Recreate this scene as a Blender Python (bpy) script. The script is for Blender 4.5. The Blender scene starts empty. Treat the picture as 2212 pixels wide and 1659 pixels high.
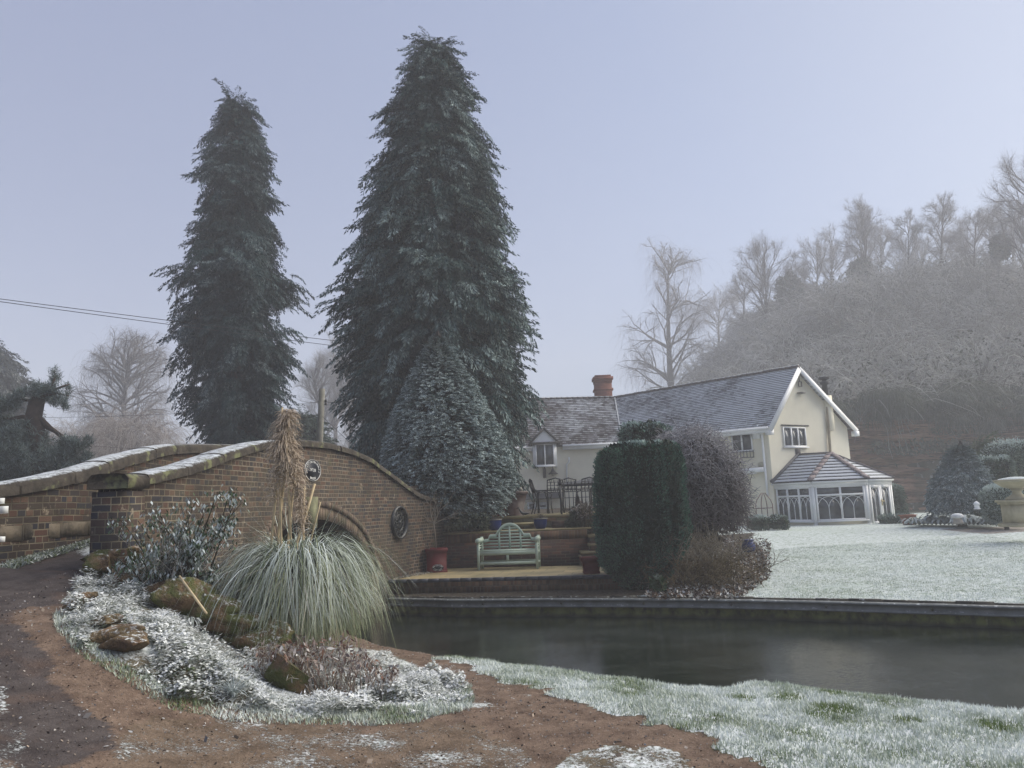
import bpy, math, random
import numpy as np
S = bpy.context.scene
C = S.collection
rng = np.random.default_rng(7)
random.seed(7)

# ------------------------------------------------------------------ camera
CAM = np.array([0.0, 0.0, 2.2])
FPX = 1661.0                      # focal length in pixels of a 2212 x 1659 picture
PITCH, ROLL = math.radians(8.9), math.radians(2.3)
fw = np.array([0, math.cos(PITCH), math.sin(PITCH)])
up0 = np.array([0, -math.sin(PITCH), math.cos(PITCH)])
r0 = np.array([1.0, 0, 0])
rt = math.cos(ROLL) * r0 - math.sin(ROLL) * up0
up = math.cos(ROLL) * up0 + math.sin(ROLL) * r0
cam_d = bpy.data.cameras.new('camera'); cam = bpy.data.objects.new('camera', cam_d); C.objects.link(cam)
from mathutils import Matrix, Vector
cam.matrix_world = Matrix(((rt[0], up[0], -fw[0], CAM[0]), (rt[1], up[1], -fw[1], CAM[1]), (rt[2], up[2], -fw[2], CAM[2]), (0, 0, 0, 1)))
cam_d.sensor_width = 36; cam_d.lens = 36 * FPX / 2212
cam_d.clip_start = 0.05; cam_d.clip_end = 2000
S.camera = cam

# ------------------------------------------------------------------ sky and sun
SUN_EL, SUN_AZ = math.radians(38), math.radians(75)     # azimuth measured from +Y towards +X
w = bpy.data.worlds.new('World'); S.world = w; w.use_nodes = True
wn, wl = w.node_tree.nodes, w.node_tree.links
wn.clear()
sky = wn.new('ShaderNodeTexSky'); sky.sky_type = 'NISHITA'; sky.sun_disc = False
sky.sun_elevation = SUN_EL; sky.sun_rotation = SUN_AZ
sky.air_density = 1.2; sky.dust_density = 1.0; sky.ozone_density = 2.0; sky.altitude = 50
bgs = wn.new('ShaderNodeBackground'); bgs.inputs[1].default_value = 0.05
hs = wn.new('ShaderNodeHueSaturation'); hs.inputs['Saturation'].default_value = 0.6; hs.inputs['Value'].default_value = 0.48
wl.new(sky.outputs[0], hs.inputs['Color']); wl.new(hs.outputs[0], bgs.inputs[0])
# the fog bank overhead: an even pale lilac layer, warmer towards the hidden sun
tc = wn.new('ShaderNodeTexCoord'); dp = wn.new('ShaderNodeVectorMath'); dp.operation = 'DOT_PRODUCT'
nz = wn.new('ShaderNodeVectorMath'); nz.operation = 'NORMALIZE'
wl.new(tc.outputs['Generated'], nz.inputs[0]); wl.new(nz.outputs[0], dp.inputs[0])
dp.inputs[1].default_value = (math.sin(SUN_AZ) * math.cos(SUN_EL), math.cos(SUN_AZ) * math.cos(SUN_EL), math.sin(SUN_EL))
rmp = wn.new('ShaderNodeValToRGB'); e = rmp.color_ramp.elements
e[0].position = 0.0; e[0].color = (0.046, 0.052, 0.090, 1)
e[1].position = 1.0; e[1].color = (0.105, 0.098, 0.115, 1)
m_ = rmp.color_ramp.elements.new(0.62); m_.color = (0.050, 0.060, 0.100, 1)
m_ = rmp.color_ramp.elements.new(0.86); m_.color = (0.072, 0.078, 0.105, 1)
wl.new(dp.outputs['Value'], rmp.inputs[0])
bgf = wn.new('ShaderNodeBackground'); bgf.inputs[1].default_value = 1.0
wl.new(rmp.outputs[0], bgf.inputs[0])
ad = wn.new('ShaderNodeAddShader'); wo = wn.new('ShaderNodeOutputWorld')
wl.new(bgs.outputs[0], ad.inputs[0]); wl.new(bgf.outputs[0], ad.inputs[1]); wl.new(ad.outputs[0], wo.inputs[0])
sd = bpy.data.lights.new('sun', 'SUN'); sd.energy = 1.5; sd.angle = math.radians(60); sd.color = (1, 0.93, 0.80)
so = bpy.data.objects.new('sun', sd); C.objects.link(so)
dv = Vector((math.sin(SUN_AZ) * math.cos(SUN_EL), math.cos(SUN_AZ) * math.cos(SUN_EL), math.sin(SUN_EL)))
so.rotation_euler = dv.to_track_quat('Z', 'Y').to_euler()
S.view_settings.view_transform = 'Standard'; S.view_settings.look = 'None'
S.view_settings.exposure = 1.74; S.view_settings.gamma = 1.0
S.render.engine = 'CYCLES'
S.cycles.use_denoising = True
S.cycles.max_bounces = 6; S.cycles.diffuse_bounces = 3; S.cycles.glossy_bounces = 3
S.cycles.transmission_bounces = 4; S.cycles.transparent_max_bounces = 8; S.cycles.volume_bounces = 2
S.cycles.caustics_reflective = False; S.cycles.caustics_refractive = False

# ------------------------------------------------------------------ helpers
def ray(vx, vy):
    return fw * FPX + rt * (vx - 1106) - up * (vy - 829.5)
def P(vx, vy, Y):
    d = ray(vx, vy); return CAM + d * (Y / d[1])
def G(vx, vy, z):
    d = ray(vx, vy); return CAM + d * ((z - CAM[2]) / d[2])
def proj(p):
    q = p - CAM; a = q @ fw
    a = np.where(a < 0.05, 0.05, a)
    return 1106 + FPX * (q @ rt) / a, 829.5 - FPX * (q @ up) / a
def U(v):
    v = np.asarray(v, float); return v / np.linalg.norm(v)
def mpp(Y): return Y / FPX * 1.0

class MB:
    def __init__(s): s.v = []; s.f = []; s.a = []; s.uv = []; s.n = 0; s.has_uv = False
    def add(s, v, f, a=None, uv=None):
        v = np.asarray(v, float).reshape(-1, 3); k = len(v)
        if not isinstance(f, np.ndarray):
            byn = {}
            for q in f: byn.setdefault(len(q), []).append(q)
            fs = [np.array(x) for x in byn.values()]
        else: fs = [f]
        for x in fs: s.f.append(x + s.n)
        s.v.append(v)
        if a is None: a = np.zeros((k, 4))
        else:
            a = np.asarray(a, float)
            if a.ndim == 1: a = np.tile(a, (k, 1))
            if a.shape[1] < 4: a = np.hstack([a, np.zeros((k, 4 - a.shape[1]))])
        s.a.append(a)
        if uv is not None: s.has_uv = True; s.uv.append(np.asarray(uv, float))
        else: s.uv.append(np.full((k, 2), np.nan))
        s.n += k
        return s
    def hexa(s, c, a=None):       # c: 8 corners, 0-3 bottom ring, 4-7 top ring
        return s.add(c, [(0, 3, 2, 1), (4, 5, 6, 7), (0, 1, 5, 4), (1, 2, 6, 5), (2, 3, 7, 6), (3, 0, 4, 7)], a)
    def fb(s, O, ex, ey, ez, x0, x1, y0, y1, z0, z1, a=None):
        O = np.asarray(O, float)
        g = lambda x, y, z: O + np.asarray(ex) * x + np.asarray(ey) * y + np.asarray(ez) * z
        return s.hexa([g(x0, y0, z0), g(x1, y0, z0), g(x1, y1, z0), g(x0, y1, z0), g(x0, y0, z1), g(x1, y0, z1), g(x1, y1, z1), g(x0, y1, z1)], a)
    def box(s, x0, x1, y0, y1, z0, z1, a=None):
        return s.fb((0, 0, 0), (1, 0, 0), (0, 1, 0), (0, 0, 1), x0, x1, y0, y1, z0, z1, a)
    def bar(s, p, q, w, h=None, upv=(0, 0, 1), a=None):
        p = np.asarray(p, float); q = np.asarray(q, float); h = h or w
        d = q - p; L = np.linalg.norm(d); d = d / L
        x = np.cross(d, upv); x = U(x) if np.linalg.norm(x) > 1e-4 else np.array([1.0, 0, 0]); y = np.cross(x, d)
        return s.fb(p, d, x, y, 0, L, -w / 2, w / 2, -h / 2, h / 2, a)
    def tube(s, path, r, n=6, a=None, cap=True):
        path = np.asarray(path, float); k = len(path); r = np.broadcast_to(np.asarray(r, float), (k,))
        t = np.gradient(path, axis=0); t /= np.linalg.norm(t, axis=1)[:, None] + 1e-12
        ref = np.array([0, 0, 1.0]) if abs(t[0][2]) < 0.9 else np.array([1.0, 0, 0])
        vs = []
        x = U(np.cross(t[0], ref))
        for i in range(k):
            x = x - t[i] * (x @ t[i]); x = U(x); y = np.cross(t[i], x)
            ang = np.arange(n) * 2 * math.pi / n
            vs.append(path[i] + r[i] * (np.cos(ang)[:, None] * x + np.sin(ang)[:, None] * y))
        f = []
        for i in range(k - 1):
            for j in range(n):
                f.append((i * n + j, i * n + (j + 1) % n, (i + 1) * n + (j + 1) % n, (i + 1) * n + j))
        if cap: f.append(tuple(range(n - 1, -1, -1))); f.append(tuple((k - 1) * n + j for j in range(n)))
        return s.add(np.vstack(vs), f, a)
    def lathe(s, O, prof, n=24, a=None, sq=False):    # prof: (r, z)
        O = np.asarray(O, float); ang = (np.arange(n) + (0.5 if n == 4 else 0)) * 2 * math.pi / n
        vs = np.vstack([O + np.stack([r * np.cos(ang), r * np.sin(ang), np.full(n, z)], 1) for r, z in prof])
        k = len(prof); f = []
        for i in range(k - 1):
            for j in range(n): f.append((i * n + j, i * n + (j + 1) % n, (i + 1) * n + (j + 1) % n, (i + 1) * n + j))
        f.append(tuple(range(n - 1, -1, -1))); f.append(tuple((k - 1) * n + j for j in range(n)))
        return s.add(vs, f, a)
    def build(s, name, mat, parent=None, smooth=False, autouv=False):
        me = bpy.data.meshes.new(name)
        v = np.vstack(s.v); me.vertices.add(len(v)); me.vertices.foreach_set('co', v.ravel().astype(np.float32))
        tot = np.concatenate([np.full(len(x), x.shape[1]) for x in s.f]); idx = np.concatenate([x.ravel() for x in s.f])
        st = np.concatenate([[0], np.cumsum(tot)[:-1]])
        me.loops.add(len(idx)); me.loops.foreach_set('vertex_index', idx.astype(np.int32))
        me.polygons.add(len(tot)); me.polygons.foreach_set('loop_start', st.astype(np.int32))
        me.polygons.foreach_set('loop_total', tot.astype(np.int32))
        if smooth: me.polygons.foreach_set('use_smooth', np.ones(len(tot), bool))
        at = np.vstack(s.a)
        if np.any(at):
            A = me.attributes.new('att', 'FLOAT_COLOR', 'POINT'); A.data.foreach_set('color', at.ravel().astype(np.float32))
        me.update(calc_edges=True)
        if s.has_uv or autouv:
            uvp = np.vstack(s.uv)[idx]
            nrm = np.zeros(len(tot) * 3, np.float32); me.polygons.foreach_get('normal', nrm); nrm = nrm.reshape(-1, 3)
            nl = np.repeat(nrm, tot, axis=0); pl = v[idx]
            tx = np.stack([-nl[:, 1], nl[:, 0], np.zeros(len(nl))], 1); tx /= np.linalg.norm(tx, axis=1)[:, None] + 1e-9
            flat = np.abs(nl[:, 2]) > 0.75
            auto = np.stack([np.where(flat, pl[:, 0], (pl * tx).sum(1)), np.where(flat, pl[:, 1], pl[:, 2])], 1)
            bad = np.isnan(uvp[:, 0]); uvp[bad] = auto[bad]
            ul = me.uv_layers.new(name='UVMap'); ul.data.foreach_set('uv', uvp.ravel().astype(np.float32))
        if mat: me.materials.append(mat)
        me.validate()
        o = bpy.data.objects.new(name, me); C.objects.link(o)
        if parent is not None:
            o.parent = parent; o.matrix_parent_inverse = Matrix.Translation(-Vector(parent.location))
        return o

def tag(o, label, cat, group=None, kind=None):
    o['label'] = label; o['category'] = cat
    if group: o['group'] = group
    if kind: o['kind'] = kind
    return o
def struct(o): o['kind'] = 'structure'; return o
def empty(name, loc, label, cat, group=None):
    o = bpy.data.objects.new(name, None); C.objects.link(o); o.location = tuple(float(x) for x in loc)
    return tag(o, label, cat, group)

def unit(a): return a / (np.linalg.norm(a, axis=1)[:, None] + 1e-9)
def cards(mb, pos, d, side, L, W, att, fold=0.0):
    """diamond leaves"""
    n = len(pos); d = unit(d); side = unit(side - d * (side * d).sum(1)[:, None])
    L = np.broadcast_to(L, (n,))[:, None]; W = np.broadcast_to(W, (n,))[:, None]
    a = pos; b = pos + d * L * 0.45 + side * W / 2; c = pos + d * L; e_ = pos + d * L * 0.45 - side * W / 2
    v = np.stack([a, b, c, e_], 1).reshape(-1, 3); f = np.arange(4 * n).reshape(n, 4)
    att = np.asarray(att, float)
    if att.ndim == 1: att = np.tile(att, (n, 1))
    mb.add(v, f, np.repeat(att, 4, axis=0))
def blades(mb, pos, d, side, L, W, att):
    n = len(pos); L = np.broadcast_to(L, (n,))[:, None]; W = np.broadcast_to(W, (n,))[:, None]
    v = np.stack([pos - side * W / 2, pos + side * W / 2, pos + d * L], 1).reshape(-1, 3)
    mb.add(v, np.arange(3 * n).reshape(n, 3), np.repeat(np.asarray(att, float), 3, axis=0))
def ribbons(mb, path, width, side, att):
    """path N,K,3 ; width N,K ; side N,3 or N,K,3 ; att N,4 or N,K,4"""
    N, K, _ = path.shape
    if side.ndim == 2: side = side[:, None, :]
    a = path - side * width[..., None] / 2; b = path + side * width[..., None] / 2
    v = np.stack([a, b], 2).reshape(-1, 3)
    base = (np.arange(N) * K * 2)[:, None] + (np.arange(K - 1) * 2)[None, :]
    f = np.stack([base, base + 1, base + 3, base + 2], -1).reshape(-1, 4)
    if att.ndim == 2: att = np.repeat(att[:, None, :], K, 1)
    mb.add(v, f, np.repeat(att.reshape(-1, att.shape[-1]), 2, axis=0))
def segs(mb, p, q, r, r2, att=None, n=3):
    """many thin tapered sticks"""
    p = np.asarray(p, float); q = np.asarray(q, float); N = len(p)
    if N == 0: return
    d = unit(q - p); ref = np.where(np.abs(d[:, 2:3]) > 0.9, np.array([[1.0, 0, 0]]), np.array([[0, 0, 1.0]]))
    x = unit(np.cross(d, ref)); y = np.cross(d, x)
    r = np.broadcast_to(r, (N,)); r2 = np.broadcast_to(r2, (N,))
    ring = []
    for c, rr in ((p, r), (q, r2)):
        for j in range(n):
            t = 2 * math.pi * j / n
            ring.append(c + rr[:, None] * (math.cos(t) * x + math.sin(t) * y))
    v = np.stack(ring, 1).reshape(-1, 3); b = (np.arange(N) * 2 * n)[:, None]
    f = np.vstack([b + np.array([j, (j + 1) % n, n + (j + 1) % n, n + j]) for j in range(n)])
    if att is None: att = np.zeros((N, 4))
    mb.add(v, f, np.repeat(att, 2 * n, axis=0))
def inpoly(x, y, poly):
    poly = np.asarray(poly, float); r = np.zeros(x.shape, bool); j = len(poly) - 1
    for i in range(len(poly)):
        xi, yi = poly[i]; xj, yj = poly[j]
        c = ((yi > y) != (yj > y)) & (x < (xj - xi) * (y - yi) / (yj - yi + 1e-12) + xi); r ^= c; j = i
    return r
def dline(x, y, pl):
    """distance to polyline"""
    pl = np.asarray(pl, float); best = np.full(x.shape, 1e9)
    for a, b in zip(pl[:-1], pl[1:]):
        ab = b - a; t = np.clip(((x - a[0]) * ab[0] + (y - a[1]) * ab[1]) / (ab @ ab), 0, 1)
        best = np.minimum(best, np.hypot(x - a[0] - t * ab[0], y - a[1] - t * ab[1]))
    return best
_g = np.random.default_rng(3).random((256, 256))
def vnoise(x, y, s=1.0):
    x = np.asarray(x) / s; y = np.asarray(y) / s; xi = np.floor(x).astype(int); yi = np.floor(y).astype(int)
    fx = x - xi; fy = y - yi; fx = fx * fx * (3 - 2 * fx); fy = fy * fy * (3 - 2 * fy)
    g = lambda a, b: _g[a % 256, b % 256]
    return (g(xi, yi) * (1 - fx) + g(xi + 1, yi) * fx) * (1 - fy) + (g(xi, yi + 1) * (1 - fx) + g(xi + 1, yi + 1) * fx) * fy
def fnoise(x, y, s=1.0): return (vnoise(x, y, s) * 0.5 + vnoise(x + 31, y + 7, s / 2) * 0.3 + vnoise(x + 11, y + 57, s / 4.3) * 0.2)
def ss(a, b, x): t = np.clip((x - a) / (b - a), 0, 1); return t * t * (3 - 2 * t)

# ------------------------------------------------------------------ materials
class NT:
    def __init__(s, name):
        s.m = bpy.data.materials.new(name); s.m.use_nodes = True; s.t = s.m.node_tree; s.t.nodes.clear()
        s.out = s.t.nodes.new('ShaderNodeOutputMaterial'); s.b = s.t.nodes.new('ShaderNodeBsdfPrincipled')
        s.t.links.new(s.b.outputs[0], s.out.inputs[0])
    def n(s, ty, **k):
        x = s.t.nodes.new('ShaderNode' + ty)
        for a, b in k.items(): setattr(x, a, b)
        return x
    def put(s, sock, val):
        if isinstance(val, bpy.types.NodeSocket): s.t.links.new(val, sock)
        elif isinstance(val, (tuple, list)): sock.default_value = tuple(val) + ((1,) if len(val) == 3 and len(sock.default_value) == 4 else ())
        else: sock.default_value = val
    def math(s, op, a, b=0.0, c=None, clamp=False):
        x = s.n('Math', operation=op, use_clamp=clamp); s.put(x.inputs[0], a); s.put(x.inputs[1], b)
        if c is not None: s.put(x.inputs[2], c)
        return x.outputs[0]
    def mix(s, f, a, b, bt='MIX'):
        x = s.n('Mix', data_type='RGBA', blend_type=bt); s.put(x.inputs[0], f); s.put(x.inputs[6], a); s.put(x.inputs[7], b); return x.outputs[2]
    def noise(s, scale, vec=None, detail=3, rough=0.55, col=False):
        x = s.n('TexNoise'); x.inputs['Scale'].default_value = scale; x.inputs['Detail'].default_value = detail; x.inputs['Roughness'].default_value = rough
        s.t.links.new(vec if vec is not None else s.pos(), x.inputs['Vector']); return x.outputs[1 if col else 0]
    def pos(s):
        if not hasattr(s, '_p'): s._p = s.n('NewGeometry')
        return s._p.outputs['Position']
    def nrm_z(s):
        s.pos(); x = s.n('SeparateXYZ'); s.t.links.new(s._p.outputs['Normal'], x.inputs[0]); return x.outputs[2]
    def uv(s):
        x = s.n('UVMap'); return x.outputs[0]
    def att(s):
        if not hasattr(s, '_a'):
            s._a = s.n('Attribute'); s._a.attribute_name = 'att'; s._as = s.n('SeparateColor'); s.t.links.new(s._a.outputs['Color'], s._as.inputs[0])
        return s._as.outputs
    def ramp(s, f, pts, interp='LINEAR'):
        x = s.n('ValToRGB'); cr = x.color_ramp; cr.interpolation = interp
        while len(cr.elements) > 1: cr.elements.remove(cr.elements[-1])
        for i, (p, c) in enumerate(pts):
            e = cr.elements[0] if i == 0 else cr.elements.new(p)
            e.position = p; e.color = tuple(c) + (1,) if len(c) == 3 else c
        s.put(x.inputs[0], f); return x.outputs[0]
    def step(s, a, b, x):
        m = s.n('MapRange', interpolation_type='SMOOTHSTEP'); s.put(m.inputs[0], x); s.put(m.inputs[1], a); s.put(m.inputs[2], b); return m.outputs[0]
    def bump(s, h, st=0.3, dist=0.02):
        x = s.n('Bump'); s.put(x.inputs['Height'], h); x.inputs['Strength'].default_value = st; x.inputs['Distance'].default_value = dist
        s.t.links.new(x.outputs[0], s.b.inputs['Normal'])
    def done(s, col, rough=0.8, spec=0.3):
        s.put(s.b.inputs['Base Color'], col); s.put(s.b.inputs['Roughness'], rough); s.b.inputs['Specular IOR Level'].default_value = spec
        return s.m
def srgb(r, g, b):
    f = lambda c: (c / 255 / 12.92) if c / 255 <= 0.04045 else ((c / 255 + 0.055) / 1.055) ** 2.4
    return (f(r), f(g), f(b))
FROST = (0.68, 0.71, 0.70)
def m_plain(name, col, rough=0.7, var=0.25, scale=3.0, spec=0.3, bump=0.0, frost=0.0):
    t = NT(name); nn = t.noise(scale, detail=5)
    c = t.mix(t.step(0.25, 0.75, nn), tuple(x * (1 - var) for x in col), tuple(min(1, x * (1 + var)) for x in col))
    if frost > 0:
        z = t.nrm_z(); k = t.math('MULTIPLY', t.step(0.35, 0.9, z), t.step(0.62 - frost * 0.5, 0.75 - frost * 0.35, t.noise(14, detail=4)))
        c = t.mix(k, c, FROST)
    if bump: t.bump(t.noise(scale * 8, detail=4), bump)
    return t.done(c, rough, spec)
def m_leaf(name, dark, light, frost=FROST, rough=0.75, mottled=0.0, spec=0.2):
    """att.r picks between the two leaf colours, att.g is rime lying on the leaf"""
    t = NT(name); a = t.att()
    c = t.mix(a[0], dark, light)
    f = a[1]
    if mottled: f = t.math('MULTIPLY', a[1], t.step(0.3, 0.62, t.noise(mottled, detail=3)))
    c = t.mix(f, c, frost)
    return t.done(c, rough, spec)
def m_brick(name, palette, mortar, row=0.075, width=0.225, english=True, stain=(0.05, 0.045, 0.03), stain_amt=0.5, moss=0.0, mort=0.010, dirtscale=0.8, bare=0.0, wash=0.0):
    t = NT(name); u = t.n('SeparateXYZ'); t.t.links.new(t.uv(), u.inputs[0]); ux, uy = u.outputs[0], u.outputs[1]
    wob = t.math('MULTIPLY', t.math('SUBTRACT', t.noise(1.3, detail=2), 0.5), 0.03)
    uy = t.math('ADD', uy, wob)
    rr = t.math('FLOOR', t.math('DIVIDE', uy, row)); odd = t.math('MODULO', t.math('ABSOLUTE', rr), 2.0)
    wd = t.math('SUBTRACT', width, t.math('MULTIPLY', odd, width / 2)) if english else width
    sh = t.math('MULTIPLY', rr, 0.37 if english else 0.5)
    cu = t.math('ADD', t.math('DIVIDE', ux, wd), sh); cf = t.math('FLOOR', cu)
    fu = t.math('MULTIPLY', t.math('SUBTRACT', cu, cf), wd); fv = t.math('SUBTRACT', uy, t.math('MULTIPLY', rr, row))
    eu = t.math('MINIMUM', fu, t.math('SUBTRACT', wd, fu)); ev = t.math('MINIMUM', fv, t.math('SUBTRACT', row, fv))
    ed = t.math('ADD', t.math('MINIMUM', eu, ev), t.math('MULTIPLY', t.math('SUBTRACT', t.noise(30, detail=2), 0.5), 0.006))
    mk = t.step(mort * 0.35, mort * 0.9, ed)
    cv = t.n('CombineXYZ'); t.put(cv.inputs[0], cf); t.put(cv.inputs[1], rr); t.put(cv.inputs[2], 0.3)
    wnz = t.n('TexWhiteNoise', noise_dimensions='3D'); t.t.links.new(cv.outputs[0], wnz.inputs['Vector'])
    bc = t.ramp(wnz.outputs['Value'], [(i / len(palette), c) for i, c in enumerate(palette)], 'CONSTANT')
    bc = t.mix(t.math('MULTIPLY', t.noise(60, detail=4), 0.7), bc, tuple(x * 0.45 for x in palette[0]))
    mc = t.mix(t.step(0.3, 0.7, t.noise(2.2, detail=4)), mortar, tuple(x * 0.38 for x in mortar))
    c = t.mix(mk, mc, bc)
    st = t.math('MULTIPLY', t.step(0.38, 0.72, t.noise(dirtscale, detail=6, rough=0.65)), stain_amt)
    c = t.mix(st, c, stain)
    if wash > 0: c = t.mix(t.math('MULTIPLY', t.step(.46, .62, t.noise(.42, detail=5, rough=.6)), wash), c, (0.21, 0.17, 0.12))
    if moss > 0:
        c = t.mix(t.math('MULTIPLY', t.step(0.56, 0.74, t.noise(2.6, detail=6, rough=0.7)), moss), c, (0.10, 0.10, 0.045))
    if bare > 0:
        c = t.mix(t.math('MULTIPLY', t.step(0.6, 0.66, t.noise(4.5, detail=6, rough=0.75)), bare), c, (0.30, 0.25, 0.18))
    t.bump(t.math('ADD', mk, t.math('MULTIPLY', t.noise(50, detail=3), 0.4)), 0.5, 0.012)
    return t.done(c, 0.85, 0.25)
# ------------------------------------------------------------------ near ground
bank_px = [(850, 1380), (950, 1391), (1100, 1410), (1300, 1439), (1480, 1464), (1560, 1464), (1610, 1453), (1700, 1459), (1900, 1484), (2212, 1522), (2500, 1562), (3100, 1660)]
BANK = [tuple(G(x, y, 0.42)[:2]) for x, y in bank_px]
BANK = [(-9.5, 16.4), (-6.0, 15.6), (-4.2, 14.2), (-3.0, 13.0), (-2.3, 12.0)] + BANK
FAC = [(-4.38, 8.7), (-4.30, 9.4), (-4.18, 10.4), (-4.0, 11.8), (-3.79, 13.5), (-3.52, 15.2), (-3.12, 16.9), (-2.74, 18.1), (-2.25, 19.4), (-1.9, 20.2)]
cp = np.array([(-3, 3.5, .92), (-2.2, 4.2, .80), (-4, 4, 1.05), (-5, 6, 1.3), (-4.9, 8, 1.55), (-4.7, 8.9, 1.62), (-6.2, 9.6, 1.75), (-6.5, 7, 1.45), (-2.0, 0, .62), (-6, 0, .62), (-6, 3, .95),
               (-2.2, 8.3, .55), (-3.7, 8.3, 1.36), (-1.95, 6.9, .62), (-3.1, 7.5, 1.05), (-3.9, 9.6, 1.2), (-3.7, 11.0, .6), (-3.3, 12, .40), (-2, 11, .36), (-3.2, 13, .36), (-1, 9.6, .38), (0, 8, .42), (2, 7, .42), (4.3, 6.2, .41),
               (1, 4.5, .48), (0, 3, .52), (3, 3.5, .46), (-1, 5, .56), (0, 0, .6), (6, 5, .38), (5, 0, .5), (-.6, 7.0, .50), (-2.1, 5.65, .70), (-3.86, 6.7, 1.36), (-2.75, 5.95, .92), (-3.2, 6.7, 1.22), (-2.5, 6.6, .9), (-1.4, 6.3, .60), (-1.2, 8.2, .45), (-6, 15, .36), (-4.5, 13.4, .36)])
def _tps(p, z, q, lam=0.02):
    def k(r): return np.where(r > 1e-9, r * r * np.log(r + 1e-12), 0)
    n = len(p); K = k(np.hypot(p[:, None, 0] - p[None, :, 0], p[:, None, 1] - p[None, :, 1])) + lam * np.eye(n)
    A = np.zeros((n + 3, n + 3)); A[:n, :n] = K; A[:n, n] = 1; A[:n, n + 1:] = p; A[n, :n] = 1; A[n + 1:, :n] = p.T
    c = np.linalg.solve(A, np.concatenate([z, [0, 0, 0]]))
    out = np.zeros(len(q))
    for i in range(0, len(q), 20000):
        b = q[i:i + 20000]; out[i:i + 20000] = k(np.hypot(b[:, None, 0] - p[None, :, 0], b[:, None, 1] - p[None, :, 1])) @ c[:n] + c[n] + b @ c[n + 1:]
    return out
_fx = np.array(FAC)
def left_of_facade(x, y): return (y > 8.8) & (x < np.interp(y, _fx[:, 1], _fx[:, 0]) - 0.12)
def base_z(x, y):
    x = np.asarray(x, float); y = np.asarray(y, float); sh = x.shape; x = x.ravel(); y = y.ravel()
    z = _tps(cp[:, :2], cp[:, 2], np.stack([x, y], 1))
    lf = left_of_facade(x, y)
    z = np.where(lf, 0.6 + 0.117 * y, z)
    z = np.where((y > 10.8) & ~lf, np.minimum(z, 0.7 - 0.28 * ss(10.8, 12, y)), z)
    return z.reshape(sh)
bank_poly = BANK + [(14, -3), (-14, -3), (-14, 16.4)]
ROCKS_PX = [(205, 1246, .34, 1), (262, 1243, .62, 1), (300, 1262, .45, 0), (345, 1268, .5, 0), (385, 1300, .5, 0), (412, 1336, .60, 1), (462, 1364, .60, 1), (508, 1388, .60, 1), (548, 1414, .50, 1), (580, 1440, .40, 1), (614, 1490, .42, 2),
            (180, 1305, .2, 0), (228, 1352, .22, 0), (250, 1385, .26, 0), (285, 1405, .34, 0), (160, 1318, .2, 0)]
BED = [(165, 1262), (200, 1236), (260, 1232), (480, 1275), (620, 1370), (860, 1420), (905, 1440), (985, 1475), (1012, 1502), (1000, 1524), (900, 1541), (760, 1546), (620, 1545), (480, 1537), (370, 1510), (270, 1450), (165, 1390), (130, 1335), (150, 1290)]
TARM = [(-400, 1215), (100, 1180), (230, 1140), (222, 1236), (165, 1262), (140, 1300), (40, 1318), (20, 1335), (70, 1375), (115, 1440), (165, 1520), (215, 1565), (245, 1600), (120, 1659), (70, 1700), (30, 1659), (0, 1640), (-700, 1640)]
VERGE = [(845, 1370), (870, 1387), (960, 1413), (1045, 1452), (1150, 1483), (1290, 1528), (1390, 1556), (1500, 1592), (1580, 1625), (1680, 1662), (1900, 1760), (4000, 1760), (4000, 1200)]
PATCH = [(1190, 1659), (1230, 1630), (1320, 1612), (1420, 1622), (1500, 1645), (1560, 1675), (1500, 1760), (1150, 1760)]
FROSTY = [(240, 1590), (330, 1560), (480, 1560), (700, 1580), (900, 1570), (1040, 1580), (1120, 1620), (1150, 1659), (1150, 1800), (200, 1800)]
def masks(x, y, z):
    p = np.stack([x, y, z], -1); vx, vy = proj(p.reshape(-1, 3))
    jx = (fnoise(x.ravel(), y.ravel(), 0.30) - .5) * 70; jy = (fnoise(x.ravel() + 50, y.ravel(), 0.30) - .5) * 46
    vx = vx + jx; vy = vy + jy; ok = y.ravel() > 1.2
    return [(inpoly(vx, vy, q) & ok).reshape(x.shape) for q in (BED, TARM, VERGE, PATCH, FROSTY)]
def bank_in(x, y):        # signed distance, positive on land
    d = dline(x, y, BANK); return np.where(inpoly(x, y, bank_poly), d, -d)
def near_z(x, y):
    z = base_z(x, y); z = z + (fnoise(x, y, .6) - .5) * .05 + (vnoise(x, y, .12) - .5) * .012
    s = bank_in(x, y) + (fnoise(x, y, .4) - .5) * .10
    lf = left_of_facade(x, y)
    return np.where(lf, z, z + (ss(-.16, .03, s) - 1) * 1.0 - .05 * (1 - ss(0, .35, s)))
def grid_mesh(name, xs, ys, zf, attf, mat, keep=None, smooth=True):
    X, Y = np.meshgrid(xs, ys); Z = zf(X, Y); A = attf(X, Y, Z)
    nx, ny = len(xs), len(ys)
    v = np.stack([X, Y, Z], -1).reshape(-1, 3); i = np.arange((ny - 1) * (nx - 1)); r = i // (nx - 1); c = i % (nx - 1)
    f = np.stack([r * nx + c, r * nx + c + 1, (r + 1) * nx + c + 1, (r + 1) * nx + c], 1)
    if keep is not None: f = f[keep(X, Y).reshape(-1)[f[:, 0]]]
    mb = MB(); mb.add(v, f, A.reshape(-1, 4)); return mb.build(name, mat, smooth=smooth)
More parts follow.
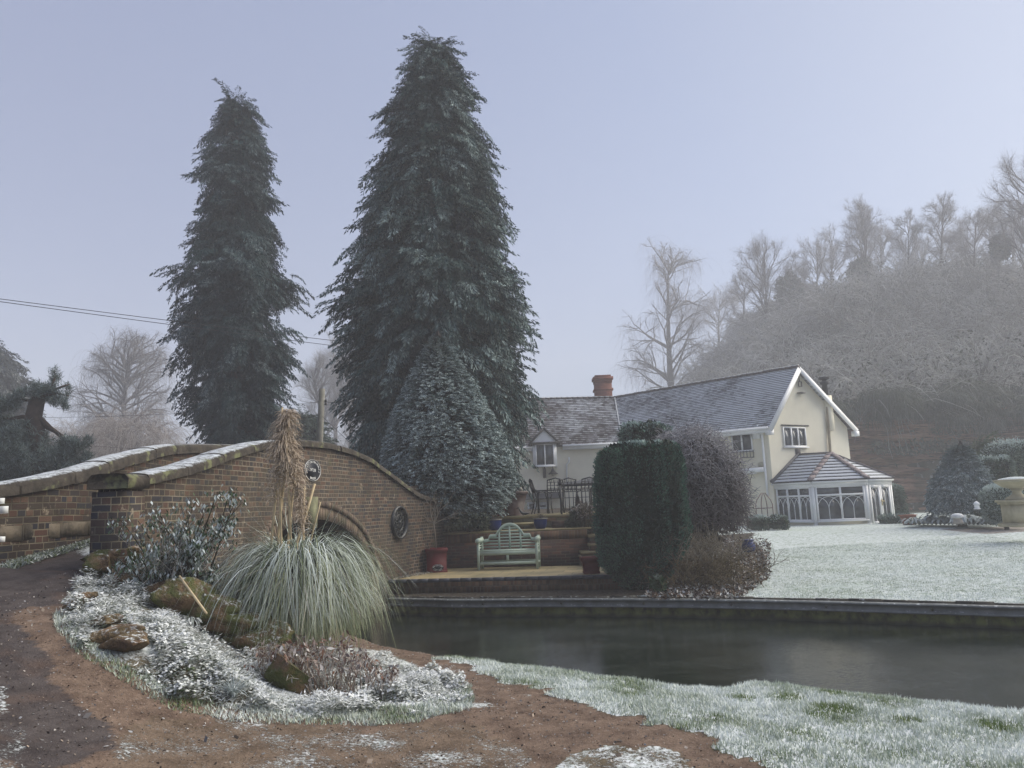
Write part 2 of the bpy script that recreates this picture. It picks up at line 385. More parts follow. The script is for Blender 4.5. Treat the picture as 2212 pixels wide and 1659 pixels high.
def near_att(X, Y, Z):
    bed, tar, ver, pat, fro = masks(X, Y, Z)
    r = np.where(tar, 1.0, 0.0); n = fnoise(X, Y, .5)
    g = np.where(ver, .78, np.where(pat, .66, np.where(fro, .44, np.where(bed, .6, np.where(tar, .10, .10)))))
    edge = dline(X, Y, [tuple(G(a, b, .55)[:2]) for a, b in [(130, 1335), (165, 1390), (270, 1450), (370, 1510), (480, 1537), (620, 1545), (900, 1541), (1010, 1505), (960, 1465)]])
    g = np.maximum(g, .62 * (1 - ss(.05, .5, edge)))
    vx, vy = proj(np.stack([X, Y, Z], -1).reshape(-1, 3)); vx = vx.reshape(X.shape); vy = vy.reshape(X.shape)
    lefty = (vx < 60) & (vy > 1560) | (vx < 20) & (vy > 1480)
    g = np.where(lefty & (Y > 1.2), .55, g)
    mid = (~bed) & (~ver) & (~tar) & (vx < 1150)
    g = np.where(mid, np.maximum(g, .30), g)
    wall = left_of_facade(X, Y) | ((X < -5.4) & (Y > 7))
    b = np.where(pat, .35, np.where(ver, 1.0, np.where(fro, .12, np.where(bed, .5, 0))))
    g = np.clip(g + (n - .5) * .5 * (g > .2), 0, 1)
    return np.stack([r, g, b, np.ones_like(r)], -1)
t = NT('earth'); a = t.att()
_n1 = t.noise(5, detail=6, rough=.7); _n2 = t.noise(38, detail=4, rough=.7); _n3 = t.noise(1.3, detail=3)
path_c = t.mix(t.step(.3, .7, _n1), (0.098, 0.066, 0.048), (0.21, 0.150, 0.110))
path_c = t.mix(t.math('MULTIPLY', t.step(.56, .7, _n2), .7), path_c, (0.33, 0.24, 0.19))
path_c = t.mix(t.math('MULTIPLY', t.step(.58, .68, t.noise(60, detail=3)), .8), path_c, (0.035, 0.024, 0.018))
tar_c = t.mix(t.step(.3, .7, _n1), (0.047, 0.038, 0.036), (0.092, 0.077, 0.072))
tar_c = t.mix(t.math('MULTIPLY', t.step(.58, .72, _n2), .6), tar_c, (0.2, 0.17, 0.16))
tar_c = t.mix(t.math('MULTIPLY', t.step(.5, .66, _n3), .5), tar_c, (0.14, 0.09, 0.065))
c0 = t.mix(a[0], path_c, tar_c)
gr = t.mix(t.step(.3, .7, t.noise(11, detail=4)), (0.05, 0.07, 0.022), (0.14, 0.14, 0.06))
c0 = t.mix(t.math('MULTIPLY', a[2], .75), c0, gr)
fr = t.math('ADD', t.math('MULTIPLY', t.noise(34, detail=8, rough=.85), .75), t.math('MULTIPLY', t.noise(3.5, detail=4), .25))
fk = t.math('SUBTRACT', fr, t.math('SUBTRACT', .82, t.math('MULTIPLY', a[1], .58)))
fk = t.step(-.02, .07, fk)
c0 = t.mix(fk, c0, t.mix(t.step(.3, .7, t.noise(17, detail=3)), (0.55, 0.60, 0.58), (0.74, 0.77, 0.78)))
t.bump(t.math('ADD', _n2, t.math('ADD', t.math('MULTIPLY', t.noise(90, detail=3), .5), t.math('MULTIPLY', fk, .6))), .8, .015)
M_EARTH = t.done(c0, .92, .15)
xs = np.concatenate([np.arange(-9, -5.4, .12), np.arange(-5.4, 5.2, .035), np.arange(5.2, 12, .15)])
ys = np.concatenate([np.arange(-2, 3.2, .2), np.arange(3.2, 9.5, .035), np.arange(9.5, 16.6, .07)])
keepf = lambda X, Y: (bank_in(X, Y) > -.45) | left_of_facade(X, Y)
near_full = None
def make_near():
    X, Y = np.meshgrid(xs, ys); Z = near_z(X, Y); A = near_att(X, Y, Z)
    nx, ny = len(xs), len(ys); v = np.stack([X, Y, Z], -1).reshape(-1, 3)
    i = np.arange((ny - 1) * (nx - 1)); r = i // (nx - 1); c = i % (nx - 1)
    f = np.stack([r * nx + c, r * nx + c + 1, (r + 1) * nx + c + 1, (r + 1) * nx + c], 1)
    f = f[keepf(X, Y).reshape(-1)[f[:, 0]]]
    lf = left_of_facade(X, Y).reshape(-1); f = f[(lf[f].all(1)) | (~lf[f]).all(1)]
    A2 = A.reshape(-1, 4); bed, tar, ver, pat, fro = [m.reshape(-1) for m in masks(X, Y, Z)]
    k = f[:, 0]
    cls = np.where(ver[k], 2, np.where(tar[k] | lf[k], 1, np.where(bed[k], 3, 0)))
    for ci, nm in ((0, 'path'), (1, 'road'), (2, 'grass_verge'), (3, 'planting_bed')):
        ff = f[cls == ci]; used, inv = np.unique(ff, return_inverse=True)
        mb = MB(); mb.add(v[used], inv.reshape(ff.shape), A2[used]); struct(mb.build(nm, M_EARTH, smooth=True))
make_near()

# frosted blades: verge, patch and bed edges
M_GRASS = m_leaf('frost_grass', (0.10, 0.17, 0.04), (0.20, 0.24, 0.10), (0.74, 0.78, 0.75))
def grass(N, box, pick, name, label, seed, L=(.018, .05), green=None):
    r = np.random.default_rng(seed)
    x = r.uniform(box[0], box[1], N); y = box[2] + (box[3] - box[2]) * r.random(N)
    z = near_z(x, y); ok = pick(x, y, z); x, y, z = x[ok], y[ok], z[ok]; n = len(x)
    an = r.uniform(0, 2 * math.pi, n); lean = r.uniform(.2, 1.1, n)
    clump = fnoise(x, y, .22)
    d = np.stack([np.cos(an) * lean, np.sin(an) * lean, np.ones(n)], 1); d = unit(d); sd = np.stack([-np.sin(an), np.cos(an), np.zeros(n)], 1)
    fr_ = np.clip(.55 + (fnoise(x, y, .5) - .5) * 1.6 + r.uniform(-.25, .25, n), 0, 1)
    if green is not None:
        for (gx, gy, gr_) in green: fr_ *= ss(gr_ * .4, gr_, np.hypot(x - gx, (y - gy)) + r.uniform(-.05, .05, n))
    Ln = r.uniform(L[0], L[1], n) * (.6 + clump)
    mb = MB(); blades(mb, np.stack([x, y, z - .005], 1), d, sd, Ln, r.uniform(.005, .010, n) * (1 + y / 12), np.stack([r.random(n), fr_, np.zeros(n), np.ones(n)], 1))
    o = mb.build(name, M_GRASS); return tag(o, label, 'grass', kind='stuff')
gsp = [(*G(a, b, .42)[:2], rr) for a, b, rr in [(1800, 1492, .18), (1810, 1535, .26), (1700, 1503, .2), (1600, 1507, .16), (1770, 1548, .16), (2150, 1570, .2), (1960, 1560, .15)]]
grass(430000, (-2.2, 8, 3, 11.6), lambda x, y, z: masks(x, y, z)[2] & (bank_in(x, y) > -.05), 'verge_grass', 'rimed grass along the near edge of the canal', 11, green=gsp)
grass(60000, (-2.5, 2, 3, 4.6), lambda x, y, z: (masks(x, y, z)[3] | masks(x, y, z)[4]) & (fnoise(x, y, .3) > .5), 'trodden_grass', 'thin frosty grass on the worn towpath in front', 12, L=(.012, .04))
def _be(x, y, z):
    vx, vy = proj(np.stack([x, y, z], 1)); e = dline(vx, vy, [(130, 1335), (165, 1392), (270, 1455), (370, 1515), (480, 1540), (620, 1549), (760, 1551), (900, 1545), (1008, 1518), (1000, 1480)])
    return e < 10 + 14 * fnoise(x, y, .3)
grass(90000, (-4.6, 0.2, 4, 8), _be, 'bed_edge_grass', 'low frosted grass fringing the planted bed', 13, L=(.02, .055))

r_ = np.random.default_rng(15); N = 26000; x = r_.uniform(-5, 4, N); y = 3.1 + 9 * r_.random(N) ** 1.6; z = near_z(x, y); mk_ = masks(x, y, z); ok = (~mk_[0]) & (~mk_[2]) & (bank_in(x, y) > .1) & (~left_of_facade(x, y)); x, y, z = x[ok], y[ok], z[ok]; n = len(x); kd = r_.random(n); mb = MB()
sz = r_.uniform(.005, .016, n) * (1 + (kd > .985) * 1.6); cards(mb, np.stack([x, y, z + .002], 1), np.stack([r_.normal(size=n), r_.normal(size=n), r_.uniform(.0, .5, n)], 1), np.stack([r_.normal(size=n), r_.normal(size=n), r_.normal(0, .3, n)], 1), sz * 1.6, sz * 1.1, np.stack([r_.random(n) ** 2, np.clip(r_.normal(.05, .25, n), 0, 1), np.zeros(n), np.ones(n)], 1))
tag(mb.build('grit', m_leaf('grit_bits', (0.03, 0.022, 0.018), (0.36, 0.29, 0.23), (0.7, 0.72, 0.72))), 'small grit, leaf scraps and frost crumbs scattered over the path', 'grit', kind='stuff')
# ------------------------------------------------------------------ water
t = NT('canal_water'); pz = t.pos()
mp = t.n('Mapping'); mp.inputs['Scale'].default_value = (1, 2.2, 1); mp.inputs['Rotation'].default_value = (0, 0, -.35); t.t.links.new(pz, mp.inputs[0])
icek = t.step(.44, .60, t.noise(.5, mp.outputs[0], detail=8, rough=.62))
fl = t.math('MULTIPLY', t.step(.54, .64, t.noise(10, mp.outputs[0], detail=5, rough=.7)), t.step(.45, .62, t.noise(.8, detail=2)))  # frost flecks and ripple highlights, both painted into the water colour
c = t.mix(icek, (0.012, 0.017, 0.011), (0.026, 0.032, 0.025)); c = t.mix(t.math('MULTIPLY', fl, .30), c, (0.26, 0.29, 0.29))
t.bump(t.math('ADD', t.noise(11, mp.outputs[0], detail=6), t.math('MULTIPLY', fl, .6)), .10, .03)
M_WATER = t.done(c, t.math('ADD', .035, t.math('MULTIPLY', icek, .05)), .5)
FAR = [(-9.5, 20.5), (-6.5, 19.5), (-3.7, 17.3), (-2.75, 16.75)] + [tuple(P(vx, 1300, Y)[:2]) for vx, Y in [(1000, 16.0), (1173, 15.6), (1371, 15.05), (1600, 14.3), (1850, 13.4), (2212, 12.2)]] + [(11.5, 10.2), (16, 7.6)]
mb = MB(); nx_ = [(-14, 22), (-14, 10), (-4, 8), (0, 4), (6, 0), (20, -4), (20, 12), (8, 16), (-2, 19)]
mb.add([(x, y, 0) for x, y in nx_], [tuple(range(len(nx_)))]); struct(mb.build('canal_water', M_WATER))
mb = MB(); mb.add([(x, y, -.6) for x, y in [(-400, -200), (400, -200), (400, 600), (-400, 600)]], [(0, 1, 2, 3)]); struct(mb.build('canal_bed', m_plain('mud', (0.03, 0.028, 0.02))))

# ------------------------------------------------------------------ piling along the far bank
def smooth_pl(pl, n):
    pl = np.asarray(pl, float); s = np.concatenate([[0], np.cumsum(np.hypot(*np.diff(pl, axis=0).T))]); q = np.linspace(0, s[-1], n)
    x = np.interp(q, s, pl[:, 0]); y = np.interp(q, s, pl[:, 1])
    for _ in range(6):
        x[1:-1] = (x[:-2] + 2 * x[1:-1] + x[2:]) / 4; y[1:-1] = (y[:-2] + 2 * y[1:-1] + y[2:]) / 4
    return np.stack([x, y], 1)
pile = smooth_pl(FAR[3:], 160)
RT = 0.36      # top of the rail above the water
t = NT('piling_green'); sx = t.n('SeparateXYZ'); t.t.links.new(t.pos(), sx.inputs[0])
u_ = t.n('SeparateXYZ'); t.t.links.new(t.uv(), u_.inputs[0])
alg = t.math('MULTIPLY', t.step(.0, .10, sx.outputs[2]), t.step(.25, .65, t.noise(6, detail=5)))
c = t.mix(alg, (0.03, 0.034, 0.022), (0.17, 0.185, 0.05)); c = t.mix(t.math('MULTIPLY', t.step(.62, .75, t.noise(13, detail=4)), alg), c, (0.26, 0.25, 0.13))
M_PILE = t.done(c, .8)
M_RAIL = m_plain('rail_steel', (0.13, 0.14, 0.135), .5, .35, 4, .5, frost=.12)
t = NT('rail_timber'); c = t.mix(t.step(.4, .7, t.noise(3, detail=5)), (0.055, 0.055, 0.05), (0.12, 0.125, 0.085)); c = t.mix(t.math('MULTIPLY', t.step(.5, .7, t.noise(.6)), .5), c, (0.09, 0.10, 0.03)); M_RAIL2 = t.done(c, .7)
root = empty('canal_piling', (pile[0][0], pile[0][1], 0), 'ribbed green stained steel piling under a long grey rail, holding the far canal bank', 'piling')
nrm = np.zeros_like(pile); tg = np.gradient(pile, axis=0); tg /= np.linalg.norm(tg, axis=1)[:, None]; nrm = np.stack([tg[:, 1], -tg[:, 0]], 1)   # towards the water
s_ = np.concatenate([[0], np.cumsum(np.hypot(*np.diff(pile, axis=0).T))])
mb = MB(); q = np.arange(0, s_[-1], .1); off = np.tile([.0, .0, -.09, -.09], len(q))[:len(q)]
px = np.interp(q, s_, pile[:, 0]) + np.interp(q, s_, nrm[:, 0]) * off; py = np.interp(q, s_, pile[:, 1]) + np.interp(q, s_, nrm[:, 1]) * off
n = len(q); v = np.concatenate([np.stack([px, py, np.full(n, -.5)], 1), np.stack([px, py, np.full(n, RT - .10)], 1)]); i = np.arange(n - 1)
mb.add(v, np.stack([i, i + 1, n + i + 1, n + i], 1), uv=np.stack([np.tile(q, 2), v[:, 2]], 1)); mb.build('sheet_piles', M_PILE, root)
prof = [(-.02, RT), (.10, RT), (.125, RT - .015), (.125, RT - .035), (.07, RT - .045), (.065, RT - .12), (.12, RT - .13), (.12, RT - .16), (-.02, RT - .165)]
mb = MB(); k = len(prof); wob = (vnoise(s_ * 1.0, s_ * 0, .7) - .5) * .035
vs = np.vstack([np.stack([pile[:, 0] + nrm[:, 0] * (o_ + wob), pile[:, 1] + nrm[:, 1] * (o_ + wob), np.full(len(pile), z_)], 1) for o_, z_ in prof]); m = len(pile); f = []
for a_ in range(k):
    b_ = (a_ + 1) % k
    i = np.arange(m - 1); f.append(np.stack([a_ * m + i, a_ * m + i + 1, b_ * m + i + 1, b_ * m + i], 1))
mb.add(vs, np.vstack(f)); mb.build('rail', M_RAIL, root)
for qq in np.arange(.6, s_[-1], 1.6):
    x = np.interp(qq, s_, pile[:, 0]); y = np.interp(qq, s_, pile[:, 1]); nx, ny = np.interp(qq, s_, nrm[:, 0]), np.interp(qq, s_, nrm[:, 1])
    mb = MB(); o_ = np.array([x + nx * .09, y + ny * .09, RT - .085]); mb.tube([o_ - np.array([nx, ny, 0]) * .03, o_ + np.array([nx, ny, 0]) * .03], .022, 8); mb.build('bolt', M_RAIL2, root)
# board edge behind the rail
mb = MB(); m = len(pile)
for i in range(0, m - 1, 4):
    a_, b_ = pile[i] - nrm[i] * .05, pile[min(i + 4, m - 1)] - nrm[min(i + 4, m - 1)] * .05; z_ = RT + .01 + .02 * random.random()
    mb.bar((*a_, z_ - .05), (*b_, z_ - .05), .07, .12)
mb.build('capping', m_plain('capping_wood', (0.045, 0.04, 0.032), .8, .4, 5, frost=.12), root)

# ------------------------------------------------------------------ lawn and garden ground behind the piling
fl_pl = [tuple(p) for p in (pile - nrm * .10)]
def far_side(x, y):
    yy = np.interp(x, [p[0] for p in fl_pl], [p[1] for p in fl_pl], left=17.2); return y - yy
def hill_h(x, y):
    cliff = ss(15, 22, x - (y - 52) * .1) * ss(50, 50.8, y - .10 * x - 1.5 * (fnoise(x, y * 0, 6) - .5))
    h = cliff * (5.8 + (x > 0) * np.clip((x - 22) * .07, 0, 2)) 
    e_ = x - 8 - (y - 55) * .14
    ramp = ss(0, 30, e_) * ss(52, 128, y) * 18.5 + ss(30, 80, x) * ss(52, 110, y) * 3 + ss(-5, 7, e_) * ss(60, 90, y) * 4.0
    return h + ramp
def lawn_z(x, y):
    d = far_side(x, y); z = .36 + .45 * ss(0, 22, d) - .05 * ss(26, 40, y)
    z = z + ss(3.4, 1.5, x - (y - 18) * .15) * ss(20.2, 21.4, y) * 1.15
    h = hill_h(x, y); return z + h + (fnoise(x, y, 3) - .5) * .06 + ss(2, 8, h) * (fnoise(x + 20, y, 13) - .5) * 7
t = NT('frost_lawn')
mpn = t.n('Mapping'); mpn.inputs['Scale'].default_value = (1, 1, 1); t.t.links.new(t.pos(), mpn.inputs[0])
n1 = t.noise(9, mpn.outputs[0], detail=6, rough=.75); n2 = t.noise(.35, detail=3)
c = t.mix(t.step(.36, .54, n1), (0.19, 0.26, 0.18), (0.62, 0.67, 0.66)); c = t.mix(t.math('MULTIPLY', t.step(.5, .75, n2), .35), c, (0.34, 0.43, 0.30))
c = t.mix(t.step(.0, 1.0, t.att()[0]), c, t.mix(t.step(.4, .6, t.noise(14, detail=5)), (0.035, 0.028, 0.02), (0.10, 0.085, 0.065)))
c = t.mix(t.att()[2], c, t.mix(t.step(.4, .6, t.noise(20, detail=4)), (0.16, 0.11, 0.085), (0.28, 0.20, 0.17)))
t.bump(t.noise(22, detail=5, rough=.7), .9, .04)
M_LAWN = t.done(c, .9, .1)
soil_px = [(1260, 1290), (1590, 1282), (1660, 1235), (1655, 1195), (1620, 1165), (1640, 1140), (1600, 1120), (1230, 1150)]
def lawn_att(X, Y, Z):
    vx, vy = proj(np.stack([X, Y, Z], -1).reshape(-1, 3)); vx = vx + (fnoise(X.ravel(), Y.ravel(), 1) - .5) * 14
    s = (inpoly(vx, vy, soil_px).reshape(X.shape) & (Y < 30)) | (X < 2.2 + (Y - 15) * .12) & (Y < 60)
    g = ((Y > 24.3 + .0 * X) & (X > 14.5 - (Y - 24) * 0) & (Y < 27) & (X > 13.5))
    return np.stack([s * 1.0, s * 0., g * .7, np.ones_like(X)], -1)
xs2 = np.concatenate([np.arange(-30, -3, 1.), np.arange(-3, 16, .12), np.arange(16, 26, .4)]); ys2 = np.concatenate([np.arange(6, 30, .12), np.arange(30, 46, .4)])
struct(grid_mesh('lawn', xs2, ys2, lawn_z, lawn_att, M_LAWN, keep=lambda X, Y: (far_side(X, Y) > 0) & ((X > -2.6 + (Y - 17) * .45) | (Y > 21))))
r_ = np.random.default_rng(16); N = 210000; x = r_.uniform(1.5, 14, N); y = 10.5 + 13 * r_.random(N) ** 1.3; q = np.stack([x, y, lawn_z(x, y)], 1); vx, vy = proj(q); ok = (far_side(x, y) > .03) & ~inpoly(vx + (fnoise(x, y, 1) - .5) * 14, vy, soil_px) & (x > 2.2 + (y - 15) * .12); q = q[ok]; n = len(q); a_ = r_.uniform(0, 6.28, n); mb = MB()
blades(mb, q - (0, 0, .004), unit(np.stack([np.cos(a_) * .7, np.sin(a_) * .7, np.ones(n)], 1)), np.stack([-np.sin(a_), np.cos(a_), np.zeros(n)], 1), r_.uniform(.012, .035, n) * (.4 + 1.3 * fnoise(q[:, 0], q[:, 1], .35)), .013, np.stack([r_.random(n), np.clip(.35 + 1.1 * fnoise(q[:, 0], q[:, 1], .9) - .1 + r_.normal(0, .2, n), 0, 1), np.zeros(n), np.ones(n)], 1)); tag(mb.build('lawn_grass', M_GRASS), 'short rimed grass over the cottage lawn', 'grass', kind='stuff')
t = NT('hill_ground'); c = t.mix(t.step(.35, .65, t.noise(.6, detail=6, rough=.7)), (0.03, 0.032, 0.02), (0.08, 0.08, 0.055)); c = t.mix(t.math('MULTIPLY', t.step(.55, .65, t.noise(3, detail=5)), .3), c, FROST); M_HILL = t.done(c, .95, .1)
xs3 = np.arange(-160, 170, 2.); ys3 = np.arange(46, 232, 2.)
struct(grid_mesh('hillside', xs3, ys3, lambda x, y: lawn_z(x, y) - .05 * (y < 47), lambda X, Y, Z: np.zeros(X.shape + (4,)), M_HILL))
xs4 = np.arange(-160, -8.9, 2.5); ys4 = np.arange(-12, 47, 2.5)
struct(grid_mesh('field', xs4, ys4, lambda x, y: .3 + 1.3 * ss(-7, -16, x) + 0 * y + .1 * fnoise(x, y, 5), lambda X, Y, Z: np.zeros(X.shape + (4,)), M_HILL))
# sandstone cliff face: layered rock standing in front of the hill
mb = MB(); t = NT('sandstone'); sx = t.n('SeparateXYZ'); t.t.links.new(t.pos(), sx.inputs[0])
mpn = t.n('Mapping'); mpn.inputs['Scale'].default_value = (.12, .12, 1.5); t.t.links.new(t.pos(), mpn.inputs[0])
lay = t.noise(1.6, mpn.outputs[0], detail=7, rough=.72)
c = t.ramp(lay, [(.30, (0.02, 0.016, 0.012)), (.40, (0.22, 0.11, 0.07)), (.455, (0.02, 0.016, 0.012)), (.48, (0.28, 0.15, 0.095)), (.58, (0.38, 0.25, 0.18)), (.62, (0.03, 0.022, 0.016)), (.65, (0.20, 0.11, 0.075)), (.74, (0.16, 0.14, 0.09))])
c = t.mix(t.math('MULTIPLY', t.step(.50, .68, t.noise(.35, detail=6, rough=.7)), .6), c, (0.06, 0.07, 0.045))
t.bump(lay, 1.0, .5); M_CLIFF = t.done(c, .95, .1)
cx = np.arange(17.0, 60, .35); cz = np.arange(-.2, 7.6, .15); X, Z = np.meshgrid(cx, cz)
led = (vnoise(Z * 1.0, X * .05, .55) - .5) * 1.5 + (vnoise(Z, X * .1 + 9, .2) - .5) * .5 + (fnoise(X, Z * 1.5, 1.4) - .5) * .8
Yc = 51.2 + .10 * (X - 17) - 3.5 * ss(40, 60, X) + 1.4 * (fnoise(X, X * 0 + Z * .06, 5) - .5) - led + Z * .12 - .9 * ss(5.2, 5.6, Z + .02 * X) * ss(6.8, 6.1, Z)
v = np.stack([X, Yc, Z + .5 + .7 * (vnoise(X, X * 0, 4) - .5) * (Z > 6.8)], -1).reshape(-1, 3); nx, ny = len(cx), len(cz); i = np.arange((ny - 1) * (nx - 1)); r = i // (nx - 1); c_ = i % (nx - 1)
mb.add(v, np.stack([r * nx + c_, r * nx + c_ + 1, (r + 1) * nx + c_ + 1, (r + 1) * nx + c_], 1)); struct(mb.build('cliff', M_CLIFF, smooth=False))
# ------------------------------------------------------------------ brick bridge
PAL_OLD = [(0.050, 0.036, 0.031), (0.075, 0.047, 0.037), (0.036, 0.037, 0.046), (0.105, 0.062, 0.046), (0.075, 0.052, 0.042), (0.032, 0.035, 0.050), (0.135, 0.066, 0.046), (0.070, 0.056, 0.046), (0.048, 0.041, 0.040), (0.085, 0.060, 0.048), (0.17, 0.10, 0.068)]
M_BR = m_brick('bridge_brick', [tuple(v * .88 for v in q) for q in PAL_OLD], (0.25, 0.21, 0.155), stain=(0.032, 0.028, 0.021), stain_amt=.62, moss=.6, mort=.012, bare=.6, wash=.16)
M_BR2 = m_brick('approach_brick', PAL_OLD, (0.20, 0.17, 0.12), row=.085, stain=(0.035, 0.028, 0.018), stain_amt=.75, moss=.8, mort=.012, bare=.7)
t = NT('coping_stone'); z = t.nrm_z()
c = t.mix(t.step(.3, .7, t.noise(5, detail=6, rough=.7)), (0.030, 0.026, 0.022), (0.080, 0.068, 0.054)); c = t.mix(t.math('MULTIPLY', t.step(.56, .66, t.noise(3.5, detail=5)), .8), c, (0.17, 0.18, 0.09))
fk = t.math('MULTIPLY', t.step(.70, 1.08, t.math('ADD', z, t.math('MULTIPLY', t.math('SUBTRACT', t.noise(11, detail=6, rough=.75), .5), 1.1))), t.att()[1])
c = t.mix(fk, c, (0.62, 0.66, 0.69)); u_ = t.n('SeparateXYZ'); t.t.links.new(t.uv(), u_.inputs[0])
t.bump(t.math('ADD', t.noise(22, detail=5), t.math('MULTIPLY', fk, 1.0)), .7, .02); M_COPE = t.done(c, .9, .2)
bridge = empty('canal_bridge', (-4.3, 13, 0), 'humped red and blue brick bridge with stone coping over the canal', 'bridge')

Fs = np.array(FAC); fl_ = np.concatenate([[0], np.cumsum(np.hypot(*np.diff(Fs, axis=0).T))])
NS = 260; fs = np.linspace(0, fl_[-1], NS); FX = np.interp(fs, fl_, Fs[:, 0]); FY = np.interp(fs, fl_, Fs[:, 1])
for _ in range(200): FX[1:-1] = (FX[:-2] + 2 * FX[1:-1] + FX[2:]) / 4; FY[1:-1] = (FY[:-2] + 2 * FY[1:-1] + FY[2:]) / 4
# sight-line column for each plan point -> heights read off the photograph
fvx = 1106 + FPX * (np.stack([FX, FY, np.full(NS, 2.2)], 1) - CAM) @ rt / ((np.stack([FX, FY, np.full(NS, 2.2)], 1) - CAM) @ fw)
tops = np.array([(200, 1023), (222, 1022), (280, 1022), (320, 1020), (400, 1003), (500, 970), (560, 954), (610, 948), (660, 949), (710, 955), (760, 970), (800, 988), (840, 1017), (875, 1045), (905, 1064), (930, 1072), (960, 1085)])
def z_at(vx, vy, x, y):
    """height of the point above plan point x,y seen at row vy"""
    out = np.zeros(len(x))
    for i in range(len(x)):
        lo, hi = -1.0, 8.0
        for _ in range(30):
            m = (lo + hi) / 2; _, py = proj(np.array([[x[i], y[i], m]]))
            if py[0] > vy[i]: lo = m
            else: hi = m
        out[i] = lo
    return out
ZT = z_at(fvx, np.interp(fvx, tops[:, 0], tops[:, 1]), FX, FY)
tg = np.stack([np.gradient(FX), np.gradient(FY)], 1); tg /= np.linalg.norm(tg, axis=1)[:, None]; nb = np.stack([-tg[:, 1], tg[:, 0]], 1)    # away from the viewer, towards the road
COP = .135
ZW = ZT - COP
# arch
SP_Z = 1.30
iC = int(np.argmin(abs(fvx - 668))); sC = fs[iC]; sR = fs[int(np.argmin(abs(fvx - 800)))]; half = sR - sC; sL = sC - half * .80
crown = z_at(np.array([668.]), np.array([1122.]), FX[iC:iC + 1], FY[iC:iC + 1])[0]
spring = .75
def arch(s):
    u = np.clip(np.abs(s - sC) / np.where(np.asarray(s) < sC, half * .80, half), 0, 1); return spring + (crown - spring) * np.sqrt(1 - u ** 2.1)
mb = MB(); TH = .34
def strip(mb, i, z0a, z1a, z0b, z1b):
    j = i + 1; zs = 1
    mb.add([(FX[i], FY[i], z0a), (FX[j], FY[j], z0b), (FX[j], FY[j], z1b), (FX[i], FY[i], z1a)], [(0, 1, 2, 3)], uv=[(fs[i], z0a), (fs[j], z0b), (fs[j], z1b), (fs[i], z1a)])
for i in range(NS - 1):
    za = zb = -.3
    if sL < fs[i] < sR and sL < fs[i + 1] < sR: za, zb = arch(fs[i]), arch(fs[i + 1])
    elif sL < fs[i] < sR or sL < fs[i + 1] < sR: za = zb = -.3
    strip(mb, i, za, ZW[i] + .02, zb, ZW[i + 1] + .02)
# inner (road) face of the parapet
bx, by = FX + nb[:, 0] * TH, FY + nb[:, 1] * TH
for i in range(NS - 1):
    z0 = .6 + .117 * FY[i] - .1; j = i + 1
    mb.add([(bx[i], by[i], z0), (bx[j], by[j], z0), (bx[j], by[j], ZW[j] + .02), (bx[i], by[i], ZW[i] + .02)], [(3, 2, 1, 0)], uv=[(fs[i], z0), (fs[j], z0), (fs[j], ZW[j]), (fs[i], ZW[i])])
mb.add([(FX[-1], FY[-1], 0), (bx[-1], by[-1], 0), (bx[-1], by[-1], ZW[-1]), (FX[-1], FY[-1], ZW[-1])], [(0, 1, 2, 3)])
mb.build('spandrel_wall', M_BR, bridge, autouv=True)
# end pier
e0 = np.array([tg[0][0], tg[0][1], 0]); n0 = np.array([nb[0][0], nb[0][1], 0]); O = np.array([FX[0], FY[0], 0])
mb = MB(); mb.fb(O, e0, n0, (0, 0, 1), -.05, .30, -.04, .38, .9, ZT[0] - .2); mb.build('end_pier', m_brick('pier_brick', PAL_OLD, (0.22, 0.19, 0.13), row=.082, width=.235, stain=(0.035, 0.028, 0.02), stain_amt=.7, moss=.7, bare=.7), bridge, autouv=True)
mb = MB(); mb.fb(O, e0, n0, (0, 0, 1), -.10, .36, -.08, .50, 1.0, 1.68); mb.build('pier_footing', M_BR2, bridge, autouv=True)
# stone copings: rounded section swept along
def cope(mb, X, Y, Z, nbv, w0, w1, frost, sarr, h=COP, joint=.9):
    m = 9; prof = []
    for k in range(m):
        a_ = math.pi * k / (m - 1); prof.append((w0 + (w1 - w0) * (.5 - .5 * math.cos(a_)), -h * .45 + h * .45 * math.sin(a_) ** .6))
    prof = [(w0, -h)] + prof + [(w1, -h)]; k = len(prof); n = len(X)
    for s0 in np.arange(sarr[0], sarr[-1], joint):
        ids = np.where((sarr >= s0 - .04) & (sarr <= s0 + joint + .0))[0]
        if len(ids) < 2: continue
        dz = random.uniform(-.008, .008); vs = []; at = []
        for i in ids:
            for (o_, z_) in prof: vs.append((X[i] + nbv[i][0] * o_, Y[i] + nbv[i][1] * o_, Z[i] + z_ + dz)); at.append((0, frost(i), 0, 1))
        ff = [(a * k + b, a * k + b + 1, (a + 1) * k + b + 1, (a + 1) * k + b) for a in range(len(ids) - 1) for b in range(k - 1)]
        ff += [tuple(range(k)), tuple((len(ids) - 1) * k + b for b in range(k - 1, -1, -1))]
        mb.add(vs, ff, np.array(at))
mb = MB(); ks = [i for i in range(NS) if fs[i] > .30]
cope(mb, FX[ks], FY[ks], ZT[ks], nb[ks], -.07, TH + .07, lambda i: 1.0 if fvx[ks[i]] < 600 else .12, fs[ks]); mb.build('coping', M_COPE, bridge)
mb = MB(); m = 8; vs = []
pr = [(-.07, -.17), (-.08, -.06), (-.03, -.01), (.08, 0), (.28, 0), (.37, -.01), (.42, -.06), (.42, -.17)]
for x_ in (-.09, .33): vs += [O + e0 * x_ + n0 * a_ + np.array([0, 0, ZT[0] + b_]) for a_, b_ in pr]
mb.add(vs, [tuple(range(8)), tuple(range(15, 7, -1))] + [(i, (i + 1) % 8, 8 + (i + 1) % 8, 8 + i) for i in range(8)], (0, .15, 0, 1)); mb.build('pier_cap', M_COPE, bridge)
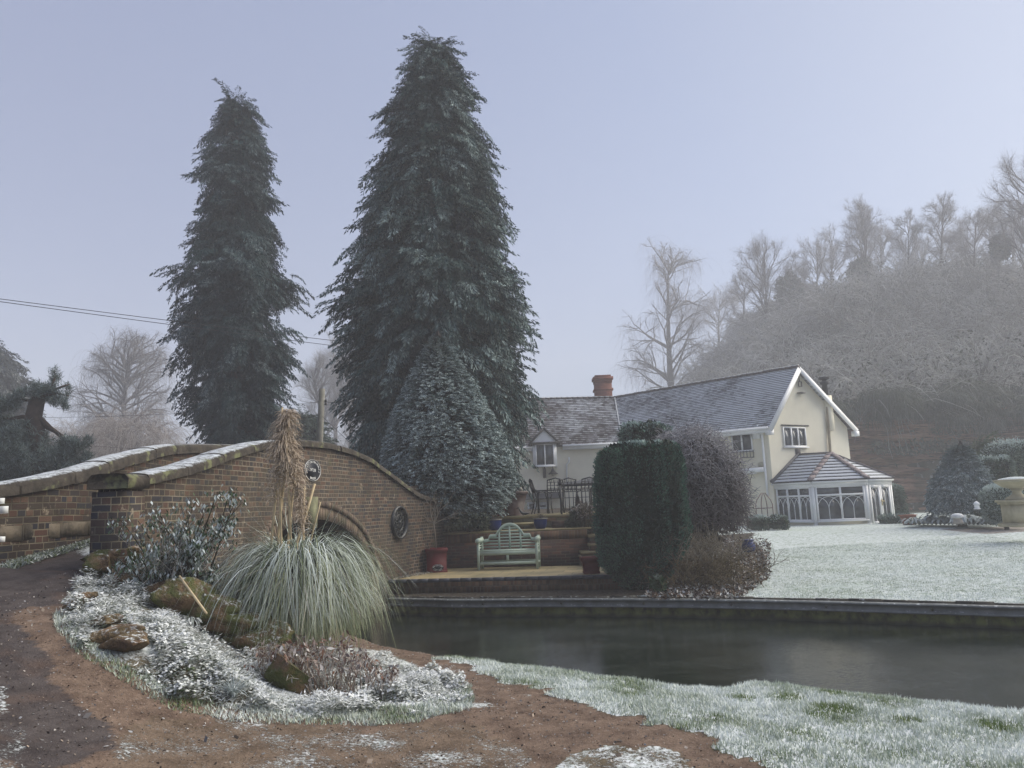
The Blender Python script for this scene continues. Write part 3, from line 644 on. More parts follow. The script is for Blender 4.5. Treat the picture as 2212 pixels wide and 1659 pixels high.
# arch ring: two courses of voussoirs proud of the face, drip line and keystone
mb = MB(); N = 46
M_RING = m_plain('ring_brick', (0.15, 0.105, 0.08), .9, .5, 9, bump=.5)
def fpos(s, off, z):
    return np.array([np.interp(s, fs, FX) - np.interp(s, fs, nb[:, 0]) * off, np.interp(s, fs, FY) - np.interp(s, fs, nb[:, 1]) * off, z])
us = np.linspace(-1, 1, 400); ax = sC + np.where(us < 0, us * .80, us) * half * .999; az = arch(ax); dl = np.concatenate([[0], np.cumsum(np.hypot(np.diff(ax), np.diff(az)))])
def ap(l): return np.interp(l, dl, ax), np.interp(l, dl, az)
def anorm(l):
    a_, b_ = ap(l - .02), ap(l + .02); d = np.array([b_[0] - a_[0], b_[1] - a_[1]]); d /= np.linalg.norm(d) + 1e-9; return np.array([-d[1], d[0]])
for l in np.arange(.05, dl[-1] - .05, .082):
    for (h0, h1, of) in ((.0, .225, .012), (.235, .34, .045)):
        (s0, z0), n0_ = ap(l), anorm(l); (s1, z1), n1_ = ap(l + .072), anorm(l + .072); o2 = of + random.uniform(-.006, .006); c8 = []
        for off in (-.12, o2):
            for (s_a, z_a, nn, h) in ((s0, z0, n0_, h0), (s1, z1, n1_, h0), (s1, z1, n1_, h1), (s0, z0, n0_, h1)): c8.append(fpos(s_a + nn[0] * h, off, z_a + nn[1] * h))
        v_ = random.random(); mb.hexa(c8, (v_, 0, 0, 1))
t = NT('voussoir'); c = t.mix(t.att()[0], (0.07, 0.05, 0.042), (0.19, 0.14, 0.10)); c = t.mix(t.math('MULTIPLY', t.step(.4, .65, t.noise(6, detail=5)), .6), c, (0.09, 0.085, 0.05)); t.bump(t.noise(40), .5); M_VOU = t.done(c, .9)
mb.build('arch_ring', M_VOU, bridge)
mb = MB(); c8 = []
for off in (-.1, .09):
    for ds, dz in ((-.13, -.16), (.13, -.16), (.17, .40), (-.17, .40)): c8.append(fpos(sC + ds, off, crown + dz))
mb.hexa(c8); mb.build('keystone', m_plain('keystone_stone', (0.17, 0.17, 0.10), .9, .35, 6, bump=.4), bridge)
# pale repair patch at the springing
mb = MB()
for off, (a0, a1), (z0, z1) in ((.012, (.03, .46), (.78, 1.35)), (.012, (.05, .36), (.5, .78))):
    vs = []; k = 14
    for i in range(k):
        zz = z0 + (z1 - z0) * i / (k - 1); vs.append(fpos(sR + a0 * .2, off, zz)); vs.append(fpos(sR + a1 * (.75 + .3 * vnoise(np.array([zz * 9]), np.array([3.]), .6)[0]) * (1 - .5 * ss(1.0, 1.35, zz)), off, zz))
    mb.add(vs, [(2 * i, 2 * i + 1, 2 * i + 3, 2 * i + 2) for i in range(k - 1)])
mb.build('render_patch', m_plain('old_render', (0.27, 0.23, 0.17), .9, .35, 7, bump=.5), bridge)
# barrel vault and abutments behind the arch
VD = 2.9; mb = MB(); mid = np.array([np.interp(sC, fs, nb[:, 0]), np.interp(sC, fs, nb[:, 1]), 0]); k = 40
ls = np.linspace(0, dl[-1], k); rows = []
for d_ in np.linspace(0, VD, 10):
    rows.append([fpos(ap(l)[0], 0, ap(l)[1]) + mid * d_ for l in ls])
A_ = np.array(rows); vs = A_.reshape(-1, 3); i = np.arange(9 * (k - 1)); r = i // (k - 1); c_ = i % (k - 1)
uvv = np.stack([np.tile(ls, 10), np.repeat(np.linspace(0, VD, 10), k)], 1)[:, ::-1]
mb.add(vs, np.stack([r * k + c_, r * k + c_ + 1, (r + 1) * k + c_ + 1, (r + 1) * k + c_], 1), uv=uvv); mb.build('vault', m_brick('vault_brick', PAL_OLD, (0.16, 0.13, 0.10), bare=.6), bridge)
t = NT('rubble_stone'); vo = t.n('TexVoronoi', feature='F1'); vo.inputs['Scale'].default_value = 2.6; t.t.links.new(t.pos(), vo.inputs[0]); c = t.mix(t.step(.3, .7, vo.outputs['Color']), (0.03, 0.025, 0.024), (0.11, 0.085, 0.08)); c = t.mix(t.step(.5, .6, t.noise(3)), c, (0.09, 0.09, 0.085)); t.bump(vo.outputs['Distance'], .8, .08); M_RUB = t.done(c, .85)
for s_e in (sL, sR):
    mb = MB(); p0 = fpos(s_e, 0, -.3); p1 = p0 + mid * VD; mb.add([p0, p1, p1 + (0, 0, spring + .35), p0 + (0, 0, spring + .35)], [(0, 1, 2, 3)]); mb.build('abutment', M_RUB, bridge)
# far parapet and left approach wall
bpx = [(-350, 1085, 8.2), (-150, 1060, 8.9), (0, 1041, 9.5), (90, 1030, 10.0), (185, 1008, 10.9), (260, 985, 12.0), (320, 968, 13.1), (370, 959, 14.1), (430, 957, 15.2), (500, 959, 16.4), (560, 962, 17.6), (620, 966, 18.8), (700, 985, 20.4), (760, 1012, 21.6)]
BP = np.array([P(*q) for q in bpx]); bl = np.concatenate([[0], np.cumsum(np.hypot(*np.diff(BP[:, :2], axis=0).T))]); n = 420; bs = np.linspace(0, bl[-1], n)
BX, BY, BZ = [np.interp(bs, bl, BP[:, i]) for i in range(3)]
for _ in range(120):
    for A_ in (BX, BY, BZ): A_[1:-1] = (A_[:-2] + 2 * A_[1:-1] + A_[2:]) / 4
tb = np.stack([np.gradient(BX), np.gradient(BY)], 1); tb /= np.linalg.norm(tb, axis=1)[:, None]; nbb = np.stack([-tb[:, 1], tb[:, 0]], 1)
mb = MB()
for i in range(n - 1):
    j = i + 1
    for o_, zz in ((0, .9), (.34, .1)):
        xa, ya, xb, yb = BX[i] + nbb[i][0] * o_, BY[i] + nbb[i][1] * o_, BX[j] + nbb[j][0] * o_, BY[j] + nbb[j][1] * o_
        mb.add([(xa, ya, zz), (xb, yb, zz), (xb, yb, BZ[j] - COP), (xa, ya, BZ[i] - COP)], [(0, 1, 2, 3)], uv=[(bs[i], zz), (bs[j], zz), (bs[j], BZ[j] - COP), (bs[i], BZ[i] - COP)])
mb.build('far_parapet', M_BR2, bridge)
mb = MB(); cope(mb, BX, BY, BZ, nbb, -.07, .41, lambda i: .95 if BY[i] < 14.2 else .25, bs, h=.19); mb.build('far_coping', M_COPE, bridge)
# stone band on the inner face of the approach wall
mb = MB(); kk = np.where(BY < 12.4)[0]
for s0 in np.arange(0, bs[kk[-1]], .62):
    ids = [i for i in kk if s0 <= bs[i] <= s0 + .66]
    if len(ids) < 2: continue
    z1 = 2.2 - .03 + .02 * (s0); a_, b_ = ids[0], ids[-1]; pa = np.array([BX[a_], BY[a_], 0]); pb = np.array([BX[b_], BY[b_], 0]); d = pb - pa; L = np.linalg.norm(d); d /= L; nn = np.array([nbb[a_][0], nbb[a_][1], 0])
    mb.fb(pa, d, nn, (0, 0, 1), .004, L - .006, -.018, .05, 1.98 + s0 * .012, 2.17 + s0 * .012, (random.random(), 0, 0, 1))
t = NT('band_stone'); c = t.mix(t.att()[0], (0.13, 0.105, 0.075), (0.26, 0.22, 0.165)); c = t.mix(t.math('MULTIPLY', t.step(.42, .62, t.noise(3.5, detail=6, rough=.7)), .8), c, (0.05, 0.042, 0.03)); t.bump(t.noise(25), .4); mb.build('stone_band', t.done(c, .9), bridge)
# the deck between the parapets carries the road on
mb = MB(); q = np.linspace(16.4, 21, 10); xa = np.interp(q, FY, FX) - .2; xb = np.interp(q, BY, BX) + .0; zz = 2.3 - .12 * (q - 15.5)
vs = np.concatenate([np.stack([xa, q, zz], 1), np.stack([xb, q, zz], 1)]); mb.add(vs, [(i, i + 1, 11 + i, 10 + i) for i in range(9)], (1, .3, 0, 1)); mb.build('deck', M_EARTH, bridge)

# lettering helper: mesh of one character, centred
_fc = {}
def glyph(ch, size, ext=.004):
    k = (ch, size)
    if k not in _fc:
        cu = bpy.data.curves.new('glyph', 'FONT'); cu.body = ch; cu.size = size; cu.extrude = ext; cu.align_x = 'CENTER'; cu.align_y = 'CENTER'; cu.resolution_u = 3; cu.offset = 0.0
        ob = bpy.data.objects.new('glyph', cu); C.objects.link(ob); dg = bpy.context.evaluated_depsgraph_get(); me = ob.evaluated_get(dg).to_mesh()
        v = np.array([x.co[:] for x in me.vertices]); f = [tuple(p.vertices) for p in me.polygons]; ob.evaluated_get(dg).to_mesh_clear(); bpy.data.objects.remove(ob); bpy.data.curves.remove(cu)
        if len(v): v[:, 1] -= 0
        _fc[k] = (v, f)
    return _fc[k]
def put_glyph(mb, ch, size, O, ex, ey, ez, rot=0, sx=1.0):
    v, f = glyph(ch, size)
    if len(v) == 0: return
    c_, s_ = math.cos(rot), math.sin(rot); x = v[:, 0] * sx; y = v[:, 1]
    X = x * c_ - y * s_; Y = x * s_ + y * c_
    mb.add(O + X[:, None] * ex + Y[:, None] * ey + v[:, 2:3] * ez, f)
def oval(mb, O, ex, ey, ez, a, b, d0, d1, n=40, a2=0, b2=0):
    an = np.arange(n) * 2 * math.pi / n; ring = lambda aa, bb, d: O + np.cos(an)[:, None] * aa * ex + np.sin(an)[:, None] * bb * ey + d * ez
    if a2: vs = np.vstack([ring(a, b, d0), ring(a, b, d1), ring(a2, b2, d1), ring(a2, b2, d0)]); k = 4
    else: vs = np.vstack([ring(a, b, d0), ring(a, b, d1)]); k = 2
    f = [(r * n + j, r * n + (j + 1) % n, (r + 1) * n + (j + 1) % n, (r + 1) * n + j) for r in range(k - 1) for j in range(n)]
    if not a2: f += [tuple(n + j for j in range(n)), tuple(range(n - 1, -1, -1))]
    mb.add(vs, f)
def arc_text(mb, txt, size, O, ex, ey, ez, a, b, a0, a1, flip=False, sx=1.0, dz=.012):
    n = len(txt); th = np.radians(np.linspace(a0, a1, 400)); x = a * np.cos(th); y = b * np.sin(th); L = np.concatenate([[0], np.cumsum(np.hypot(np.diff(x), np.diff(y)))])
    for i, ch in enumerate(txt):
        l = L[-1] * (i + .5) / n; j = min(int(np.searchsorted(L, l)), 398); tx, ty = x[j + 1] - x[j], y[j + 1] - y[j]
        put_glyph(mb, ch, size, O + x[j] * ex + y[j] * ey + dz * ez, ex, ey, ez, math.atan2(ty, tx), sx)
i0 = int(np.argmin(abs(fvx - 674))); zc = z_at(np.array([674.]), np.array([1016.]), FX[i0:i0 + 1], FY[i0:i0 + 1])[0]
ex = np.array([tg[i0][0], tg[i0][1], 0]); ez = -np.array([nb[i0][0], nb[i0][1], 0]); ey = np.array([0, 0, 1.]); O = np.array([FX[i0], FY[i0], zc]); hh = 23.3 / FPX * FY[i0]
_, _ = 0, 0; wpx = (proj((O + ex * .1)[None])[0] - proj((O - ex * .1)[None])[0])[0] / .2; hw = 17.5 / wpx
sign = empty('name_plate', O, 'black oval plate with white rim and lettering on the bridge wall above the arch', 'sign')
MW = m_plain('white_enamel', (0.75, 0.75, 0.72), .5, .05); MK = m_plain('black_enamel', (0.008, 0.010, 0.016), .45, .2)
mb = MB(); oval(mb, O, ex, ey, ez, hw, hh, -.02, .018); mb.build('plate', MK, sign)
mb = MB(); oval(mb, O, ex, ey, ez, hw * .985, hh * .985, .018, .026, a2=hw * .965, b2=hh * .97); mb.build('rim', MW, sign)
mb = MB(); sxx = 1.75 * hw / hh / 1.75
arc_text(mb, 'WHITTINGTON HORSE', .054, O, ex, ey, ez, hw * .76, hh * .76, 200, -18, sx=hw / hh * .62, dz=.02); mb.build('lettering', MW, sign); mb = MB()
arc_text(mb, 'BRIDGE', .056, O, ex, ey, ez, hw * .78, hh * .76, 244, 296, sx=hw / hh * .75, dz=.02); mb.build('lettering', MW, sign); mb = MB()
put_glyph(mb, 'N', .078, O + ez * .02 - ex * hw * .20 + ey * .005, ex, ey, ez, sx=hw / hh * .75); put_glyph(mb, 'o', .04, O + ez * .02 - ex * hw * .07 + ey * .03, ex, ey, ez, sx=hw / hh * .8)
put_glyph(mb, '2', .08, O + ez * .02 + ex * hw * .10, ex, ey, ez, sx=hw / hh * .7); put_glyph(mb, '8', .08, O + ez * .02 + ex * hw * .27, ex, ey, ez, sx=hw / hh * .7)
mb.build('number', MW, sign)
# iron wheel grille on the right of the arch
i0 = int(np.argmin(abs(fvx - 860))); zc = z_at(np.array([860.]), np.array([1129.]), FX[i0:i0 + 1], FY[i0:i0 + 1])[0]
ex = np.array([tg[i0][0], tg[i0][1], 0]); ez = -np.array([nb[i0][0], nb[i0][1], 0]); O = np.array([FX[i0], FY[i0], zc]); hh = 35 / FPX * FY[i0]; wpx = (proj((O + ex * .1)[None])[0] - proj((O - ex * .1)[None])[0])[0] / .2; hw = min(16.5 / wpx, hh * 1.1)
g = empty('iron_wheel', O, 'round black iron wheel grille hung on the brick wall beside the arch', 'wheel')
MI = m_plain('black_iron', (0.012, 0.014, 0.016), .4, .4, 8, .5)
mb = MB(); oval(mb, O, ex, ey, ez, hw, hh, -.02, .07, a2=hw * .86, b2=hh * .86); mb.build('outer_ring', MI, g)
mb = MB(); oval(mb, O, ex, ey, ez, hw * .87, hh * .87, 0.0, .006); mb.build('back_panel', m_plain('dark_panel', (0.016, 0.02, 0.02), .35), g)
mb = MB(); oval(mb, O, ex, ey, ez, hw * .5, hh * .5, .012, .04, a2=hw * .45, b2=hh * .45); oval(mb, O, ex, ey, ez, hw * .12, hh * .12, .0, .06)
for k in range(12):
    a_ = k * math.pi / 6; a2_ = a_ + math.pi / 12; pt = lambda r_, an: O + ex * hw * r_ * math.cos(an) + ey * hh * r_ * math.sin(an) + ez * .025
    mb.bar(pt(.1, a_), pt(.48, a_), .016); mb.bar(pt(.48, a2_), pt(.68, a_), .014); mb.bar(pt(.48, a2_), pt(.68, a_ + math.pi / 6), .014); mb.bar(pt(.68, a_), pt(.87, a_), .016)
mb.build('spokes', m_plain('worn_iron', (0.022, 0.025, 0.026), .4, .4, 8, .5), g)
# ------------------------------------------------------------------ cottage
M_REND = m_plain('cream_render', (0.74, 0.70, 0.57), .9, .10, .6, .1)
M_WH = m_plain('white_upvc', (0.80, 0.81, 0.81), .4, .04)
M_GLASS = (lambda t: t.done(t.mix(t.step(.35, .65, t.noise(1.1, detail=3)), (0.02, 0.026, 0.032), (0.085, 0.095, 0.105)), .12, .6))(NT('window_glass'))
M_DARK = m_plain('dark_wood', (0.035, 0.032, 0.032), .7)
def m_tile(name, c1, c2, frost, f0=.5, patch=.25):
    t = NT(name); u = t.n('SeparateXYZ'); t.t.links.new(t.uv(), u.inputs[0]); row = t.math('FLOOR', u.outputs[1]); fr = t.math('SUBTRACT', u.outputs[1], row)
    cv = t.n('CombineXYZ'); t.put(cv.inputs[0], t.math('FLOOR', t.math('MULTIPLY', t.math('ADD', u.outputs[0], t.math('MULTIPLY', t.math('MODULO', row, 2.0), .09)), 5.5))); t.put(cv.inputs[1], row)
    wn_ = t.n('TexWhiteNoise', noise_dimensions='3D'); t.t.links.new(cv.outputs[0], wn_.inputs['Vector'])
    c = t.mix(wn_.outputs['Value'], c1, c2)
    big = t.noise(patch, detail=5, rough=.65); fine = t.noise(5, detail=5, rough=.7)
    k = t.math('ADD', t.math('MULTIPLY', big, 1.5), t.math('ADD', t.math('MULTIPLY', fine, .5), t.math('MULTIPLY', wn_.outputs['Value'], .18)))
    k = t.math('ADD', k, t.math('SUBTRACT', t.math('MULTIPLY', fr, -.15), f0)); k = t.math('ADD', k, t.att()[1])
    k = t.math('MULTIPLY', t.step(.42, .9, k), frost)
    c = t.mix(k, c, (0.62, 0.65, 0.68)); c = t.mix(t.math('MULTIPLY', t.step(.62, .7, t.noise(1.6, detail=6)), t.att()[2]), c, (0.33, 0.34, 0.22))
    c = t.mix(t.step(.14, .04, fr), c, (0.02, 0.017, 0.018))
    return t.done(c, .85, .2)
def roof_plane(mb, e0, e1, r0_, r1, rows, lift=.03, thick=.02, fa=(0, 0)):
    """courses of tiles from the eave e0-e1 up to the ridge r0_-r1; each course is a real step"""
    e0, e1, r0_, r1 = [np.asarray(x, float) for x in (e0, e1, r0_, r1)]
    nn = U(np.cross(e1 - e0, r0_ - e0)); nn = nn if nn[2] > 0 else -nn; K = 24; Lu = np.linalg.norm(e1 - e0)
    for i in range(rows):
        a, b = i / rows, (i + 1.12) / rows; b = min(b, 1.0)
        tt = np.linspace(0, 1, K + 1)[:, None]
        lo = (e0 + (r0_ - e0) * a) * (1 - tt) + (e1 + (r1 - e1) * a) * tt; hi = (e0 + (r0_ - e0) * b) * (1 - tt) + (e1 + (r1 - e1) * b) * tt
        jl = (np.random.default_rng(i).random((K + 1, 1)) - .5) * .012
        lo2 = lo + nn * (lift + jl); hi2 = hi + nn * lift * .25; n = K + 1
        att = np.zeros((3 * n, 4)); att[:, 1] = fa[0] + (fa[1] - fa[0]) * np.tile(tt[:, 0], 3); att[:, 3] = 1
        uv = np.vstack([np.stack([tt[:, 0] * Lu, np.full(n, i + .02)], 1), np.stack([tt[:, 0] * Lu, np.full(n, i + .98)], 1), np.stack([tt[:, 0] * Lu, np.full(n, i + .01)], 1)])
        j = np.arange(K); mb.add(np.vstack([lo2, hi2, lo - nn * .01]), np.vstack([np.stack([j, j + 1, n + j + 1, n + j], 1), np.stack([2 * n + j, 2 * n + j + 1, j + 1, j], 1)]), att, uv)
def lerp(a, b, t_): return np.asarray(a) + (np.asarray(b) - np.asarray(a)) * t_
ZG = .75; EZ = CAM[2] + 3.12 - .05; RZ = CAM[2] + 6.05
A = np.array([11.9, 36.0, 0]); B = np.array([16.9, 39.0, 0]); AF = np.array([5.85, 41.0, 0]); R1 = lerp(A, B, .385); R2 = np.array([6.1, 45.6, 0])
Z = lambda p, z: np.array([p[0], p[1], z])
house = empty('cottage', (8, 41, ZG), 'long cream rendered cottage with steep frosted tiled roofs, dormer and white gutters', 'house')
BB = B + (R2 - R1) * 1.0; L0 = np.array([-3.5, 41.6, 0]); LB = np.array([-3.5, 46.2, 0]); LR = np.array([-3.5, 45.3, 0])
WZ = EZ - .02
def quad(mb, *pts): mb.add(np.array(pts), [tuple(range(len(pts)))])
mb = MB(); quad(mb, Z(A, .3), Z(B, .3), Z(B, WZ + .15), Z(R1, RZ - .05), Z(A, WZ + .15)); mb.build('gable_wall', M_REND, house)
mb = MB(); quad(mb, Z(AF, .3), Z(A, .3), Z(A, WZ), Z(AF, WZ)); quad(mb, Z(B, .3), Z(BB, .3), Z(BB, WZ), Z(B, WZ)); mb.build('side_wall', M_REND, house)
mb = MB(); quad(mb, Z(L0, .3), Z(AF, .3), Z(AF, WZ - .1), Z(L0, WZ - .1)); mb.build('front_wall', M_REND, house)
M_T1 = m_tile('wing_tiles', (0.05, 0.045, 0.048), (0.12, 0.11, 0.115), .93, f0=.32, patch=.22); M_T2 = m_tile('brown_tiles', (0.062, 0.050, 0.047), (0.12, 0.100, 0.094), .9, f0=.62, patch=.22)
sd_ = U(A - B) * .28; gd = U(np.cross((0, 0, 1), B - A)); gd = gd if gd[1] < 0 else -gd
RE1 = Z(R1, RZ) + gd * .28; sag = .0
def along(p, q, t_): return lerp(p, q, t_)
mb = MB(); eo = lambda p, z, v: Z(p, z) + v
wn_out = U(np.array([A[1] - AF[1], AF[0] - A[0], 0])); wn_out = wn_out if wn_out[0] < 0 else -wn_out; wn_out = U(np.cross((0, 0, 1), A - AF)); wn_out = wn_out if wn_out[1] < 0 else -wn_out
roof_plane(mb, Z(AF, EZ) + wn_out * .3, Z(A, EZ) + wn_out * .3 + gd * .28, Z(R2, RZ), RE1, 30, fa=(.05, .10))
sag_w = mb.build('wing_roof', M_T1, house)
at = sag_w.data.attributes.get('att')
mb = MB(); bo = U(np.cross((0, 0, 1), B - A)); ext = U(B - A) * .35
roof_plane(mb, Z(BB, EZ) + ext, Z(B, EZ) + ext + gd * .28, Z(R2, RZ), RE1, 20); mb.build('rear_roof', M_T1, house)
mb = MB(); roof_plane(mb, Z(L0, EZ - .08) + np.array([0, -.32, 0]), Z(AF, EZ - .08) + np.array([.15, -.32, 0]), Z(LR, RZ + .15), Z(R2, RZ), 26, fa=(-.12, .22)); roof_plane(mb, Z(LB, EZ) + np.array([0, 1.5, 0]), Z(R2, EZ) + np.array([0, 2, 0]), Z(LR, RZ + .15), Z(R2, RZ), 6); mb.build('cottage_roof', M_T2, house)
mb = MB()
for i in range(38):
    p = lerp(Z(R2, RZ + .04), RE1 + np.array([0, 0, .04]), i / 38); q_ = lerp(Z(R2, RZ + .04), RE1 + np.array([0, 0, .04]), (i + .96) / 38); dz = np.array([0, 0, random.uniform(-.012, .012)]); mb.tube([p + dz, q_ + dz], .10, 7, (0, .5, 0, 1))
for i in range(30):
    p = lerp(Z(LR, RZ + .19), Z(R2, RZ + .04), i / 30); q_ = lerp(Z(LR, RZ + .19), Z(R2, RZ + .04), (i + .96) / 30); mb.tube([p, q_], .09, 6, (0, -.5, 0, 1))
mb.build('ridge_tiles', m_plain('ridge', (0.10, 0.085, 0.08), .8, .3, 3, frost=.95), house)
mb = MB(); mb.tube([lerp(Z(AF, EZ) + wn_out * .2, Z(R2, RZ), k / 9) + np.array([0, -.02, .03 + .03 * (k % 2)]) for k in range(10)], .045, 5); mb.build('valley_flashing', m_plain('lead_frost', (0.30, 0.31, 0.32), .6, .4, 5, frost=.6), house)
# barge boards
for nm, (p, q_, o_) in (('barge_board', (Z(A, EZ - .12) + wn_out * .3 * .6 + U(A - B) * .1, Z(R1, RZ - .10), 0)), ('barge_board', (Z(B, EZ - .12) + ext * 1.05, Z(R1, RZ - .10), 0))):
    mb = MB(); mb.bar(p + gd * .31, q_ + gd * .31, .035, .26, upv=tuple(np.cross(U(q_ - p), gd)), a=None); mb.build(nm, M_WH, house)
for p in (Z(A, EZ - .22) + U(A - B) * .17, Z(B, EZ - .22) + U(B - A) * .3):
    mb = MB(); mb.fb(p + gd * .2, U(B - A), gd, (0, 0, 1), -.16, .16, -.1, .14, -.13, .12); mb.build('box_end', M_WH, house)
# fascias, gutters
def gutter(p, q_, out, nm='gutter'):
    mb = MB(); mb.bar(p + out * .02 + np.array([0, 0, -.12]), q_ + out * .02 + np.array([0, 0, -.12]), .03, .2); mb.bar(p - out * .12 + np.array([0, 0, -.22]), q_ - out * .12 + np.array([0, 0, -.22]), .3, .02); mb.build('fascia', M_WH, house)
    mb = MB(); mb.tube([p + out * .1 + np.array([0, 0, -.03]), q_ + out * .1 + np.array([0, 0, -.03])], .06, 8); mb.build(nm, M_WH, house)
gutter(Z(AF, EZ) + wn_out * .3, Z(A, EZ) + wn_out * .3 + gd * .2, wn_out)
dx0, dx1 = 1.22, 2.5          # dormer interrupts the front gutter
vy_ = np.array([0, -1.0, 0])
fy = lambda x: 41.0 + (AF[0] - x) * (.6 / 9.35)
gutter(np.array([-3.5, fy(-3.5) - .32, EZ - .08]), np.array([dx0 - .02, fy(dx0) - .32, EZ - .08]), vy_); gutter(np.array([dx1 + .05, fy(dx1) - .32, EZ - .08]), np.array([5.85, 40.68, EZ - .08]), vy_)
# window builder: O lower-left corner, ex right, ey up, ez out of the wall
def window(par, O, ex, ey, ez, W, H, lights, name='window', sill=True, tr=None, fw_=.055, arch=False, glass=None):
    mb = MB(); f = fw_
    for x0, x1, y0, y1 in ((0, f, 0, H), (W - f, W, 0, H), (f, W - f, 0, f), (f, W - f, H - f, H)): mb.fb(O, ex, ey, ez, x0, x1, y0, y1, .004, .07)
    xs_ = np.cumsum([0] + list(lights)); xs_ = xs_ / xs_[-1] * W
    for x in xs_[1:-1]: mb.fb(O, ex, ey, ez, x - f * .6, x + f * .6, f, H - f, .006, .075)
    if tr: mb.fb(O, ex, ey, ez, f, W - f, tr - f * .6, tr + f * .6, .008, .078)
    w_ = mb.build(name, M_WH, par)
    for i in range(len(lights)):
        for (y0, y1) in (((f, tr - f * .6), (tr + f * .6, H - f)) if tr else ((f, H - f),)):
            m2 = MB(); m2.fb(O, ex, ey, ez, xs_[i] + f * .5, xs_[i + 1] - f * .5, y0, y1, .008, .022); m2.build('pane', glass or M_GLASS, w_)
    if arch:
        m3 = MB(); yt = (tr or H) - f; y0 = f
        for i in range(len(lights)):
            a0, a1 = xs_[i] + f * .6, xs_[i + 1] - f * .6; c_ = (a0 + a1) / 2; hw_ = (a1 - a0) / 2; pt = lambda x, y: O + ex * x + ey * y + ez * .03; hsp = yt * .50
            for base_, sg in ((a0, 1), (c_, 1), (c_, -1), (a1, -1)):
                # quarter curves that spring from a side or the centre and cross at a pointed head
                th = np.linspace(0, math.pi / 2, 9); far_ = hw_
                pts = [pt(base_ + sg * far_ * (1 - math.cos(a_)), hsp + (yt - hsp) * math.sin(a_)) for a_ in th]
                m3.tube(pts, .013, 4, cap=False)
            m3.tube([pt(c_, y0), pt(c_, hsp)], .016, 4)
        m3.build('tracery', M_WH, w_)
    if sill:
        m4 = MB(); m4.fb(O, ex, ey, ez, -.06, W + .06, -.06, -.002, .0, .14); m4.build('sill', M_WH, w_)
    return w_
UPV = np.array([0, 0, 1.]); gx = U(B - A)
def on_plane(vx, vy, p0, nn):
    d = ray(vx, vy); return CAM + d * (((p0 - CAM) @ nn) / (d @ nn))
def pxz(zx, zy): return ((2700 + zx * .45208) / 1.8228, (1400 + zy * .45208) / 1.8228)     # enlarged crop -> picture
def win_at(par, tl, br, p0, nn, ex, lights, **k):
    a = on_plane(*pxz(*tl), p0, nn); b = on_plane(*pxz(*br), p0, nn); W = (b - a) @ ex; H = a[2] - b[2]; H = max(H, .3)
    return window(par, Z(a, a[2] - H), ex, UPV, nn, W, H, lights, **k)
gw = win_at(house, (836, 622), (1050, 795), A, gd, gx, [1.2, 1, 1.2])
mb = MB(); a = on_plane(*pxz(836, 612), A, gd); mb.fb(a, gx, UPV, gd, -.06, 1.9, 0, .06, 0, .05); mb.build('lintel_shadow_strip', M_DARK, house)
wx = U(A - AF)
win_at(house, (395, 665), (590, 828), A, wn_out, wx, [1, 1]); win_at(house, (180, 700), (262, 800), A, wn_out, wx, [1])
# window box rail
a = on_plane(*pxz(375, 850), A, wn_out); b = on_plane(*pxz(605, 895), A, wn_out); W = (b - a) @ wx
mb = MB()
for zz in (0, -.28): mb.fb(Z(a, a[2] + zz), wx, UPV, wn_out, 0, W, -.02, .02, .14, .17)
for i in range(9): mb.fb(Z(a, a[2]), wx, UPV, wn_out, W * i / 8 - .012, W * i / 8 + .012, -.3, .05, .13, .16)
mb.build('balconet', M_DARK, house)
# wall fittings
def fitting(nm, px, pl, nn, ex, w_, h_, d_, mat): 
    a = on_plane(*pxz(*px), pl, nn); mb = MB(); mb.fb(a, ex, UPV, nn, -w_ / 2, w_ / 2, -h_ / 2, h_ / 2, 0, d_); return mb.build(nm, mat, house)
fitting('alarm_box', (620, 683), A, wn_out, wx, .36, .45, .12, M_WH); fitting('air_vent', (662, 952), A, wn_out, wx, .3, .22, .05, m_plain('vent_cream', (0.45, 0.42, 0.3)))
fitting('wall_light', (990, 328), A, gd, gx, .34, .07, .25, m_plain('lamp_grey', (0.2, 0.19, 0.17)))
a = on_plane(*pxz(985, 250), A, gd); mb = MB()
for x0, x1, y0, y1 in ((-.13, .13, .10, .13), (-.13, .13, -.13, -.10), (-.13, -.10, -.1, .1), (.10, .13, -.1, .1)): mb.fb(a, gx, UPV, gd, x0, x1, y0, y1, .05, .09)
mb.tube([a + gd * .06 + UPV * .1, a + gd * .06 + UPV * .62], .02, 5); mb.build('camera_bracket', m_plain('bracket', (0.12, 0.11, 0.10)), house)
# downpipes
dp1 = [on_plane(*pxz(*q), A, wn_out) + wn_out * .1 for q in ((645, 610), (668, 660), (690, 900), (705, 1050), (722, 1225))]
dp1[0] = dp1[0] + wn_out * .2
mb = MB(); mb.tube(dp1, .055, 7); mb.build('downpipe', M_WH, house)
# covered awning box and canopy below
a = on_plane(*pxz(440, 1015), A, wn_out); b = on_plane(*pxz(690, 992), A, wn_out)
mb = MB(); mb.bar(a + wn_out * .15, b + wn_out * .15, .30, .22); mb.bar(a + wn_out * .2 - UPV * .15, lerp(a, b, .75) + wn_out * .2 - UPV * .15, .15, .03); mb.build('awning_box', M_WH, house)
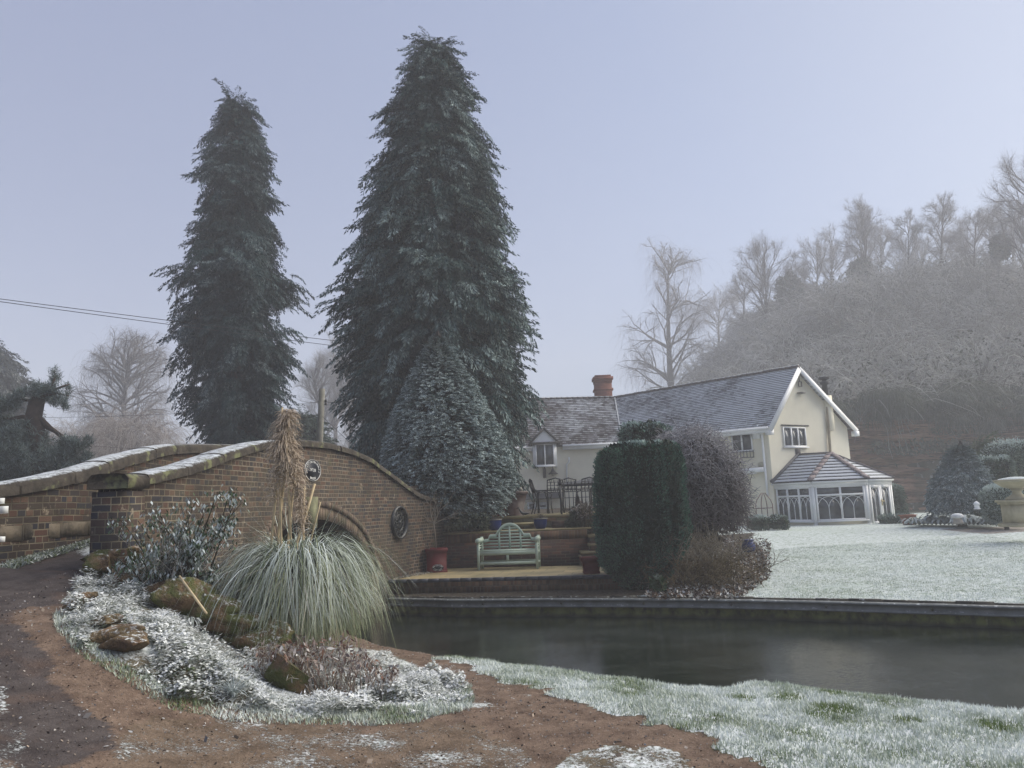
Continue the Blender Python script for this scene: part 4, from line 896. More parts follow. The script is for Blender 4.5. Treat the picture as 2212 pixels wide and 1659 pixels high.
# flue: square rendered stack base, brown pipe and black cowl
a = on_plane(*pxz(1232, 480), A, gd); mb = MB(); mb.fb(Z(a, 0), gx, UPV, gd, -.17, .17, EZ - .1, a[2] + .75, -.2, .22); mb.build('flue_stack', M_REND, house)
mb = MB(); tp = Z(a, a[2] + .75); mb.lathe(tp, [(.13, 0), (.13, .55), (.22, .6), (.22, .72), (.1, .74), (.1, .8), (.26, .84), (.26, .93), (.03, .97)], 12); mb.build('cowl', m_plain('cowl_black', (0.02, 0.02, 0.022)), house)
c0 = on_plane(*pxz(1215, 450), A, gd) + gd * .12; c1 = on_plane(*pxz(1243, 880), A, gd) + gd * .12
mb = MB(); mb.tube([c0, c1], .07, 8); mb.build('brown_pipe', m_plain('stained_pipe', (0.30, 0.25, 0.18), .7), house)
# red brick chimney
cc = P(1300, 800, 46.0); cc2 = np.array([cc[0], 46.0, 0]); mb = MB()
zt = P(1300, 812, 46)[2]
for hx, z0, z1 in ((.50, RZ - .6, zt - .45), (.57, zt - .95, zt - .82), (.53, zt - .47, zt - .2), (.60, zt - .3, zt - .12), (.48, zt - .12, zt)): mb.box(cc2[0] - hx, cc2[0] + hx, 46 - .4 - (hx - .5), 46 + .4 + (hx - .5), z0, z1)
mb.build('chimney', m_brick('chimney_brick', [(0.27, 0.10, 0.07), (0.32, 0.12, 0.085), (0.24, 0.09, 0.065)], (0.22, 0.13, 0.10), english=False, stain_amt=.25), house, autouv=True)
# dormer
dY = fy(1.9) - .42; OZ = CAM[2]; a = P(1155, 983, dY); b = P(1199, 934, dY); dx0, dx1 = a[0] - .08, b[0] + .08; dzb, dzt = a[2] - .15, b[2] + .5
ex_, ey_, ez_ = np.array([1, 0, 0.]), UPV, np.array([0, -1, 0.])
a = P(1158, 1007, dY); b = P(1196, 958, dY); WO = np.array([a[0], dY - .02, a[2]]); Wd, Hd = b[0] - a[0], b[2] - a[2]
zt_ = a[2] + Hd; cxd = a[0] + Wd / 2; apx = P(1177, 925, dY)[2]; hw_ = Wd / 2 + .34
dm = MB(); dm.box(cxd - Wd / 2 - .14, cxd + Wd / 2 + .14, dY, dY + 2.6, a[2] - .05, zt_ + .06); dmo = dm.build('dormer', M_WH, house)
window(dmo, WO, ex_, ey_, ez_, Wd, Hd, [1, 1], name='dormer_window')
mb = MB(); quad(mb, (cxd - hw_ + .1, dY - .03, zt_ + .05), (cxd + hw_ - .1, dY - .03, zt_ + .05), (cxd, dY - .03, apx - .1)); mb.build('gable_panel', M_WH, dmo)
mb = MB(); pL, pR, pT = np.array([cxd - hw_, dY - .08, zt_ - .02]), np.array([cxd + hw_, dY - .08, zt_ - .02]), np.array([cxd, dY - .08, apx])
mb.bar(pL, pT, .10, .16, upv=(0, 1, 0)); mb.bar(pR, pT, .10, .16, upv=(0, 1, 0)); mb.bar(pL + (.0, 0, .06), pR + (0, 0, .06), .10, .22, upv=(0, 1, 0)); mb.build('dormer_trim', M_DARK, dmo)
mb = MB(); bk = np.array([0, 2.9, 0]); roof_plane(mb, pL + bk, pL, pT + bk, pT, 8, fa=(.3, .3)); roof_plane(mb, pR + bk, pR, pT + bk, pT, 8, fa=(.3, .3)); mb.build('dormer_roof', M_T2, dmo)
# lantern lamp on the wall, downpipe, lower window and door with slate canopy
def z4(zx, zy): return ((1900 + zx * .45208) / 1.8228, (1400 + zy * .45208) / 1.8228)
FW = lambda vx, vy: P(vx, vy, 41.25)
a = FW(*z4(540, 1020)); lamp = empty('wall_lantern', a, 'swan neck outdoor lamp with bell shade on the cream cottage wall under the dormer', 'lamp')
mb = MB(); mb.box(a[0] - .08, a[0] + .08, a[1] - .04, a[1] + .02, a[2] - .28, a[2] + .25); mb.build('back_plate', M_DARK, lamp)
th = np.linspace(math.pi, 0, 10); mb = MB(); mb.tube([a + np.array([.22 + .22 * math.cos(x), -.2, .2 + .5 * math.sin(x)]) for x in th], .022, 5); mb.build('neck', M_DARK, lamp)
mb = MB(); mb.lathe(a + np.array([.44, -.2, 0]), [(.03, .25), (.07, .15), (.10, .05), (.26, -.08), (.28, -.1), (.05, -.1)], 12); mb.build('shade', M_DARK, lamp)
mb = MB(); mb.lathe(a + np.array([.44, -.2, -.22]), [(.02, 0), (.08, .05), (.08, .12), (.03, .16)], 8); mb.build('bulb', m_plain('bulb_glass', (0.5, 0.47, 0.4)), lamp)
pts = [FW(*z4(750, 890)) + (0, -.3, 0), FW(*z4(750, 925)) + (0, -.2, 0), FW(*z4(732, 950)) + (0, -.1, 0), FW(*z4(733, 1130)) + (0, -.1, 0)]
mb = MB(); mb.tube(pts, .055, 6); mb.build('downpipe', M_WH, house)
a = FW(*z4(395, 1400)); b = FW(*z4(475, 1275)); window(house, np.array([a[0], 41.3, a[2]]), ex_, ey_, ez_, b[0] - a[0] - .05, b[2] - a[2], [1], sill=False, fw_=.1)
a = FW(*z4(478, 1400)); b = FW(*z4(580, 1275)); window(house, np.array([a[0], 41.3, a[2]]), ex_, ey_, ez_, b[0] - a[0], b[2] - a[2], [1], name='door', sill=False, tr=(b[2] - a[2]) * .5, fw_=.16)
a = FW(*z4(360, 1255)); b = FW(*z4(700, 1215)); mb = MB(); roof_plane(mb, (a[0], 40.3, a[2]), (b[0], 40.3, a[2]), (a[0] + .05, 41.3, b[2] + .15), (b[0], 41.3, b[2] + .15), 5); mb.build('porch_canopy', m_plain('slate', (0.05, 0.052, 0.058)), house)

# ------------------------------------------------------------------ conservatory
con = empty('conservatory', (14, 35, ZG), 'white framed conservatory with pointed arch tracery and frosted hipped tile roof against the gable', 'conservatory')
CZ0, CZ1 = .70, CAM[2] + .45
C0 = A + gx * .12 + gd * .0; C1 = np.array([13.0, 34.15, 0]); C2 = np.array([15.25, 33.95, 0]); C3 = np.array([16.95, 35.3, 0]); C4 = np.array([17.6, 37.4, 0]); C5 = np.array([17.3, 39.1, 0])
ring = [C0, C1, C2, C3, C4, C5]
for i, (p, q_) in enumerate(zip(ring[:-1], ring[1:])):
    ex = U(q_ - p); W = np.linalg.norm(q_ - p); ez = np.array([ex[1], -ex[0], 0.])
    door = i == 2
    if not door:
        mb = MB(); mb.fb(Z(p, 0), ex, UPV, ez, 0, W, CZ0 - .2, CZ0 + .22, -.2, 0); mb.build('dwarf_wall', M_REND, con)
        lights = {0: [1, 1, 1], 1: [1.02, 1], 3: [1, 1, 1], 4: [1, 1]}[i]
        window(con, Z(p, CZ0 + .26) + ex * .09, ex, UPV, ez, W - .18, CZ1 - CZ0 - .46, lights, tr=(CZ1 - CZ0 - .46) * .74, arch=True, fw_=.07)
    else:
        window(con, Z(p, CZ0 + .02) + ex * .16, ex, UPV, ez, (W - .32) / 2, CZ1 - CZ0 - .24, [1], name='door', sill=False, arch=True, fw_=.13)
        d2 = window(con, Z(p, CZ0 + .02) + ex * (W / 2 + .01), ex, UPV, ez, (W - .32) / 2, CZ1 - CZ0 - .24, [1], name='door', sill=False, arch=True, fw_=.13)
        mb = MB(); mb.fb(Z(p, CZ0 + .95), ex, UPV, ez, W / 2 + .02, W / 2 + .06, -.14, .14, .08, .10); mb.fb(Z(p, CZ0 + 1.0), ex, UPV, ez, W / 2 - .06, W / 2 + .18, -.015, .015, .10, .13); mb.build('handle', m_plain('brass', (0.5, 0.38, 0.12), .3), d2)
    mb = MB(); mb.fb(Z(q_, 0), ex, UPV, ez, -.08, .07, CZ0, CZ1 - .1, -.06, .055); mb.fb(Z(q_, 0), ex, UPV, ez, -.10, .09, CZ0, CZ0 + .1, -.05, .065); mb.build('corner_post', M_WH, con)
    mb = MB(); mb.fb(Z(p, 0), ex, UPV, ez, -.06, W + .06, CZ1 - .22, CZ1 - .0, -.08, .082); mb.tube([Z(p, CZ1 - .01) + ez * .14 - ex * .05, Z(q_, CZ1 - .01) + ez * .14 + ex * .05], .06, 6); mb.build('eaves_beam', M_WH, con)
T1 = on_plane(*((2700 + 975 * .452) / 1.8228, (1400 + 872 * .452) / 1.8228), A, gd); d = ray(*pxz(1262, 876)); 
# ridge end: same height as the wall end of the ridge
T2 = CAM + d * ((T1[2] - CAM[2]) / d[2]) if False else P(*pxz(1262, 878), 36.4)
T2[2] = T1[2]; M_CT = m_tile('conservatory_tiles', (0.16, 0.145, 0.15), (0.21, 0.19, 0.195), .85, f0=-.15, patch=.5)
ov = lambda p, q_, c_: Z(c_, CZ1 + .04)
cen = np.array([15.0, 36.6, 0]); E = [Z(c_ + U(c_ - cen) * .22, CZ1 + .03) for c_ in ring]
E[0] = Z(A + gx * .0 + gd * .05 - gx * .12, CZ1 + .03)
mb = MB(); roof_plane(mb, E[0], E[1], T1, T2, 9, lift=.05, fa=(-.1, .2)); 
for a_, b_ in ((E[1], E[2]), (E[2], E[3]), (E[3], E[4])): roof_plane(mb, a_, b_, T2, T2 + 1e-3, 9, lift=.05, fa=(.2, .3))
quad(mb, E[4], E[5], Z(T1 + gx * 2.0, T1[2] - .6), T2); mb.build('roof', M_CT, con)
for e_ in E[1:4]:
    mb = MB(); k = 8
    pts = [lerp(e_, T2, j / (k - 1)) + UPV * (.07) for j in range(k)]
    for j in range(k - 1): mb.bar(pts[j] + UPV * .012 * (j % 2), pts[j + 1] + UPV * .012 * (j % 2), .24, .06)
    mb.build('hip_tiles', m_plain('hip_grey', (0.20, 0.165, 0.17), .8, .15, 2), con)
mb = MB(); mb.bar(E[0] + UPV * .08, T1 + UPV * .08, .2, .1); mb.build('flashing', m_plain('lead', (0.09, 0.09, 0.10)), con)
mb = MB(); mb.bar(T1 + UPV * .06, T2 + UPV * .06, .16, .08); mb.box(T1[0] - .12, T1[0] + .12, T1[1] - .1, T1[1] + .1, T1[2], T1[2] + .32); mb.build('ridge_cap', m_plain('ridge_lead', (0.10, 0.09, 0.09)), con)
mb = MB(); mb.add([Z(c_, CZ0 + .02) for c_ in ring] + [Z(A + gx * 5, CZ0 + .02)], [tuple(range(7))]); mb.build('floor', m_plain('con_floor', (0.2, 0.17, 0.14)), con)
# things inside, seen through nothing but glass reflections are left to the panes

# ------------------------------------------------------------------ patio, steps, bench, pots
M_SLAB = (lambda t: t)(NT('york_slabs'))
t = M_SLAB; u = t.n('SeparateXYZ'); t.t.links.new(t.uv(), u.inputs[0])
br = t.n('TexBrick'); br.offset = .37; br.inputs['Scale'].default_value = 1; br.inputs['Brick Width'].default_value = .72; br.inputs['Row Height'].default_value = .48; br.inputs['Mortar Size'].default_value = .008
br.inputs['Color1'].default_value = (0.40, 0.32, 0.17, 1); br.inputs['Color2'].default_value = (0.27, 0.225, 0.13, 1); br.inputs['Mortar'].default_value = (0.10, 0.085, 0.055, 1); t.t.links.new(t.uv(), br.inputs['Vector'])
c = t.mix(t.math('MULTIPLY', t.step(.45, .65, t.noise(1.6, detail=5)), .6), br.outputs['Color'], (0.15, 0.14, 0.08)); M_SLAB = t.done(c, .6, .4)
PZ = CAM[2] - 1.55
pl0 = G(812, 1254, PZ)[:2]; pr0 = G(1335, 1242, PZ)[:2]
pat = empty('patio_terrace', (0, 17, PZ), 'low canal side terrace of buff stone slabs edged with blue bricks', 'terrace')
ex = U(np.array([pr0[0] - pl0[0], pr0[1] - pl0[1], 0])); ez = np.array([ex[1], -ex[0], 0.]); pL = np.array([pl0[0], pl0[1], 0]); LW = np.linalg.norm(pr0 - pl0)
mb = MB(); yb = 3.6; b0 = np.array([-2.55, 19.0]); 
corners = [pL, pL + ex * LW, pL + ex * LW - ez * 2.6, np.array([-1.9, 20.2, 0]), np.array([-2.6, 18.6, 0])]
mb.add([Z(c_, PZ) for c_ in corners], [(0, 1, 2, 3, 4)], uv=[((c_ - pL) @ ex, (c_ - pL) @ -ez) for c_ in corners]); mb.build('paving', M_SLAB, pat)
mb = MB()
nb_ = int(LW / .235)
for i in range(nb_):
    x0 = i * LW / nb_; mb.fb(Z(pL, PZ), ex, UPV, ez, x0 + .004, x0 + LW / nb_ - .004, -.065, .006, -.10, .05 + random.uniform(0, .006), (random.random(), 0, 0, 1))
for i in range(7): mb.fb(Z(pL + ex * LW, PZ), ez, UPV, ex, -.1 - i * .235, -.1 - i * .235 - .228, -.065, .006, -.10, .05)
mb.build('blue_brick_edge', m_plain('blue_brick', (0.045, 0.05, 0.062), .5, .4, 4, .5), pat)
mb = MB()
PAL_ED = [(0.13, 0.075, 0.05), (0.19, 0.10, 0.06), (0.10, 0.06, 0.045), (0.15, 0.085, 0.05), (0.24, 0.14, 0.085)]
M_RISE = m_brick('riser_brick', PAL_ED, (0.16, 0.13, 0.09), row=.24, width=.078, english=False, stain_amt=.5, moss=.3, mort=.012); M_WALLB = m_brick('garden_brick', [(0.12, 0.062, 0.048), (0.16, 0.08, 0.055), (0.075, 0.05, 0.045), (0.20, 0.095, 0.06), (0.10, 0.07, 0.055)], (0.20, 0.16, 0.12), english=False, stain=(0.045, 0.032, 0.026), stain_amt=.55, mort=.012)
mb.fb(Z(pL, 0), ex, UPV, ez, 0, LW + .03, PZ - .30, PZ - .068, -.4, .0); mb.fb(Z(pL, 0), ex, UPV, ez, 0, LW + .02, -.2, PZ - .31, -.4, .035); mb.fb(Z(pL, 0), ex, UPV, ez, LW - .25, LW + .028, PZ - .3, PZ - .068, -1.7, -.38); mb.build('brick_riser', M_RISE, pat, autouv=True)
# retaining wall behind the bench
WZT = G(1200, 1200, PZ)[2]
wl0 = G(905, 1224, PZ); wr0 = G(1290, 1219, PZ); wl0 = P(925, 1229, 20.25); wr0 = P(1322, 1219, 20.05)
wex = U(Z(wr0, 0) - Z(wl0, 0)); wez = np.array([wex[1], -wex[0], 0.]); wW = np.linalg.norm((wr0 - wl0)[:2]); W0 = Z(wl0, 0); wtop = P(1100, 1150, 20.15)[2]
xr = (P(1271, 1200, 20.1) - W0) @ wex
rw = empty('retaining_wall', W0, 'dark red brick retaining wall with soldier course top behind the green bench', 'wall')
mb = MB(); mb.fb(W0, wex, UPV, wez, -.6, xr, PZ - .2, wtop - .22, -.3, 0); mb.build('brickwork', M_WALLB, rw, autouv=True)
mb = MB(); mb.fb(W0, wex, UPV, wez, -.6, xr, wtop - .22, wtop, -.3, .012); mb.build('soldier_course', m_brick('soldier_brick', PAL_ED, (0.20, 0.16, 0.12), row=.25, width=.08, english=False, stain_amt=.5, mort=.012), rw, autouv=True)
# upper terraces: stone coping, second wall, steps
tw = empty('upper_terrace', (0, 21, wtop), 'stepped upper garden terrace with pale stone block risers and buff slab treads', 'terrace')
M_SR = m_brick('stone_riser', [(0.16, 0.15, 0.10), (0.22, 0.19, 0.13), (0.20, 0.11, 0.07), (0.13, 0.12, 0.08)], (0.09, 0.075, 0.05), row=.10, width=.30, english=False, stain_amt=.4, moss=.5); M_TREAD = m_plain('tread_stone', (0.26, 0.22, 0.12), .7, .35, 3)
def P3(zx, zy, Y): return P((1600 + zx * .45208) / 1.8228, (1800 + zy * .45208) / 1.8228, Y)
def block(mb, x0, x1, zy_top, zy_bot, Y, depth, zx0=None):
    a = P3(x0, zy_top, Y); b = P3(x1, zy_bot, Y); mb.box(a[0], b[0], Y, Y + depth, b[2], a[2]); return a[2]
mb = MB(); block(mb, 660, 1650, 540, 625, 21.3, .3); mb.build('stone_riser', M_SR, tw, autouv=True)
mb = MB(); z_ = P3(900, 535, 21.3)[2]; a = P3(640, 535, 21.3); b = P3(1640, 535, 21.3); mb.box(a[0], b[0] + 2, 21.25, 26, z_ - .01, z_ + .05); mb.build('slab_top', M_TREAD, tw)
mb = MB(); z2 = wtop; mb.box(P3(250, 650, 20.2)[0] - .6, P3(1610, 650, 20.2)[0], 20.12, 21.6, wtop + .004, wtop + .05); mb.build('lower_slab', M_TREAD, tw)
mb = MB(); block(mb, 832, 1135, 597, 640, 20.8, .6); mb.build('middle_step', M_SR, tw, autouv=True)
mb = MB(); a = P3(825, 597, 20.75); b = P3(1140, 597, 20.75); mb.box(a[0], b[0], 20.72, 21.4, a[2], a[2] + .05); mb.build('middle_tread', M_TREAD, tw)
mb = MB(); block(mb, 1272, 1380, 560, 640, 20.6, .5); mb.build('brick_plinth', M_WALLB, tw, autouv=True)
# side steps at the right of the wall
for k, (x0, zt2, zb) in enumerate(((1595, 700, 780), (1595, 775, 840), (1530, 845, 900), (1530, 890, 970))):
    mb = MB(); Y = 19.95 - k * .28; block(mb, x0, 1730, zt2, zb + 40, Y, 1.0); mb.build('side_step', M_SR, tw, autouv=True)
    mb = MB(); a = P3(x0 - 6, zt2, Y); b = P3(1735, zt2, Y); mb.box(a[0], b[0], Y - .04, Y + 1.0, a[2], a[2] + .05); mb.build('side_tread', M_TREAD, tw)
gravel = MB(); r_ = np.random.default_rng(5); n = 700; tt = r_.random(n); gp = np.array([-2.95, 17.7]) + np.outer(tt, np.array([.85, 1.75])) + r_.normal(0, .05, (n, 2)) + np.array([.12, 0])
cards(gravel, np.stack([gp[:, 0], gp[:, 1], np.full(n, PZ + .01)], 1), np.stack([r_.normal(size=n), r_.normal(size=n), r_.random(n) * .6], 1), r_.normal(size=(n, 3)), .045, .035, np.stack([r_.random(n), r_.random(n) * .25, np.zeros(n), np.ones(n)], 1))
tag(gravel.build('gravel', m_leaf('pebbles', (0.12, 0.10, 0.07), (0.35, 0.31, 0.24))), 'loose pale pebbles along the foot of the bridge wall', 'gravel', kind='stuff')

# Lutyens bench
M_SAGE = m_plain('sage_paint', (0.40, 0.49, 0.41), .55, .07, 6)
bO = G(1031, 1232, PZ); bR = G(1159, 1231, PZ); bex = U(Z(bR, 0) - Z(bO, 0)); a_ = math.radians(10); bW = 1.62
fl2 = G(1031.5, 1232.5, PZ); fr2 = G(1158.5, 1231, PZ); bex = U(Z(fr2 - fl2, 0)); bW = np.linalg.norm((fr2 - fl2)[:2]) ; s = bW / 1.56
bex = U(np.array([math.cos(.2), -math.sin(.2), 0])) * .0 + U(np.array([1, -.12, 0])); bez = np.array([bex[1], -bex[0], 0.])     # facing the water
bench = empty('garden_bench', fl2, 'sage green wooden garden bench with high arched slatted back and scroll arms', 'bench')
bo = lambda x, y, z: Z(fl2, PZ) + bex * x - bez * y + UPV * z          # y goes backwards
SH, D = .44, .54
def bbox_(x0, x1, y0, y1, z0, z1): m = MB(); m.fb(Z(fl2, PZ), bex, -bez, UPV, x0, x1, y0, y1, z0, z1); return m
for x in (0, bW - .065):
    bbox_(x, x + .065, 0, .06, 0, .69).build('leg', M_SAGE, bench)
    bbox_(x, x + .065, D, D + .06, 0, .78).build('leg', M_SAGE, bench)
    m = bbox_(x + .01, x + .055, .06, D, .12, .17); m.fb(Z(fl2, PZ), bex, -bez, UPV, x + .01, x + .055, .06, D, SH - .08, SH - .02)
    for zz in (.50, .56, .62): m.fb(Z(fl2, PZ), bex, -bez, UPV, x + .02, x + .045, .06, D, zz, zz + .03)
    m.build('side_rail', M_SAGE, bench)
    m = MB(); m.tube([bo(x + .032 + .0, yy, .70) for yy in (-.05, D + .02)], .062, 14); m.build('arm', M_SAGE, bench)
m = bbox_(.065, bW - .065, .005, .05, .12, .19); m.build('front_stretcher', M_SAGE, bench)
m = bbox_(.065, bW - .065, D + .01, D + .05, .12, .19); m.build('back_stretcher', M_SAGE, bench)
m = bbox_(bW / 2 - .03, bW / 2 + .03, .01, .05, .19, SH - .07); m.build('leg', M_SAGE, bench)
m = bbox_(.065, bW - .065, .0, .05, SH - .09, SH); 
for k in range(6): m.fb(Z(fl2, PZ), bex, -bez, UPV, .03, bW - .03, .0 + k * .09, .075 + k * .09, SH, SH + .022)
m.build('seat', M_SAGE, bench)
# back outline: low wings, ogee shoulder, round arch
def topz(u):   # u in -1..1 across the width
    u = abs(u)
    if u < .40: return .80 + .30 * math.sqrt(max(0, 1 - (u / .42) ** 2)) * 1.0
    if u < .47: return .93 - .10 * (u - .40) / .07 - .0
    if u < .68: return .83
    if u < .72: return .85 - .12 * (u - .68) / .04
    return .73 - .04 * (u - .72) / .28
m = MB(); us_ = np.linspace(-.90, .90, 73); wz = .085
for yb0, yb1 in ((D + .0, D + .045),):
    fr_ = []; 
    for u in us_: fr_.append((bW / 2 + u * bW / 2, topz(u)))
    for (xa, za), (xb, zb) in zip(fr_[:-1], fr_[1:]):
        m.hexa([bo(xa, yb0, za - wz), bo(xb, yb0, zb - wz), bo(xb, yb1, zb - wz), bo(xa, yb1, za - wz), bo(xa, yb0, za), bo(xb, yb0, zb), bo(xb, yb1, zb), bo(xa, yb1, za)])
m.build('back_rail', M_SAGE, bench)
m = MB()
for u in (-.36, 0, .36): m.fb(Z(fl2, PZ), bex, -bez, UPV, bW / 2 + u * bW / 2 - .022, bW / 2 + u * bW / 2 + .022, D + .008, D + .038, SH, topz(u) - .06)
for zz in (.50, .575, .65, .725, .80, .875, .95):
    ok = [u for u in us_ if topz(u) - wz * .6 > zz + .02]
    if ok: m.fb(Z(fl2, PZ), bex, -bez, UPV, bW / 2 + min(ok) * bW / 2, bW / 2 + max(ok) * bW / 2, D + .012, D + .034, zz, zz + .033)
m.build('back_slats', M_SAGE, bench)

# planters
M_RED = m_plain('oxblood_glaze', (0.085, 0.005, 0.007), .55, .25, 3, .2); M_SOIL = m_plain('soil', (0.03, 0.022, 0.017)); M_BLUE = m_plain('cobalt_glaze', (0.006, 0.018, 0.11), .4, .25, 3, .3)
def sqpot(name, O, w0, w1, h, label, mat, rim=.06, rot=.12, group=None, cat='planter'):
    r = empty(name, O, label, cat, group); c_, s_ = math.cos(rot), math.sin(rot)
    sq = lambda w_, z: [O + np.array([x * c_ - y * s_, x * s_ + y * c_, z]) for x, y in ((-w_, -w_), (w_, -w_), (w_, w_), (-w_, w_))]
    mb = MB(); v = sq(w0 * 1.08, 0) + sq(w0 * 1.08, .05) + sq(w0, .055) + sq(w1, h - rim - .03); mb.add(v, [(i * 4 + j, i * 4 + (j + 1) % 4, i * 4 + 4 + (j + 1) % 4, i * 4 + 4 + j) for i in range(3) for j in range(4)]); mb.build('body', mat, r)
    mb = MB(); v = sq(w1 * 1.02, h - rim - .05) + sq(w1 * 1.13, h - rim) + sq(w1 * 1.13, h - .01) + sq(w1 * 1.05, h) + sq(w1 * .98, h - .005) + sq(w1 * .97, h - .07); mb.add(v, [(i * 4 + j, i * 4 + (j + 1) % 4, i * 4 + 4 + (j + 1) % 4, i * 4 + 4 + j) for i in range(5) for j in range(4)]); mb.build('rim', mat, r)
    mb = MB(); mb.add(sq(w1 * .99, h - .05), [(0, 1, 2, 3)]); mb.build('soil', M_SOIL, r); return r
pO = G(941, 1237, PZ); pO = Z(pO, PZ) + np.array([0, .25, 0]); k_ = pO[1] / FPX
sqpot('square_planter', pO, 20.5 * k_, 21.0 * k_, 49 * k_, 'tall dark red glazed square planter holding a bare young tree', M_RED)
pt_ = tuple(pO); ph = 49 * k_
plq = empty('cottage_plaque', pO + np.array([.08, -.35, .08]), 'small black oval house name plaque leaning on the tall red planter', 'sign')
ex, ey, ez = U(np.array([1, .12, 0])), UPV, U(np.array([.12, -1, 0])); O = G(947, 1227, PZ + .13); O = P(946, 1226.5, O[1] - .0); 
mb = MB(); oval(mb, O, ex, ey, ez, .138, .082, -.01, .01); mb.build('plate', MK, plq)
mb = MB(); arc_text(mb, 'WATERSIDE', .062, O, ex, ey, ez, .112, .054, 172, 8, sx=.62, dz=.015); mb.build('lettering', MW, plq); mb = MB(); arc_text(mb, 'COTTAGE', .062, O, ex, ey, ez, .108, .058, 205, 335, sx=.62, dz=.015); mb.build('lettering', MW, plq)
p2 = G(1279, 1240, PZ); p2 = Z(p2, PZ) + np.array([0, .18, 0]); k_ = p2[1] / FPX
sqpot('square_planter', p2, 15 * k_, 18.5 * k_, 34 * k_, 'short dark red glazed planter at the foot of the side steps', M_RED, rot=.05)
def rpot(name, O, prof, label, mat, n=20, group=None, soil=True, cat='plant pot'):
    r = empty(name, O, label, cat, group); mb = MB(); mb.lathe(O, prof, n); mb.build('body', mat, r, smooth=False)
    rr, zz = max(prof, key=lambda q: q[1]); mb = MB(); mb.lathe(O, [(rr * 1.06, zz - .03), (rr * 1.12, zz - .015), (rr * 1.06, zz), (rr * .95, zz - .002), (rr * .9, zz - .05)], n); mb.build('rim', m_plain('rim_' + name, (0.16, 0.15, 0.12)) if name == 'blue_pot' else mat, r); return r
bp = [(.145, 0), (.20, .07), (.235, .2), (.245, .33), (.25, .40)]
for (zx, zy, Y, lb) in ((772, 637, 20.5, 'cobalt blue round pot left of the middle steps above the bench'), (1170, 628, 20.5, 'cobalt blue round pot right of the middle steps by the railing')):
    O = P3(zx, zy, Y); sc = .5 * 118 * .248 / FPX * Y / .25
    rpot('blue_pot', O, [(r * sc, z * sc) for r, z in bp], lb, M_BLUE, group='blue pots on the upper terrace')
O = P(1615, 1163, 22.6); sc = .19; rpot('blue_jar', Z(O, lawn_z(O[0], O[1])), [(sc * .55, 0), (sc * .95, .1), (sc * 1.05, .2), (sc * .8, .32), (sc * .72, .36), (sc * .85, .40)], 'small cobalt blue jar at the corner of the flower bed by the lawn', M_BLUE)
M_BRN = m_plain('brown_glaze', (0.06, 0.035, 0.028), .4); M_TER = m_plain('terracotta', (0.25, 0.09, 0.05), .8, .2)
O = P3(940, 515, 23); sqpot('tall_pot', O, .24, .34, .72, 'tall tapered brown pot at the edge of the upper terrace', M_BRN)
O = P3(762, 512, 23); sqpot('tall_pot', O, .2, .25, .46, 'dull red pot left of the pair beside the tall brown pot', m_plain('dull_red', (0.16, 0.025, 0.02), .45)); O = P3(858, 512, 23); sqpot('tall_pot', O, .2, .25, .42, 'dull red pot just left of the tall brown pot', m_plain('dull_red2', (0.17, 0.03, 0.025), .45))

# metal garden furniture and railing on the upper terrace
TZ = P3(900, 530, 21.3)[2] + .05
def metal_chair(O, ang, label, sc=1.0):
    r = empty('metal_chair', O, label, 'chair', 'black cast metal chairs on the upper terrace'); c_, s_ = math.cos(ang), math.sin(ang)
    X = np.array([c_, s_, 0]); Yv = np.array([-s_, c_, 0]); q = lambda x, y, z: O + X * x * sc + Yv * y * sc + UPV * z * sc
    for sx in (-1, 1):
        m = MB(); m.tube([q(.25 * sx, -.25, 0), q(.23 * sx, -.22, .25), q(.24 * sx, -.24, .43)], .016, 5); m.build('leg', MI, r)
        m = MB(); m.tube([q(.24 * sx, .30, 0), q(.22 * sx, .22, .25), q(.23 * sx, .2, .43), q(.24 * sx, .27, .75), q(.23 * sx, .33, .98)], .018, 5); m.build('leg', MI, r)
        m = MB(); m.tube([q(.25 * sx, -.2, .43), q(.27 * sx, -.25, .56), q(.27 * sx, -.1, .64), q(.26 * sx, .1, .63), q(.24 * sx, .27, .68)], .018, 5); m.build('arm', MI, r)
    m = MB(); 
    for i in range(7): m.bar(q(-.24, -.24 + i * .075, .44), q(.24, -.24 + i * .075, .44), .05, .015)
    m.build('seat', MI, r)
    m = MB(); m.tube([q(-.24, .33, .97), q(0, .35, 1.03), q(.24, .33, .97)], .02, 5); m.tube([q(-.24, .25, .62), q(.24, .25, .62)], .015, 5)
    for i in range(9):
        x = -.22 + i * .055; m.tube([q(x, .25, .62), q(x + .03 * (-1) ** i, .30, .80), q(x, .34, .99)], .009, 4)
    for zz in (.72, .82, .91): m.tube([q(-.23, .25 + (zz - .62) * .25, zz), q(.23, .25 + (zz - .62) * .25, zz)], .008, 4)
    m.build('backrest', MI, r)
O = P3(1190, 512, 23.5); metal_chair(Z(O, TZ), math.pi / 2 + .15, 'black metal chair seen side on at the left end of the garden table', 1.02)
for zx, lb in ((1305, 'black lattice back metal chair nearest the railing end post'), (1420, 'black lattice back metal chair behind the middle of the railing'), (1590, 'black lattice back metal chair close to the dark yew')):
    O = P3(zx, 512, 24.3 - (.5 if zx == 1305 else 0)); metal_chair(Z(O, TZ), math.pi + random.uniform(-.2, .2), lb, 1.02)
O = P3(1400, 512, 25.0); tb_ = empty('garden_table', Z(O, TZ), 'black metal garden table among the terrace chairs', 'table')
m = MB(); m.box(O[0] - 1.1, O[0] + 1.0, 24.75, 25.5, TZ + .70, TZ + .73); m.build('table_top', MI, tb_)
for x in (-.9, .8):
    for y in (24.85, 25.4): m = MB(); m.tube([(O[0] + x, y, TZ), (O[0] + x, y, TZ + .7)], .03, 6); m.build('leg', MI, tb_)
